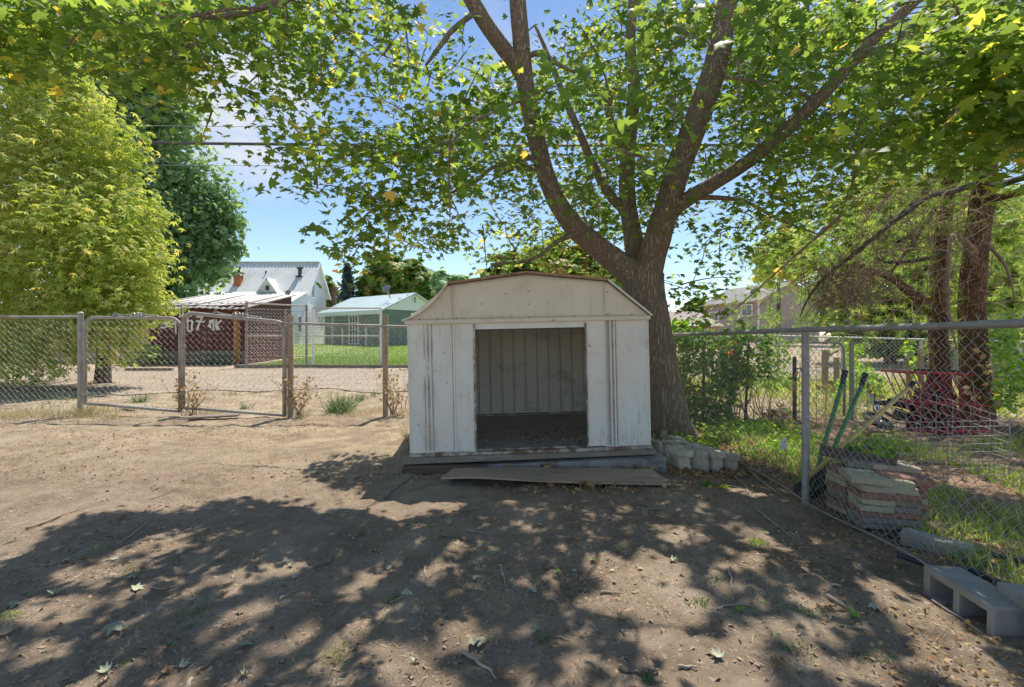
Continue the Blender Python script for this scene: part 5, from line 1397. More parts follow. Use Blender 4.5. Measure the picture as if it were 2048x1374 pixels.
# ------------------------------------------------------------------ the metal shed
P0 = Vector((-1.026, 4.62, .160)); P1 = Vector((1.4376, 4.74, .2137))
U = (P1 - P0).normalized(); V_ = Vector((0, 0, 1)).cross(U).normalized(); W_ = U.cross(V_).normalized()
SW, SD, SH = (P1 - P0).length, 2.02, 1.315
def S3(u, v, h): return P0 + U * u + V_ * v + W_ * h
sh = thing('metal_shed', 'small white metal shed with barn roof and open doorway', 'shed', (.2, 4.68, .15))
ROOF = [(-.055, 1.345), (.41, 1.715), (SW * .5 - .02, 1.815), (2.05, 1.725), (SW + .035, 1.35)]
def ribpanel(name, u0, u1, h0, h1, v, mat, ribs, dent=.006, seed=0, nrm=-1, wall='front', nu=None):
    """thin steel sheet with pressed beads; beads at positions ribs along u"""
    rs_ = np.random.default_rng(seed); ph = rs_.uniform(0, 6, 6)
    us = set(np.linspace(u0, u1, nu or max(4, int((u1 - u0) / .05))))
    for rb in ribs: us |= {rb - .012, rb - .006, rb + .006, rb + .012}
    us = sorted(x for x in us if u0 - 1e-9 <= x <= u1 + 1e-9); hs = np.linspace(h0, h1, 26)
    m = MB(); i0 = 0
    for h in hs:
        for u in us:
            b = max((1 - max(0, abs(u - rb) - .006) / .006) if abs(u - rb) < .0121 else 0 for rb in ribs) if ribs else 0
            e = min(1, (u - u0) * 12, (u1 - u) * 12)
            dn = dent * e * (math.sin(u * 9 + ph[0] + 2 * math.sin(h * 4 + ph[1])) * math.sin(h * 5 + ph[2]) + .5 * math.sin(u * 21 + h * 13 + ph[3]))
            o = nrm * (b * .015 + dn)
            m.v.append(tuple(S3(u, v + o, h) if wall == 'front' else S3(v + o, u, h)))
    n = len(us)
    for k in range(len(hs) - 1):
        for j in range(n - 1): m.f.append((k * n + j, k * n + j + 1, (k + 1) * n + j + 1, (k + 1) * n + j))
    return m.build(name, mat, sh, solid=.0025)
OL, OR = .662, 1.812
ribpanel('front_panel', 0, .455, -.005, SH, 0, M['shed'], [.175, .218], .013, 1)
ribpanel('front_panel', .447, OL, -.01, SH, -.012, M['shed'], [.456], .011, 2)
MB().bar(S3(OL - .004, -.016, -.01), S3(OL + .004, -.012, SH - .02), .02, .03, V_).build('door_edge', M['track'], sh)
ribpanel('door', OR, SW * .815, .012, SH + .006, -.014, M['shed'], [OR + .185, OR + .208], .007, 3)
ribpanel('front_panel', SW * .813, SW, .0, SH, 0, M['shed'], [SW * .815 + .06, SW * .815 + .1], .007, 4)
MB().bar(S3(OR, -.018, .01), S3(OR, -.018, SH - .03), .012, .026, V_).build('door_edge', M['track'], sh)
ribpanel('side_wall', 0, SD, -.02, SH, 0, M['shed'], list(np.arange(.2, SD, .25)), .022, 5, -1, 'side')
ribpanel('side_wall', 0, SD, -.0, SH, SW, M['shed'], list(np.arange(.2, SD, .25)), .006, 6, 1, 'side')
ribpanel('back_wall', 0, SW, -.035, SH, SD, M['shed_in'], list(np.arange(.12, SW, .172)) + list(np.arange(.147, SW, .172)), .004, 7, -1)
m = MB()  # thin dark strips beside the ribs: their shade put in as colour, plus grime
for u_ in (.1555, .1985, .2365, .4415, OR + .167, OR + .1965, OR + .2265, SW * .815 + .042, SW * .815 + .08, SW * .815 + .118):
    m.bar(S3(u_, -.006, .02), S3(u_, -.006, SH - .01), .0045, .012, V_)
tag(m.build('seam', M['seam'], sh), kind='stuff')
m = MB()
for u_ in np.arange(.1335, SW, .172): m.bar(S3(u_, SD - .008, .04), S3(u_, SD - .008, SH), .006, .014, V_)  # same painted rib shade between the beads of the back wall
tag(m.build('back_rib_shade', M['seam'], sh), kind='stuff')
# back gable
m = MB(); m.quad_pts([S3(u, SD, h) for u, h in [(0, SH)] + [(u, h - .02) for u, h in ROOF[1:4]] + [(SW, SH)]]); m.build('back_gable', M['shed_in'], sh, solid=.003)
# front gable in three sheets
mids = (.452, 2.03)
def roofh(u):
    for (a, b), (c, d_) in zip(ROOF[:-1], ROOF[1:]):
        if a <= u <= c: return b + (d_ - b) * (u - a) / (c - a)
    return 1.35
def gsheet(u0, u1, v, seed):
    ph = seed * 1.7
    def fn(a, b):
        u = u0 + (u1 - u0) * a; h = SH + .034 + (roofh(u) - .018 - SH - .034) * b
        return S3(u, v - .009 * math.sin(u * 7 + ph) * math.sin(b * 3.1), h)
    m = MB(); m.grid(fn, 24, 10); return m.build('gable_panel', M['shed_gable'], sh, smooth=True, solid=.003)
gsheet(-.02, mids[0] + .01, -.004, 1); gsheet(mids[0], mids[1], -.011, 2); gsheet(mids[1] - .01, SW + .012, -.004, 3)
m = MB(); m.bar(S3(-.03, -.018, SH + .012), S3(SW + .02, -.018, SH + .012), .05, .042, W_); m.build('header_trim', M['shed_gable'], sh, bevel=.004)
m = MB(); m.bar(S3(OL - .05, .03, SH - .04), S3(OR + .05, .03, SH - .04), .06, .065, W_); m.build('door_track', M['shed_in'], sh)
m = MB(); m.bar(S3(OL + .02, .055, SH - .07), S3(OR, .055, SH - .07), .03, .03, W_); m.build('track_lip', M['dark'], sh)
m = MB(); m.bar(S3(-.012, -.02, -.016), S3(SW + .012, -.02, -.016), .06, .03, W_); m.bar(S3(OL, .028, .004), S3(OR, .028, .004), .024, .016, W_)
m.build('sill_track', M['track'], sh, bevel=.003)
# screws
m = MB()
for u, h in ((SW / 2, 1.62), (SW / 2, 1.49), (SW / 2, 1.355), (.62, 1.42), (.49, 1.36), (.3, 1.36), (.95, 1.36), (1.7, 1.36), (2.05, 1.37), (2.05, 1.6), (2.3, 1.36), (.12, 1.36), (1.0, 1.6), (.75, 1.5)):
    m.tube([S3(u, -.022, h), S3(u, -.008, h)], .006, 8)
for u in (.197, .456, OR + .196, SW * .815 + .08):
    for h in np.linspace(.08, 1.25, 7): m.tube([S3(u, -.027, h), S3(u, -.005, h)], .0042, 6)
tag(m.build('screws', M['screw'], sh), kind='stuff')
# roof sheets; the lower left one is bent outwards
def rsheet(name, a, b, mat, curl=0.0, seed=0):
    def fn(s, t):
        u = a[0] + (b[0] - a[0]) * s; h = a[1] + (b[1] - a[1]) * s
        h -= curl * math.sin(math.pi * s) * .07 * (1 - .5 * t)
        return S3(u, -.05 + (SD + .10) * t, h + .004 + .003 * math.sin(t * 40 + seed))
    m = MB(); m.grid(fn, 10, 24); o = m.build(name, mat, sh, smooth=True, solid=.003); return o
for k in range(4): rsheet('roof_panel', ROOF[k], ROOF[k + 1], M['shed_roof'], 1.0 if k == 0 else 0, k)
for k in range(4):
    (a, b), (c, d_) = ROOF[k], ROOF[k + 1]
    pts = []
    for s in np.linspace(0, 1, 9):
        cu = (math.sin(math.pi * s) * .07) if k == 0 else 0
        pts.append(S3(a + (c - a) * s, -.046, b + (d_ - b) * s - cu + .0))
    m = MB()
    for p_, q_ in zip(pts[:-1], pts[1:]): m.bar(p_, q_, .03, .024 if k in (1, 2) else .014, W_)
    m.build('roof_edge', M['rust'] if k in (1, 2) else M['shed'], sh)
m = MB()
m.grid(lambda a, b: S3(SW / 2 - .09 + .16 * a, -.05 + (SD + .1) * b, 1.822 + .028 * (1 - (2 * a - 1) ** 2)), 6, 10); m.build('ridge_cap', M['dark'], sh, smooth=True, solid=.004)
for u_ in (.0, SW): MB().bar(S3(u_, 0, -.01), S3(u_, 0, SH), .018, .018, V_).build('corner_trim', M['shed'], sh)
m = MB(); m.hexa([S3(.01, .03, -.03), S3(SW - .01, .03, -.03), S3(SW - .01, SD - .02, -.03), S3(.01, SD - .02, -.03), S3(.01, .03, -.006), S3(SW - .01, .03, -.006), S3(SW - .01, SD - .02, -.006), S3(.01, SD - .02, -.006)])
m.build('floor', M['shed_floor'], sh)
m = MB(); m.bar(S3(.02, SD - .012, .012), S3(SW - .02, SD - .012, .012), .02, .02, W_); m.build('back_sill', M['track'], sh)
m = MB()
for u_ in (.5, 2.0): m.bar(S3(u_, .02, 1.70), S3(u_, SD, 1.70), .03, .03, W_)
m.build('purlin', M['shed_in'], sh)

o = MB().hexa([S3(-.07, -.075, -.095), S3(SW + .045, -.06, -.085), S3(SW + .045, .02, -.085), S3(-.07, .02, -.095), S3(-.07, -.075, -.033), S3(SW + .045, -.06, -.033), S3(SW + .045, .02, -.033), S3(-.07, .02, -.033)]).build('sill_timber', M['old_wood'], None, bevel=.006)
tag(o, 'long grey timber lying directly under the shed front', 'timber')
o = MB().hexa([(-1.09, 4.53, -.03), (-.25, 4.52, -.03), (-.25, 4.62, -.03), (-1.09, 4.62, -.03), (-1.09, 4.53, .055), (-.25, 4.52, .06), (-.25, 4.62, .06), (-1.09, 4.62, .055)]).build('base_timber', M['dark_wood'], None, bevel=.008)
tag(o, 'dark lower timber under the left half of the shed front', 'timber')
def rough(name, corners, mat, parent=None, amp=.006, cuts=7, seed=0, bevel=.008):
    """block with slightly uneven faces from 8 corners"""
    c = [Vector(q_) for q_ in corners]
    def tri(u, v, w):
        a = c[0].lerp(c[1], u).lerp(c[3].lerp(c[2], u), v); b = c[4].lerp(c[5], u).lerp(c[7].lerp(c[6], u), v)
        return a.lerp(b, w)
    import mathutils.noise as mn
    m = MB(); key = {}; n = cuts
    def vid(i, j, k):
        if (i, j, k) not in key:
            p_ = tri(i / n, j / n, k / n); f = Vector(((seed * 7.3) % 50, seed * 3.1 % 50, 0))
            p_ = p_ + mn.noise_vector(p_ * 14 + f) * amp + mn.noise_vector(p_ * 45 + f) * amp * .45
            e = sum(1 for t in (i, j, k) if t in (0, n))
            if e >= 2: p_ = p_ + (tri(.5, .5, .5) - p_).normalized() * bevel * (.5 if e == 2 else .9)
            key[(i, j, k)] = len(m.v); m.v.append(tuple(p_))
        return key[(i, j, k)]
    for a in range(n):
        for b in range(n):
            for s in (0, n):
                m.f.append((vid(a, b, s), vid(a + 1, b, s), vid(a + 1, b + 1, s), vid(a, b + 1, s)))
                m.f.append((vid(a, s, b), vid(a + 1, s, b), vid(a + 1, s, b + 1), vid(a, s, b + 1)))
                m.f.append((vid(s, a, b), vid(s, a + 1, b), vid(s, a + 1, b + 1), vid(s, a, b + 1)))
    return m.build(name, mat, parent, smooth=False)
o = rough('concrete_slab', [(-.55, 4.585, -.05), (1.56, 4.575, -.05), (1.62, 6.9, -.05), (-.9, 6.9, -.05), (-.55, 4.60, .035), (1.56, 4.59, .118), (1.62, 6.9, .118), (-.9, 6.9, .05)], M['slab'], None, .006, 14, 3)
tag(o, 'grey concrete base slab under the shed, thicker towards the right', 'slab')
# plywood board in front
def brd(u, v, s):
    a = Vector((-.575, 4.55, 0)).lerp(Vector((1.39, 4.53, 0)), u); b = Vector((-.64, 4.10, 0)).lerp(Vector((1.425, 4.08, 0)), u)
    p_ = a.lerp(b, v); z = .018 + .028 * v * math.exp(-((u - .12) / .22) ** 2) + .02 * v * (1 - u) + s
    return (p_.x, p_.y, z + .006 * math.sin(u * 5))
m = MB(); m.grid(lambda a, b: brd(a, b, .018), 40, 8); m.grid(lambda a, b: brd(a, b, 0.0), 40, 8)
n_ = 41
def rim(ix):
    for a, b in zip(ix[:-1], ix[1:]): m.f.append((a, b, b + 41 * 9, a + 41 * 9))
rim(list(range(41))); rim([8 * 41 + k for k in range(41)]); rim([k * 41 for k in range(9)]); rim([k * 41 + 40 for k in range(9)])
tag(m.build('plywood_board', M['plywood'], None), 'long weathered plywood board lying flat before the shed', 'board')

# cast stone edging blocks at the foot of the maple
def block(label, fl, fr, bk, h, dxb, seed, lip=True, hb=None, z0=0.0):
    """fl, fr: photo points of the front bottom corners; bk: depth; dxb: sideways run of the back end"""
    a, b = G(*fl), G(*fr); a.z = b.z = -.02 + z0
    rr = random.Random(seed); w_ = b - a; a = a + w_ * .09 + Vector((0, rr.uniform(-.03, .03), 0)); b = b - w_ * .10 + Vector((0, rr.uniform(-.03, .03), 0)); h += rr.uniform(-.012, .012)
    MS = M['stone'] if seed % 2 else M['stone_dark']
    back = Vector((dxb, bk, 0)); up = Vector((0, 0, h + .02)); upb = Vector((0, 0, (hb or h) + .02))
    t = thing('edging_block', label, 'stone block', ((a.x + b.x) / 2, (a.y + b.y) / 2 + bk / 2, 0), 'cast stone edging blocks beside the shed')
    if lip:
        lo = .70
        rough('body', [a, b, b + back, a + back, a + up * lo, b + up * lo, b + back + upb * lo, a + back + upb * lo], MS, t, .012, 8, seed)
        n = Vector((0, -.038, 0)); x = Vector((.010, 0, 0)); zz = Vector((0, 0, .003))
        rough('cap', [a + up * lo + n - x + zz, b + up * lo + n + x + zz, b + back + upb * lo + x + zz, a + back + upb * lo - x + zz, a + up + n - x, b + up + n + x, b + back + upb + x, a + back + upb - x], MS, t, .010, 9, seed + 40, .006)
    else:
        rough('body', [a, b, b + back, a + back, a + up, b + up, b + back + upb, a + back + upb], MS, t, .013, 9, seed, .007)
    return t
block('narrow grey edging block wedged against the corner of the shed slab', (1318, 923), (1328, 925), .34, .20, -.06, 1, False)
block('upright narrow pale edging block, second from the shed slab', (1331, 928), (1348, 930), .36, .17, -.12, 2, False, .19)
block('short lipped edging block standing third from the shed slab', (1353, 935), (1386, 938), .22, .19, -.06, 3)
block('long edging block leaning back towards the trunk, fourth from the slab', (1391, 938), (1419, 939), .48, .19, -.27, 4, False, .20)
block('lipped long edging block, second from the right end of the row', (1426, 940), (1451, 941), .50, .18, -.26, 5)
block('lipped edging block at the right end of the row', (1457, 942), (1480, 943), .48, .17, -.22, 6)
block('flat slab of stone lying behind the third edging block', (1348, 912), (1372, 912), .22, .19, -.03, 7, False)
for k, (px, py, r, lb) in enumerate([(1309, 872, .035, 'small pointed pale stone leaning on the shed corner'), (1328, 868, .05, 'tall whitish stone standing against the trunk base'), (1319, 878, .07, 'flat cream stone lying behind the narrow blocks'), (1360, 880, .045, 'white chip of stone standing at the right side of the trunk')]):
    c = G(px, 906 + (k % 2) * 4); c.y += .6 + .05 * k; c.x = (px - 1024) / FOC * c.y; c.z = CAMZ - (py - HORY) / FOC * c.y
    e = Vector((r * (1.5 if k == 2 else .8), 0, 0)); f = Vector((0, r, 0)); g_ = Vector((0, 0, r * (.5 if k == 2 else 1.1)))
    b0 = Vector((0, 0, -max(0, c.z - .02)))
    tag(rough('stone', [c - e - f + b0, c + e - f + b0, c + e + f + b0, c - e + f + b0, c - e * .7 - f * .7 + g_, c + e * .6 - f * .7 + g_ * .8, c + e * .7 + f * .6 + g_, c - e * .6 + f * .7 + g_ * .9], M['stone'], None, .02, 4, 60 + k, .02), lb, 'stone', 'loose stones by the trunk')

# pavers stacked behind the wire
def paver_mesh(seed, ln=.225, wd=.20, h=.041):
    o = rough('paver', [(-ln / 2, -wd / 2, 0), (ln / 2, -wd / 2, 0), (ln / 2, wd / 2, 0), (-ln / 2, wd / 2, 0), (-ln / 2, -wd / 2, h), (ln / 2, -wd / 2, h), (ln / 2, wd / 2, h), (-ln / 2, wd / 2, h)], None, None, .006, 7, seed, .006)
    me = o.data; bpy.data.objects.remove(o); return me
PM = {}
for k, c in enumerate(PAVER):
    for v in range(2):
        me = paver_mesh(100 + k * 2 + v); me.materials.append(M['paver_' + c]); PM[(c, v)] = me
ORD = ['lowest', 'second', 'third', 'fourth', 'fifth', 'sixth', 'seventh', 'eighth', 'ninth', 'tenth']
def column(nm, x, y, yaw, cols, z0, dx=0, step=.0425):
    rg = random.Random(hash(nm) % 1000 if False else len(nm) * 7)
    for k, c in enumerate(cols):
        o = bpy.data.objects.new('paver', PM[(c, k % 2)]); COL.objects.link(o)
        o.location = (x + rg.uniform(-.012, .012) + dx * k, y + rg.uniform(-.012, .012), z0 + step * k)
        o.rotation_euler = (rg.uniform(-.012, .012), rg.uniform(-.02, .02) + .03, yaw + rg.uniform(-.09, .09))
        tag(o, f"{c} concrete paver, {ORD[k]} from the bottom in the {nm} of the stack", 'paver', 'concrete pavers stacked behind the wire fence')
YA = math.radians(78)
column('middle front column', 2.575, 3.28, YA, ['grey', 'grey', 'red', 'buff', 'buff', 'red', 'tan'], .0)
column('left front column', 2.60, 3.535, YA + .1, ['tan', 'red', 'brown', 'grey', 'red', 'buff', 'tan', 'red'], .0, .003)
column('right front column', 2.755, 3.25, YA - .12, ['grey', 'grey', 'red', 'grey', 'brown', 'red', 'buff'], .0)
column('right back column', 2.93, 3.42, YA + .15, ['grey', 'brown', 'red', 'tan', 'brown', 'red'], .0)
column('left back column', 2.83, 3.55, YA, ['grey', 'tan', 'red', 'grey', 'buff', 'brown', 'grey'], .0)
def slabp(label, c, ln, wd, h, yaw, mat, seed):
    e = Euler((0.02, .05, yaw)).to_matrix(); cs = [Vector(c) + e @ Vector((a * ln / 2, b * wd / 2, z)) for z in (0, h) for a, b in ((-1, -1), (1, -1), (1, 1), (-1, 1))]
    tag(rough('paver', cs, mat, None, .004, 6, seed, .005), label, 'paver', 'concrete pavers stacked behind the wire fence')
slabp('long buff paver laid across the top of the middle columns', (2.64, 3.31, .300), .38, .24, .045, -.28, M['paver_buff'], 201)
slabp('brown paver on the top right of the stack, furthest back', (2.90, 3.50, .335), .32, .22, .045, -.2, M['paver_tan'], 202)
slabp('rose brown paver on the top right of the stack, near the wire', (2.85, 3.32, .300), .32, .22, .045, -.3, M['paver_red'], 203)
slabp('grey paver on top of the stack against the dark plank', (2.74, 3.55, .345), .3, .2, .045, -.25, M['paver_grey'], 204)
o = MB().bar((2.50, 3.70, .43), (2.90, 3.43, .38), .028, .085).build('dark_plank', M['dark_wood'], None, bevel=.004); tag(o, 'dark brown plank on edge along the top of the paver stack', 'plank')

# tools propped behind the pavers
lp = thing('lopper', 'pair of long green loppers with black grips behind the pavers', 'loppers', (2.75, 3.9, 0))
for (a, b_, g_) in (((1684, 768, 4.05), (1644, 905, 3.92), (1691, 741, 4.08)), ((1723, 772, 4.05), (1664, 905, 3.92), (1731, 747, 4.08))):
    lo = P(*b_); up_ = P(*a); dn = lo + (lo - up_) * .55
    h_ = MB().tube([dn, lo, up_], [.013, .0165, .0175], 10).build('handle', M['green_paint'], lp, smooth=True)
    MB().tube([up_, P(*g_)], [.021, .024], 12).build('grip', M['rubber'], h_, smooth=False)
bc = P(1640, 955, 3.85)
m = MB(); m.prism([bc + Vector(v) for v in ((-.03, 0, .06), (.06, 0, .08), (.04, 0, -.05), (0, 0, -.16), (-.04, 0, -.08))], (0, .012, 0)); m.build('blade', M['dark'], lp)
yt = thing('long_handled_tool', 'yellow handled garden tool leaning through the stack, dark blade down', 'tool', (2.6, 3.8, 0))
pa, pb, pc_ = P(1818, 775, 4.3), P(1660, 915, 3.86), P(1606, 966, 3.74)
h_ = MB().tube([pc_, pb, pa], [.015, .017, .0175], 10).build('handle', M['yellow_wood'], yt, smooth=True)
MB().tube([pa, P(1827, 765, 4.32)], [.021, .022], 12).build('grip', M['rubber'], h_)
m = MB(); c = pc_; d_ = (pc_ - pb).normalized(); s_ = d_.cross(Vector((0, 1, 0))).normalized()
m.prism([c + s_ * .02, c - s_ * .02, c + d_ * .03 - s_ * .03, c + d_ * .10 - s_ * .035, c + d_ * .13, c + d_ * .10 + s_ * .035, c + d_ * .03 + s_ * .03], Vector((0, .006, 0))); m.build('blade', M['dark'], yt)
o = thing('black_bucket', 'black plastic bucket on its side between post and pavers', 'bucket', (2.52, 3.78, 0))
c0, c1 = Vector((2.53, 3.82, .09)), Vector((2.62, 3.95, .11)); MB().tube([c0, c1], [.09, .08], 20, cap=False).build('body', M['plastic'], o, smooth=True, solid=.006)
m = MB(); m.tube([c1, c1 + (c1 - c0) * .02], .08, 20); m.build('base', M['plastic'], o)
m = MB(); m.tube([c0 + Vector((.063 * math.cos(a), -.049 * math.cos(a), .09 * math.sin(a))) for a in np.linspace(0, 6.283, 22)], .008, 6, cap=False); m.build('rim', M['plastic'], o, smooth=True)

# cinder blocks
def cinder(label, c, yaw, tilt=0.0):
    e = Euler((0, tilt, yaw)).to_matrix(); c = Vector(c)
    ys, zs = [-.195, -.155, -.018, .018, .155, .195], [0, .055, .165, .205]
    x0, x1 = -.095, .095; holes = {(1, 1), (3, 1)}
    key = {}; m = MB(); import mathutils.noise as mn
    def vid(x, y, z):
        k = (round(x, 4), round(y, 4), round(z, 4))
        if k not in key:
            p_ = Vector((x, y, z)); p_ += mn.noise_vector(p_ * 20 + c) * .004
            key[k] = len(m.v); m.v.append(tuple(c + e @ p_))
        return key[k]
    ny, nz = len(ys) - 1, len(zs) - 1
    for i in range(ny):
        for j in range(nz):
            a = (ys[i], zs[j]), (ys[i + 1], zs[j]), (ys[i + 1], zs[j + 1]), (ys[i], zs[j + 1])
            hole = (i, j) in holes
            if not hole:
                m.f.append(tuple(vid(x0, y, z) for y, z in a)); m.f.append(tuple(vid(x1, y, z) for y, z in reversed(a)))
            for (p_, q_, ni_, nj_) in ((a[0], a[1], i, j - 1), (a[1], a[2], i + 1, j), (a[2], a[3], i, j + 1), (a[3], a[0], i - 1, j)):
                other_open = not (0 <= ni_ < ny and 0 <= nj_ < nz) or (ni_, nj_) in holes
                if other_open != hole and (not hole):
                    m.f.append((vid(x0, *p_), vid(x0, *q_), vid(x1, *q_), vid(x1, *p_)))
    o = m.build('cinder_block', M['concrete'], None, bevel=.007)
    return tag(o, label, 'cinder block', 'cinder blocks along the right fence')
cinder('grey cinder block on its side with two open cores facing left', (2.29, 2.25, -.078), math.radians(-4), .03)
cinder('grey cinder block cut off by the right photo edge', (2.40, 1.80, -.04), math.radians(8), -.05)
cinder('second cinder block at the right edge, further from the camera', (2.52, 2.06, -.03), math.radians(75), .08)
o = rough('kerb_piece', [(2.54, 2.98, -.01), (2.74, 2.72, -.01), (2.83, 2.78, -.01), (2.62, 3.03, -.01), (2.54, 2.98, .085), (2.74, 2.72, .085), (2.83, 2.78, .085), (2.62, 3.03, .085)], M['concrete'], None, .004, 7, 77, .008)
tag(o, 'broken bar of pale concrete lying behind the wire', 'concrete bar')
pts = [G(1795, 1120), G(1835, 1133), G(1880, 1150), G(1935, 1150), G(1985, 1172), G(2050, 1200)]
o = MB().tube(smoothline([Vector((p_.x, p_.y, .03)) for p_ in pts], [.02] * 6, 5)[0], .017, 8).build('black_hose', M['plastic'], None, smooth=True); tag(o, 'black plastic edging hose running under the wire by the cinder block', 'hose')
o = MB().tube([Vector((2.5, 3.05, .02)), Vector((2.75, 2.95, .035)), Vector((3.1, 2.55, .03))], .016, 8).build('black_hose', M['plastic'], None, smooth=True); tag(o, 'short black hose beside the broken concrete bar', 'hose')
# plant marker
t = thing('plant_marker', 'small white tag on a stick in the weeds by the fence', 'marker', (2.42, 4.1, 0))
c = P(1567, 888, 4.1); rough('label', [c + Vector(v) for v in ((-.03, 0, -.05), (.02, 0, -.06), (.02, .008, -.06), (-.03, .008, -.05), (-.01, 0, .05), (.035, 0, .055), (.035, .008, .055), (-.01, .008, .05))], M['white'], t, .005, 4, 5, .004)
MB().tube([c + Vector((.03, .01, .05)), c + Vector((.02, .01, -.25))], .005, 6).build('stick', M['yellow_wood'], t)
# flat stepping boards at the gate
for k, (a, b_, w, lb) in enumerate([((380, 838), (478, 833), .22, 'pale flat board lying on the ground under the gates'), ((246, 818), (272, 819), .1, 'short white board end under the left gate leaf')]):
    p_, q_ = G(*a), G(*b_); p_.z = q_.z = .03
    tag(MB().bar(p_, q_, w, .03).build('ground_board', M['old_wood'] if k == 0 else M['white'], None, bevel=.004), lb, 'board')

# ------------------------------------------------------------------ plants of the garden and yard
OV = np.array([(0, 0, 0), (.34, .35, .06), (.26, .75, .02), (0, 1, -.08), (-.26, .75, .02), (-.34, .35, .06)]); OF = np.array([(0, 1, 2), (0, 2, 3), (0, 3, 4), (0, 4, 5)])
def leafmass(name, label, cat, pts, size, mat, stems=None, kind=None, nup=.8, tone=(.5, .25), group=None, smat='twig'):
    pts = np.asarray(pts); n = len(pts)
    c = pts.mean(0)
    t = thing(name, label, cat, (c[0], c[1], 0), group)
    nn = rng.normal(0, .55, (n, 3)) + np.array([0, -.3, nup])
    o = scatter('leaves', OV, OF, pts, frames(nn, rng.uniform(0, 6.28, n)), size * rng.uniform(.5, 1.3, n), np.clip(rng.normal(tone[0], tone[1], n), 0, 1), M[mat], t); o['kind'] = 'stuff'
    if stems: tag(stems.build('stems', M[smat], t, smooth=True, recalc=False), kind='stuff')
    return t
def boxpts(x0, x1, y0, y1, d0, d1, n, gap=.0, sc=.02):
    """leaf places over a photo rectangle between two distances, thinned into clumps"""
    px, py = rng.uniform(x0, x1, n), rng.uniform(y0, y1, n)
    k = vnoise(px * sc + 30, py * sc + 30, 21) + .5 * vnoise(px * sc * 2.7, py * sc * 2.7, 22) > gap
    d = rng.uniform(d0, d1, n)
    return np.array([tuple(P(a, b, c)) for a, b, c in zip(px[k], py[k], d[k])])
m = MB()
for k in range(60):
    x = rng.uniform(2.5, 4.2); pts = [Vector((x, 7.35, 0))]
    for j in range(6): pts.append(pts[-1] + Vector((rng.normal(0, .09), rng.normal(0, .04), .2)))
    m.tube(pts, [.008, .007, .006, .005, .004, .003, .002], 4, cap=False)
v1 = np.concatenate([boxpts(1330, 1505, 655, 845, 7.0, 7.9, 4200, -.12), boxpts(1340, 1400, 640, 700, 7.0, 7.6, 300, -.3), boxpts(1440, 1540, 670, 760, 7.1, 7.7, 600, -.1)])
leafmass('vine', 'leafy green vine covering the rear wire fence behind the maple', 'vine', v1[v1[:, 2] > .02], .085, 'vine', m)
v2 = boxpts(1500, 1600, 680, 850, 7.5, 8.6, 1200, 0.0)
leafmass('shrub', 'loose light green shrub behind the fence left of the grey post', 'shrub', v2[v2[:, 2] > .02], .075, 'weed')
v3 = boxpts(1985, 2120, 650, 815, 5.9, 7.2, 1900, -.15)
leafmass('shrub', 'bright green bush at the right edge beside the thick pine trunk', 'shrub', v3[v3[:, 2] > .02], .08, 'weed')
v4 = boxpts(1690, 1785, 895, 945, 3.8, 4.5, 330, -.15, .05)
leafmass('leafy_plant', 'broad leaved green plant rising behind the paver stack', 'plant', v4[v4[:, 2] > .01], .10, 'vine', nup=1.0)
v5 = boxpts(1690, 1830, 680, 790, 9.0, 11, 1500, -.05)
leafmass('tall_weeds', 'tall feathery green weeds before the far wire fence', 'weeds', v5[v5[:, 2] > .02], .10, 'weed', nup=.4)
v6 = boxpts(1500, 1700, 760, 840, 8.2, 10, 1500, -.05)
leafmass('tall_weeds', 'tall green weeds behind the small arched gate', 'weeds', v6[v6[:, 2] > .02], .09, 'weed', nup=.4)
v7 = boxpts(240, 330, 690, 738, 19.2, 20.4, 500, -.15)
leafmass('shrub', 'pale green weed bush at the left corner of the red shed', 'shrub', v7[v7[:, 2] > .02], .14, 'fargreen')
v8 = boxpts(320, 470, 708, 734, 19.9, 20.6, 500, -.1)
leafmass('weeds', 'low green weeds along the foot of the red shed', 'weeds', v8[v8[:, 2] > .02], .12, 'weedgrey')
v9 = boxpts(160, 250, 690, 722, 18, 20, 300, -.1)
leafmass('debris_heap', 'dark heap of twigs and leaves left of the tan garage', 'heap', v9[v9[:, 2] > .02], .16, 'deadleaf')
v10 = boxpts(1485, 1570, 780, 845, 6.95, 7.3, 420, -.1)
leafmass('brush_heap', 'brown heap of dead brush at the foot of the rear fence', 'brush', v10[(v10[:, 2] > .01) & (v10[:, 2] < .5)], .07, 'deadleaf')

# ground cover and grass of the garden
def groundleaves(name, label, cat, n, fx_, fy_, size, mat, gap, sc=2.2, hmax=.14):
    x = rng.uniform(*fx_, n); y = rng.uniform(*fy_, n)
    k = vnoise(x * sc + 50, y * sc + 50, 31) + .5 * vnoise(x * sc * 3 + 50, y * sc * 3 + 50, 32) > gap
    x, y = x[k], y[k]; z = gz(x, y) + rng.random(len(x)) ** 1.5 * hmax + .01
    nn = rng.normal(0, .5, (len(x), 3)) + np.array([0, 0, 1.0])
    o = scatter(name, OV, OF, np.stack([x, y, z], 1), frames(nn, rng.uniform(0, 6.28, len(x))), size * rng.uniform(.5, 1.3, len(x)), np.clip(rng.normal(.5, .25, len(x)), 0, 1), M[mat])
    return tag(o, label, cat, kind='stuff')
groundleaves('ground_cover', 'bright yellow green weeds carpeting the ground behind the right fence', 'weeds', 7500, (2.0, 4.6), (4.95, 6.8), .05, 'weed', .02)
groundleaves('ground_cover_shade', 'sparse green weeds between tree trunk and fence', 'weeds', 500, (1.75, 2.6), (4.8, 7.2), .04, 'vine', .2)
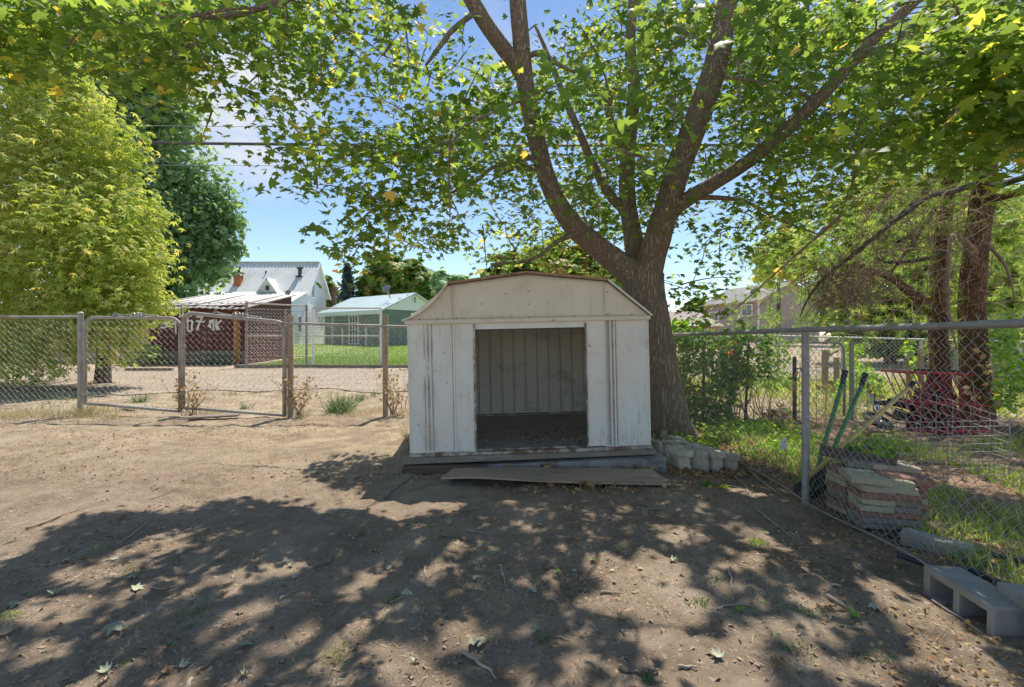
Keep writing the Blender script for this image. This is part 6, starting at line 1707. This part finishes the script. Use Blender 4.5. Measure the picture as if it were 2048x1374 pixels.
def grassfield(name, label, n, xr, yr, gap, h, w, mat, tone=(.5, .25), sc=1.7, seed=41, lean=.45):
    x = rng.uniform(*xr, n); y = rng.uniform(*yr, n)
    k = vnoise(x * sc + 50, y * sc + 50, seed) + .5 * vnoise(x * sc * 3.3 + 50, y * sc * 3.3 + 50, seed + 1) > gap
    x, y = x[k], y[k]; n = len(x)
    o = blades(name, x, y, gz(x, y) - .004, rng.uniform(h[0], h[1], n), rng.uniform(w[0], w[1], n), np.clip(rng.normal(tone[0], tone[1], n), 0, 1), M[mat], lean)
    return tag(o, label, 'grass', kind='stuff')
grassfield('garden_grass', 'long green grass of the neighbouring garden', 26000, (2.62, 6.5), (1.7, 5.9), -.03, (.05, .19), (.004, .010), 'grass', (.55, .3))
grassfield('back_grass', 'pale tall grass at the back of the neighbouring garden', 9000, (3.0, 12), (7.4, 13), -.15, (.15, .5), (.01, .02), 'grass', (.75, .2))
grassfield('dry_grass', 'matted dry straw and dead grass on the sunlit side of the yard', 34000, (-9, 0.2), (4.4, 10.8), -.02, (.015, .055), (.003, .007), 'drygrass', (.5, .32), 1.4, 51, 1.3)
grassfield('dry_tufts', 'dry straw tufts along the foot of the left fence', 5000, (-9.5, -1.2), (7.35, 8.1), .05, (.06, .2), (.005, .01), 'drygrass', (.45, .3), 1.5, 61, .5)
grassfield('verge_weeds', 'grey green weeds on the verge beyond the left fence', 5000, (-12, -1), (7.9, 10.9), .2, (.04, .16), (.008, .016), 'weedgrey', (.5, .3), .9, 71, .7)
grassfield('yard_sprouts', 'tiny dull grass sprouts scattered over the dirt', 2600, (-5, 2.4), (1.4, 5.0), .34, (.01, .04), (.003, .006), 'weedgrey', (.5, .3), 1.6, 81, .9)

# small litter nobody could count
def litter(name, label, cat, n, xr, yr, tv, tf, size, mat, gap=-1, sc=1.5, seed=91, flat=.35, dz=.004, tone=(.5, .28)):
    x = rng.uniform(*xr, n); y = yr[0] + (yr[1] - yr[0]) * rng.random(n) ** 1.25
    k = vnoise(x * sc + 50, y * sc + 50, seed) > gap
    x, y = x[k], y[k]; n = len(x)
    nn = rng.normal(0, flat, (n, 3)) + np.array([0, 0, 1.0])
    o = scatter(name, tv, tf, np.stack([x, y, gz(x, y) + dz], 1), frames(nn, rng.uniform(0, 6.28, n)), rng.uniform(size[0], size[1], n), np.clip(rng.normal(tone[0], tone[1], n), 0, 1), M[mat])
    return tag(o, label, cat, kind='stuff')
SV = np.array([(-.5, -.035, .0), (.5, -.02, .02), (.5, .02, .02), (-.5, .035, 0), (0, 0, .06)]); SF = np.array([(0, 1, 4), (1, 2, 4), (2, 3, 4), (3, 0, 4)])
litter('straw', 'short straws and fine twigs strewn over the dirt', 'straw', 12000, (-5.5, 2.5), (1.4, 6.4), SV, SF, (.010, .045), 'drygrass', -.1)
litter('bark_bits', 'dark bark crumbs strewn over the shaded dirt', 'bark', 9000, (-3.5, 2.6), (1.4, 4.7), SV * np.array([1, 4, 3]), SF, (.006, .022), 'deadleaf', -.15, 1.3, 92, .5, .002, (.2, .2))
litter('leaf_crumbs', 'crumbled dead leaves gathered along the fence and the shed', 'leaves', 2600, (1.5, 2.75), (1.6, 5.6), OV, OF, (.008, .03), 'deadleaf', -.1, 2.0, 93, .8, .008, (.6, .3))
litter('yard_bits', 'brown leaf bits and dead stems over the sunlit side of the yard', 'leaves', 3800, (-8, -.3), (4.3, 7.8), OV, OF, (.010, .032), 'deadleaf', -.1, .9, 99, .7, .008, (.35, .3))
litter('trunk_litter', 'brown leaf litter between the maple trunk and the fence', 'leaves', 3500, (1.6, 3.0), (4.4, 7.2), OV, OF, (.02, .05), 'deadleaf', -.2, 1.4, 98, .6, .012, (.55, .3))
litter('dead_leaves', 'brown dead leaves on the soil of the neighbouring garden', 'leaves', 3500, (2.45, 6.8), (1.7, 7.3), OV, OF, (.02, .06), 'deadleaf', -.1, 1.1, 94, .7, .01, (.6, .3))
PVb = np.array([(1, 0, 0), (0, 1, 0), (-1, 0, 0), (0, -1, 0), (.1, 0, .75), (0, 0, -.4)]); PFb = np.array([(0, 1, 4), (1, 2, 4), (2, 3, 4), (3, 0, 4)])
m_p = surf('pebbles', (0.18, 0.145, 0.115), (0.36, 0.31, 0.255), 40, .9, 0); M['pebble'] = m_p; M['clod'] = surf('clods', (0.2, 0.14, 0.095), (0.34, 0.25, 0.175), 60, .95, .5, 120)
litter('pebbles', 'small pale pebbles and clods scattered over the dirt', 'pebbles', 14000, (-5, 2.5), (1.4, 5.5), PVb, PFb, (.002, .007), 'pebble', -.2, 1.0, 95, .3, .0)
litter('alley_stones', 'loose stones of the gravel alley', 'gravel', 5000, (-22, 2), (10.9, 17.6), PVb, PFb, (.01, .03), 'pebble', -.3, .6, 96, .3, .02)
litter('clods', 'crumbly dark clods of earth in the shaded dirt', 'clods', 9000, (-4, 2.4), (1.4, 4.9), PVb * np.array([1.2, .9, .8]), PFb, (.004, .018), 'clod', -.05, 1.2, 97, .5, -.002)
# dead leaves blown into the shed and along its base
n = 260
u_ = rng.normal(1.35, .28, n); v_ = np.abs(rng.normal(.5, .3, n)) + .06; k = (u_ > .1) & (u_ < SW - .1) & (v_ < SD - .1)
pp = np.array([tuple(S3(a, b, .004)) for a, b in zip(u_[k], v_[k])])
o = scatter('shed_litter', OV, OF, pp, frames(rng.normal(0, .5, (len(pp), 3)) + np.array([0, 0, 1.]), rng.uniform(0, 6.28, len(pp))), rng.uniform(.012, .05, len(pp)), rng.random(len(pp)), M['deadleaf']); tag(o, 'dead leaf bits blown onto the shed floor', 'leaves', kind='stuff')
n = 420
x = rng.uniform(-.75, 1.5, n); y = 4.55 + rng.normal(0, .02, n); kk = rng.random(n) < .35; y[kk] = 4.02 + rng.normal(0, .05, kk.sum()); x[kk] = rng.normal(.6, .35, kk.sum())
nn = rng.normal(0, .6, (n, 3)) + np.array([0, 0, 1.])
o = scatter('wilted_leaves', OV, OF, np.stack([x, y, gz(x, y) + rng.random(n) ** 2 * .05 + .008], 1), frames(nn, rng.uniform(0, 6.28, n)), rng.uniform(.015, .06, n), rng.random(n), M['deadleaf']); tag(o, 'wilted leaves gathered round the plywood board', 'leaves', kind='stuff')

# ------------------------------------------------------------------ countable litter: leaves, sticks, weed tufts
MARKS = [("board's left end", Vector((-.6, 4.3, 0))), ("board's middle", Vector((.4, 4.3, 0))), ("board's right end", Vector((1.4, 4.25, 0))), ("shed's left corner", Vector((-1.05, 4.6, 0))),
         ("cinder block", Vector((2.2, 2.4, 0))), ("grey fence post", Vector((2.39, 3.69, 0))), ("photo's bottom left corner", G(0, 1374)), ("photo's bottom centre", G(1024, 1374)), ("photo's bottom right corner", G(2048, 1374)),
         ("paver stack", Vector((2.5, 3.3, 0))), ("left brown fence post", Vector((fx(581), FY, 0))), ("right brown fence post", Vector((fx(771), FY, 0))), ("photo's left edge", G(0, 1090))]
USED = set()
ONES = ['', 'one', 'two', 'three', 'four', 'five', 'six', 'seven', 'eight', 'nine', 'ten', 'eleven', 'twelve', 'thirteen', 'fourteen', 'fifteen', 'sixteen', 'seventeen', 'eighteen', 'nineteen']
TENS = ['', '', 'twenty', 'thirty', 'forty', 'fifty', 'sixty', 'seventy', 'eighty', 'ninety']
def inwords(cm_):
    w = []
    if cm_ >= 100: w += [ONES[cm_ // 100], 'metre' if cm_ < 200 else 'metres']; cm_ %= 100; u = ''
    else: u = ' centimetres'
    if cm_ >= 20: w.append(TENS[cm_ // 10] + ('-' + ONES[cm_ % 10] if cm_ % 10 else ''))
    elif cm_: w.append(ONES[cm_])
    return ' '.join(w) + u
def whereis(p_, head):
    """head plus the way from the nearest landmark, never twice the same"""
    for step in (10, 5, 2):
        for nm, q_ in sorted(MARKS, key=lambda q_: (q_[1] - p_).length)[:5]:
            d = p_ - q_; c = max(step, int(round(d.length * 100 / step) * step))
            if abs(d.x) > abs(d.y) * 1.4: rel = 'left of' if d.x < 0 else 'right of'
            else: rel = 'before' if d.y < 0 else 'beyond'
            if "bottom" in nm and rel == 'beyond': rel = 'above'
            s = f"{head} {inwords(c)} {rel} the {nm}"
            if s not in USED and len(s.split()) <= 16:
                USED.add(s); return s
    return head

LV2 = []
for a, r in half: LV2.append((math.sin(math.radians(a)) * r * .62, math.cos(math.radians(a)) * r * .62))
ol2 = LV2 + [(-x, y) for x, y in LV2[-2:0:-1]]
def fallen_mesh(curl, seed):
    rg = random.Random(seed); V, F = [], []
    rings = (.0, .45, .75, 1.0)
    V.append((0, 0, 0))
    for f in rings[1:]:
        for x, y in ol2:
            X, Y = x * f, y * f
            z = curl * (X * X * 1.3 + Y * Y * .8) + .05 * f * math.sin(math.atan2(y, x) * 5 + seed) + rg.uniform(-.02, .02)
            V.append((X * (1 - .25 * curl * f), Y * (1 - .2 * curl * f), z))
    n = len(ol2)
    for j in range(n):
        F.append((0, 1 + (j + 1) % n, 1 + j))
        for k in range(2):
            a, b = 1 + k * n + j, 1 + k * n + (j + 1) % n; F.append((a, b, b + n, a + n))
    i = len(V); V += [(-.012, -.28, .02), (.012, -.28, .02), (.012, -.75, .06), (-.012, -.75, .06)]; F.append((i, i + 1, i + 2, i + 3))
    me = bpy.data.meshes.new('fallen_leaf'); me.from_pydata(V, [], F); me.polygons.foreach_set('use_smooth', [True] * len(F)); return me
FM = {}
def fallen(px, py, col, st, size, yaw):
    curl = {'flat': .12, 'curled': .75, 'cupped': -.6, 'crumpled': 1.25}[st]
    key = (col, st, int(yaw) % 2)
    if key not in FM:
        me = fallen_mesh(curl, len(FM) + 1); me.materials.append(M['fallen_' + col]); FM[key] = me
    p_ = G(px, py, .02); p_.z = float(gz(p_.x, p_.y)) + (.012 if curl >= 0 else size * .28)
    o = bpy.data.objects.new('fallen_leaf', FM[key]); COL.objects.link(o)
    o.location = p_; o.rotation_euler = (rng.normal(0, .18), rng.normal(0, .18), yaw); o.scale = (size * .72,) * 3
    tag(o, whereis(p_, f"{st} {col} maple leaf"), 'fallen leaf', 'fallen maple leaves on the dirt')
FL = [(897, 1040, 'pale green', 'crumpled', .12), (815, 1177, 'pale green', 'flat', .10), (945, 1265, 'grey green', 'curled', .12), (963, 1262, 'pale green', 'cupped', .10), (832, 1302, 'pale green', 'curled', .10), (272, 1169, 'pale green', 'flat', .11), (113, 1178, 'grey green', 'curled', .12),
      (230, 1245, 'grey green', 'cupped', .13), (488, 1280, 'grey green', 'cupped', .09), (490, 1330, 'grey green', 'crumpled', .09), (365, 1308, 'pale green', 'curled', .09), (212, 1325, 'pale green', 'curled', .09), (30, 1193, 'grey green', 'flat', .10), (580, 1127, 'grey green', 'crumpled', .09), (590, 1146, 'pale green', 'flat', .07),
      (129, 1108, 'pale green', 'flat', .07), (230, 1109, 'pale green', 'flat', .07), (267, 1145, 'grey green', 'cupped', .07), (138, 1087, 'dark green', 'flat', .06), (166, 1108, 'brown', 'crumpled', .08), (49, 1178, 'dark green', 'crumpled', .06), (490, 1120, 'grey green', 'crumpled', .06), (340, 1276, 'dark green', 'crumpled', .08), (330, 1318, 'brown', 'curled', .10),
      (10, 1255, 'tan', 'curled', .12), (695, 1020, 'grey green', 'crumpled', .10), (1080, 1042, 'grey green', 'cupped', .08), (1140, 1070, 'grey green', 'crumpled', .09), (972, 1079, 'grey green', 'curled', .06), (955, 1124, 'pale green', 'curled', .08), (950, 1137, 'pale green', 'flat', .07), (930, 1158, 'tan', 'crumpled', .08), (1025, 1150, 'pale green', 'crumpled', .07),
      (1065, 1164, 'pale green', 'curled', .09), (1116, 1126, 'bright green', 'flat', .06), (1186, 1106, 'bright green', 'flat', .07), (1235, 1090, 'bright green', 'flat', .06), (778, 1119, 'grey green', 'flat', .06), (827, 1245, 'pale green', 'curled', .08), (1068, 1240, 'grey green', 'crumpled', .09), (1150, 1123, 'pale green', 'cupped', .05), (1345, 1116, 'pale green', 'curled', .10),
      (1437, 1300, 'pale green', 'curled', .11), (1600, 1335, 'pale green', 'crumpled', .11), (1480, 1212, 'bright green', 'curled', .09), (1712, 1233, 'bright green', 'curled', .12), (1746, 1208, 'pale green', 'cupped', .08), (1672, 1172, 'pale green', 'flat', .08), (1686, 1182, 'pale green', 'flat', .06), (1236, 1092, 'bright green', 'flat', .05), (1555, 1320, 'brown', 'crumpled', .09), (1565, 1050, 'tan', 'crumpled', .10),
      (1610, 1143, 'tan', 'cupped', .07), (1240, 1222, 'tan', 'crumpled', .08), (1232, 1032, 'tan', 'curled', .09), (1700, 1120, 'yellowish', 'curled', .08), (1720, 1090, 'yellowish', 'crumpled', .08), (1455, 980, 'yellowish', 'flat', .06), (1535, 1057, 'yellowish', 'flat', .06), (1370, 1010, 'grey green', 'flat', .05), (1280, 1128, 'tan', 'cupped', .05), (1225, 1128, 'pale green', 'cupped', .045),
      (1180, 1035, 'grey green', 'crumpled', .06), (920, 985, 'grey green', 'crumpled', .07), (1145, 972, 'grey green', 'crumpled', .09), (1205, 985, 'grey green', 'crumpled', .09), (1090, 990, 'tan', 'crumpled', .10), (1050, 975, 'grey green', 'cupped', .08), (735, 1018, 'dark green', 'crumpled', .08), (545, 1248, 'brown', 'crumpled', .06), (745, 1095, 'dark green', 'crumpled', .05), (660, 1035, 'tan', 'curled', .07)]
for k, a in enumerate(FL): fallen(*a, yaw=k * 2.4)

def stick(pts, r, mat, colour, adj='', fork=None):
    g_ = [G(a, b, .015) for a, b in pts]
    line = [Vector((p_.x, p_.y, float(gz(p_.x, p_.y)) + r * .9)) for p_ in g_]
    line, rs_ = smoothline(line, [r * (1 - .55 * k / (len(line) - 1)) for k in range(len(line))], 4)
    line = [p_ + Vector((rng.normal(0, .004), rng.normal(0, .004), abs(rng.normal(0, .004)))) for p_ in line]
    m = MB().tube(line, rs_, 7, wob=.12, seed=len(USED))
    if fork:
        f = G(*fork, .02); f.z = float(gz(f.x, f.y)) + .012
        m.tube([line[len(line) // 2], f], [r * .6, r * .25], 6)
    o = m.build('stick', M[mat], None, smooth=True)
    tag(o, whereis(line[len(line) // 2], f"{adj + ' ' if adj else ''}{colour} stick"), 'stick', 'sticks lying on the dirt')
ST = [([(52, 1052), (110, 1030), (158, 1008)], .010, 'twig', 'brown', 'long'), ([(240, 1077), (272, 1055), (300, 1037)], .006, 'stick', 'tan', 'thin'), ([(703, 1071), (730, 1052)], .010, 'bark', 'dark', 'short'), ([(706, 951), (745, 941), (800, 942)], .008, 'bark', 'dark', 'bent'), ([(770, 988), (797, 967), (822, 955)], .010, 'bark', 'dark', 'straight'),
      ([(905, 1012), (930, 1010), (965, 1008)], .007, 'twig', 'brown', 'forked', (912, 998)), ([(882, 1060), (915, 1065), (940, 1070)], .010, 'bark', 'dark', 'thick'), ([(928, 1050), (962, 1054), (998, 1058)], .006, 'twig_grey', 'grey', 'thin'), ([(1000, 1118), (1006, 1138), (1012, 1158)], .007, 'twig_grey', 'grey', ''), ([(849, 1120), (852, 1140)], .006, 'stick', 'pale', 'short'),
      ([(1086, 1123), (1105, 1118), (1122, 1120)], .009, 'bark', 'dark', 'short'), ([(925, 1284), (960, 1310), (992, 1335)], .009, 'stick', 'pale', 'long', (985, 1322)), ([(1240, 1326), (1275, 1328), (1312, 1325)], .010, 'bark', 'dark', 'crooked'), ([(362, 1372), (375, 1352), (384, 1340)], .014, 'stick', 'pale', 'thick'), ([(200, 1350), (220, 1330), (237, 1316)], .007, 'bark', 'dark', 'thin'),
      ([(300, 1167), (330, 1163), (358, 1158)], .004, 'stick', 'tan', 'thin'), ([(560, 1195), (580, 1184), (596, 1174)], .006, 'stick', 'pale', ''), ([(630, 1125), (655, 1110), (672, 1098)], .006, 'bark', 'dark', 'twiggy', (668, 1112)), ([(395, 1325), (420, 1308), (442, 1298)], .006, 'bark', 'dark', 'crooked'), ([(1461, 1133), (1463, 1160), (1468, 1190)], .006, 'stick', 'pale', ''),
      ([(1438, 1213), (1455, 1201), (1500, 1203)], .007, 'twig_grey', 'grey', 'bent'), ([(1200, 1172), (1220, 1173), (1242, 1176)], .008, 'twig', 'reddish', 'short'), ([(1654, 1188), (1675, 1200), (1697, 1212)], .010, 'twig_grey', 'grey', 'thick'), ([(1510, 1016), (1560, 1050), (1608, 1083)], .007, 'stick', 'tan', 'long'), ([(1360, 1320), (1378, 1321), (1396, 1322)], .007, 'twig_grey', 'grey', ''),
      ([(1273, 1011), (1300, 1010), (1330, 1010)], .005, 'stick', 'pale', 'thin'), ([(1467, 945), (1490, 965), (1498, 985)], .007, 'stick', 'pale', 'forked', (1506, 977)), ([(1490, 930), (1535, 965), (1575, 993)], .010, 'twig_grey', 'grey', 'long'), ([(1430, 960), (1475, 970), (1515, 975)], .006, 'twig', 'brown', ''), ([(1862, 1190), (1910, 1220), (1962, 1258)], .007, 'twig_grey', 'grey', 'long'), ([(1680, 1245), (1720, 1252), (1770, 1265)], .005, 'twig', 'brown', 'thin'),
      ([(40, 1105), (60, 1092), (72, 1083)], .005, 'stick', 'pale', 'thin'), ([(780, 1195), (800, 1190), (818, 1186)], .004, 'stick', 'tan', 'thin'), ([(1244, 1250), (1250, 1262)], .006, 'bark', 'dark', 'short'), ([(1110, 1252), (1138, 1262)], .004, 'stick', 'pale', 'short'), ([(1580, 1060), (1600, 1075)], .006, 'twig_grey', 'grey', 'short'), ([(300, 994), (330, 985), (350, 975)], .004, 'stick', 'tan', 'thin'), ([(480, 1040), (520, 1030)], .005, 'twig', 'brown', 'thin')]
for s_ in ST: stick(s_[0], s_[1], s_[2], s_[3], s_[4], s_[5] if len(s_) > 5 else None)
# twigs on the board
for a, b_, lb in (((1100, 965), (1085, 945), 'thin dark twig propped on the right half of the plywood board'), ((1225, 975), (1248, 952), 'thin reddish twig leaning on the front edge of the plywood board')):
    p_, q_ = G(*a, .02), G(*b_, .09)
    tag(MB().tube([p_, (p_ + q_) / 2 + Vector((.01, 0, .01)), q_], [.005, .004, .003], 6).build('stick', M['twig'], None, smooth=True), lb, 'stick', 'sticks lying on the dirt')

def tuft(px, py, n, h, w, mat, spread, head, cat='weed', d0=None):
    spread *= .75
    p_ = G(px, py) if d0 is None else Vector((P(px, 0, d0).x, d0, 0))
    x = p_.x + rng.normal(0, spread, n); y = p_.y + rng.normal(0, spread, n)
    if h < .1: h *= .72; n = n * 2 // 3; x = x[:n]; y = y[:n]
    t = blades('weed_tuft', x, y, gz(x, y) - .003, rng.uniform(h * .4, h, n), rng.uniform(w * .6, w * 1.3, n), np.clip(rng.normal(.55, .25, n), 0, 1), M[mat], .75)
    tag(t, whereis(p_, head), cat, 'weed tufts in the yard')
for (px, py, n, h, w, mat, sp, hd) in [(675, 1296, 120, .05, .005, 'grass', .05, 'fresh green weed tuft'), (385, 1230, 160, .055, .005, 'weedgrey', .06, 'wide dull weed tuft'), (785, 1195, 90, .05, .006, 'weedgrey', .035, 'dark weed tuft'), (250, 1140, 70, .06, .005, 'weedgrey', .05, 'leggy dull weed tuft'), (192, 1090, 60, .03, .006, 'grass', .04, 'low green weed tuft'), (455, 1112, 70, .05, .005, 'weedgrey', .04, 'grey weed tuft'),
      (20, 1228, 80, .05, .005, 'grass', .045, 'fresh green weed tuft'), (1300, 1345, 60, .05, .006, 'weedgrey', .03, 'dull weed tuft'), (1400, 1205, 90, .06, .006, 'weedgrey', .035, 'leggy dull weed tuft'), (1512, 1083, 110, .06, .010, 'grass', .045, 'broad green weed tuft'), (1540, 1200, 110, .045, .006, 'weedgrey', .06, 'wide dull weed tuft'), (1612, 1217, 60, .05, .007, 'weedgrey', .03, 'dull weed tuft'),
      (1436, 1158, 70, .035, .008, 'weedgrey', .03, 'grey weed tuft'), (1410, 965, 70, .06, .016, 'vine', .04, 'leafy green weed tuft'), (1445, 972, 80, .06, .016, 'vine', .05, 'leafy green weed tuft'), (1145, 1182, 40, .035, .006, 'weedgrey', .03, 'small dull weed tuft'), (1020, 1275, 50, .04, .005, 'weedgrey', .04, 'small dull weed tuft'), (1090, 1265, 70, .05, .006, 'weedgrey', .035, 'dark weed tuft'), (1740, 1310, 110, .05, .005, 'weedgrey', .05, 'wide dull weed tuft'), (240, 1320, 50, .04, .005, 'grass', .03, 'small green weed tuft'), (1590, 1290, 90, .05, .008, 'weedgrey', .05, 'dull weed tuft'),
      (680, 822, 320, .42, .014, 'weedgrey', .14, 'tall leafy weed'), (490, 815, 60, .2, .01, 'weedgrey', .06, 'small weed'), (280, 802, 110, .25, .012, 'weedgrey', .1, 'small weed'), (605, 830, 150, .22, .008, 'drygrass', .1, 'dry straw tuft'), (175, 830, 160, .35, .008, 'drygrass', .1, 'dry straw tuft'), (720, 800, 60, .2, .012, 'weedgrey', .07, 'small weed'), (818, 880, 110, .3, .006, 'drygrass', .035, 'dry straw tuft'), (822, 965, 40, .08, .004, 'drygrass', .02, 'small straw tuft')]:
    tuft(px, py, n, h, w, mat, sp, hd)
# dried vines climbing the fence posts
for k, (px, d, lb) in enumerate([(598, 7.66, 'dry orange brown creeper on the left brown fence post'), (790, 7.66, 'dry orange brown creeper between right brown post and shed'), (378, 7.6, 'dry brown creeper at the foot of the gate meeting')]):
    b = P(px, 0, d); m = MB(); ends = []
    for j in range(16):
        pts = [Vector((b.x + rng.normal(0, .05), d, 0))]
        for i in range(6): pts.append(pts[-1] + Vector((rng.normal(0, .07), rng.normal(0, .03), rng.uniform(.04, .17))))
        m.tube(pts, [.006, .005, .005, .004, .003, .002, .0015], 4, cap=False); ends += pts[2:]
    pts = np.array([tuple(e_ + Vector((rng.normal(0, .04), rng.normal(0, .03), rng.normal(0, .04)))) for e_ in ends for _ in range(3)])
    leafmass('dry_creeper', lb, 'creeper', pts, .045, 'deadleaf', m, nup=.3, tone=(.75, .2))
# dry leaves caught in the cattle panel and wire
for k, (px, py, d, lb) in enumerate([(1982, 735, 5.2, 'bunch of curled brown leaves caught high by the thick pine trunk'), (1745, 775, 5.6, 'brown leaves caught in the panel beside the loppers'), (1650, 772, 6.2, 'brown leaves caught in the panel near the arched gate'), (1726, 850, 5.0, 'dry yellow leaves hanging below the yellow tool handle'), (1585, 768, 7.2, 'dark curled leaves hanging on the gate latch post'), (1945, 785, 5.0, 'brown leaves caught before the thick pine trunk')]):
    c = P(px, py, d); n = 14
    pts = np.array([tuple(c + Vector((rng.normal(0, .05), rng.normal(0, .05), rng.normal(0, .07)))) for _ in range(n)])
    m = MB().tube([c + Vector((0, 0, .15)), c + Vector((.03, 0, -.1)), c + Vector((.02, .02, -.3))], .004, 5)
    leafmass('dry_leaf_bunch', lb, 'dead leaves', pts, .07, 'deadleaf', m, nup=0, tone=(.55, .25))
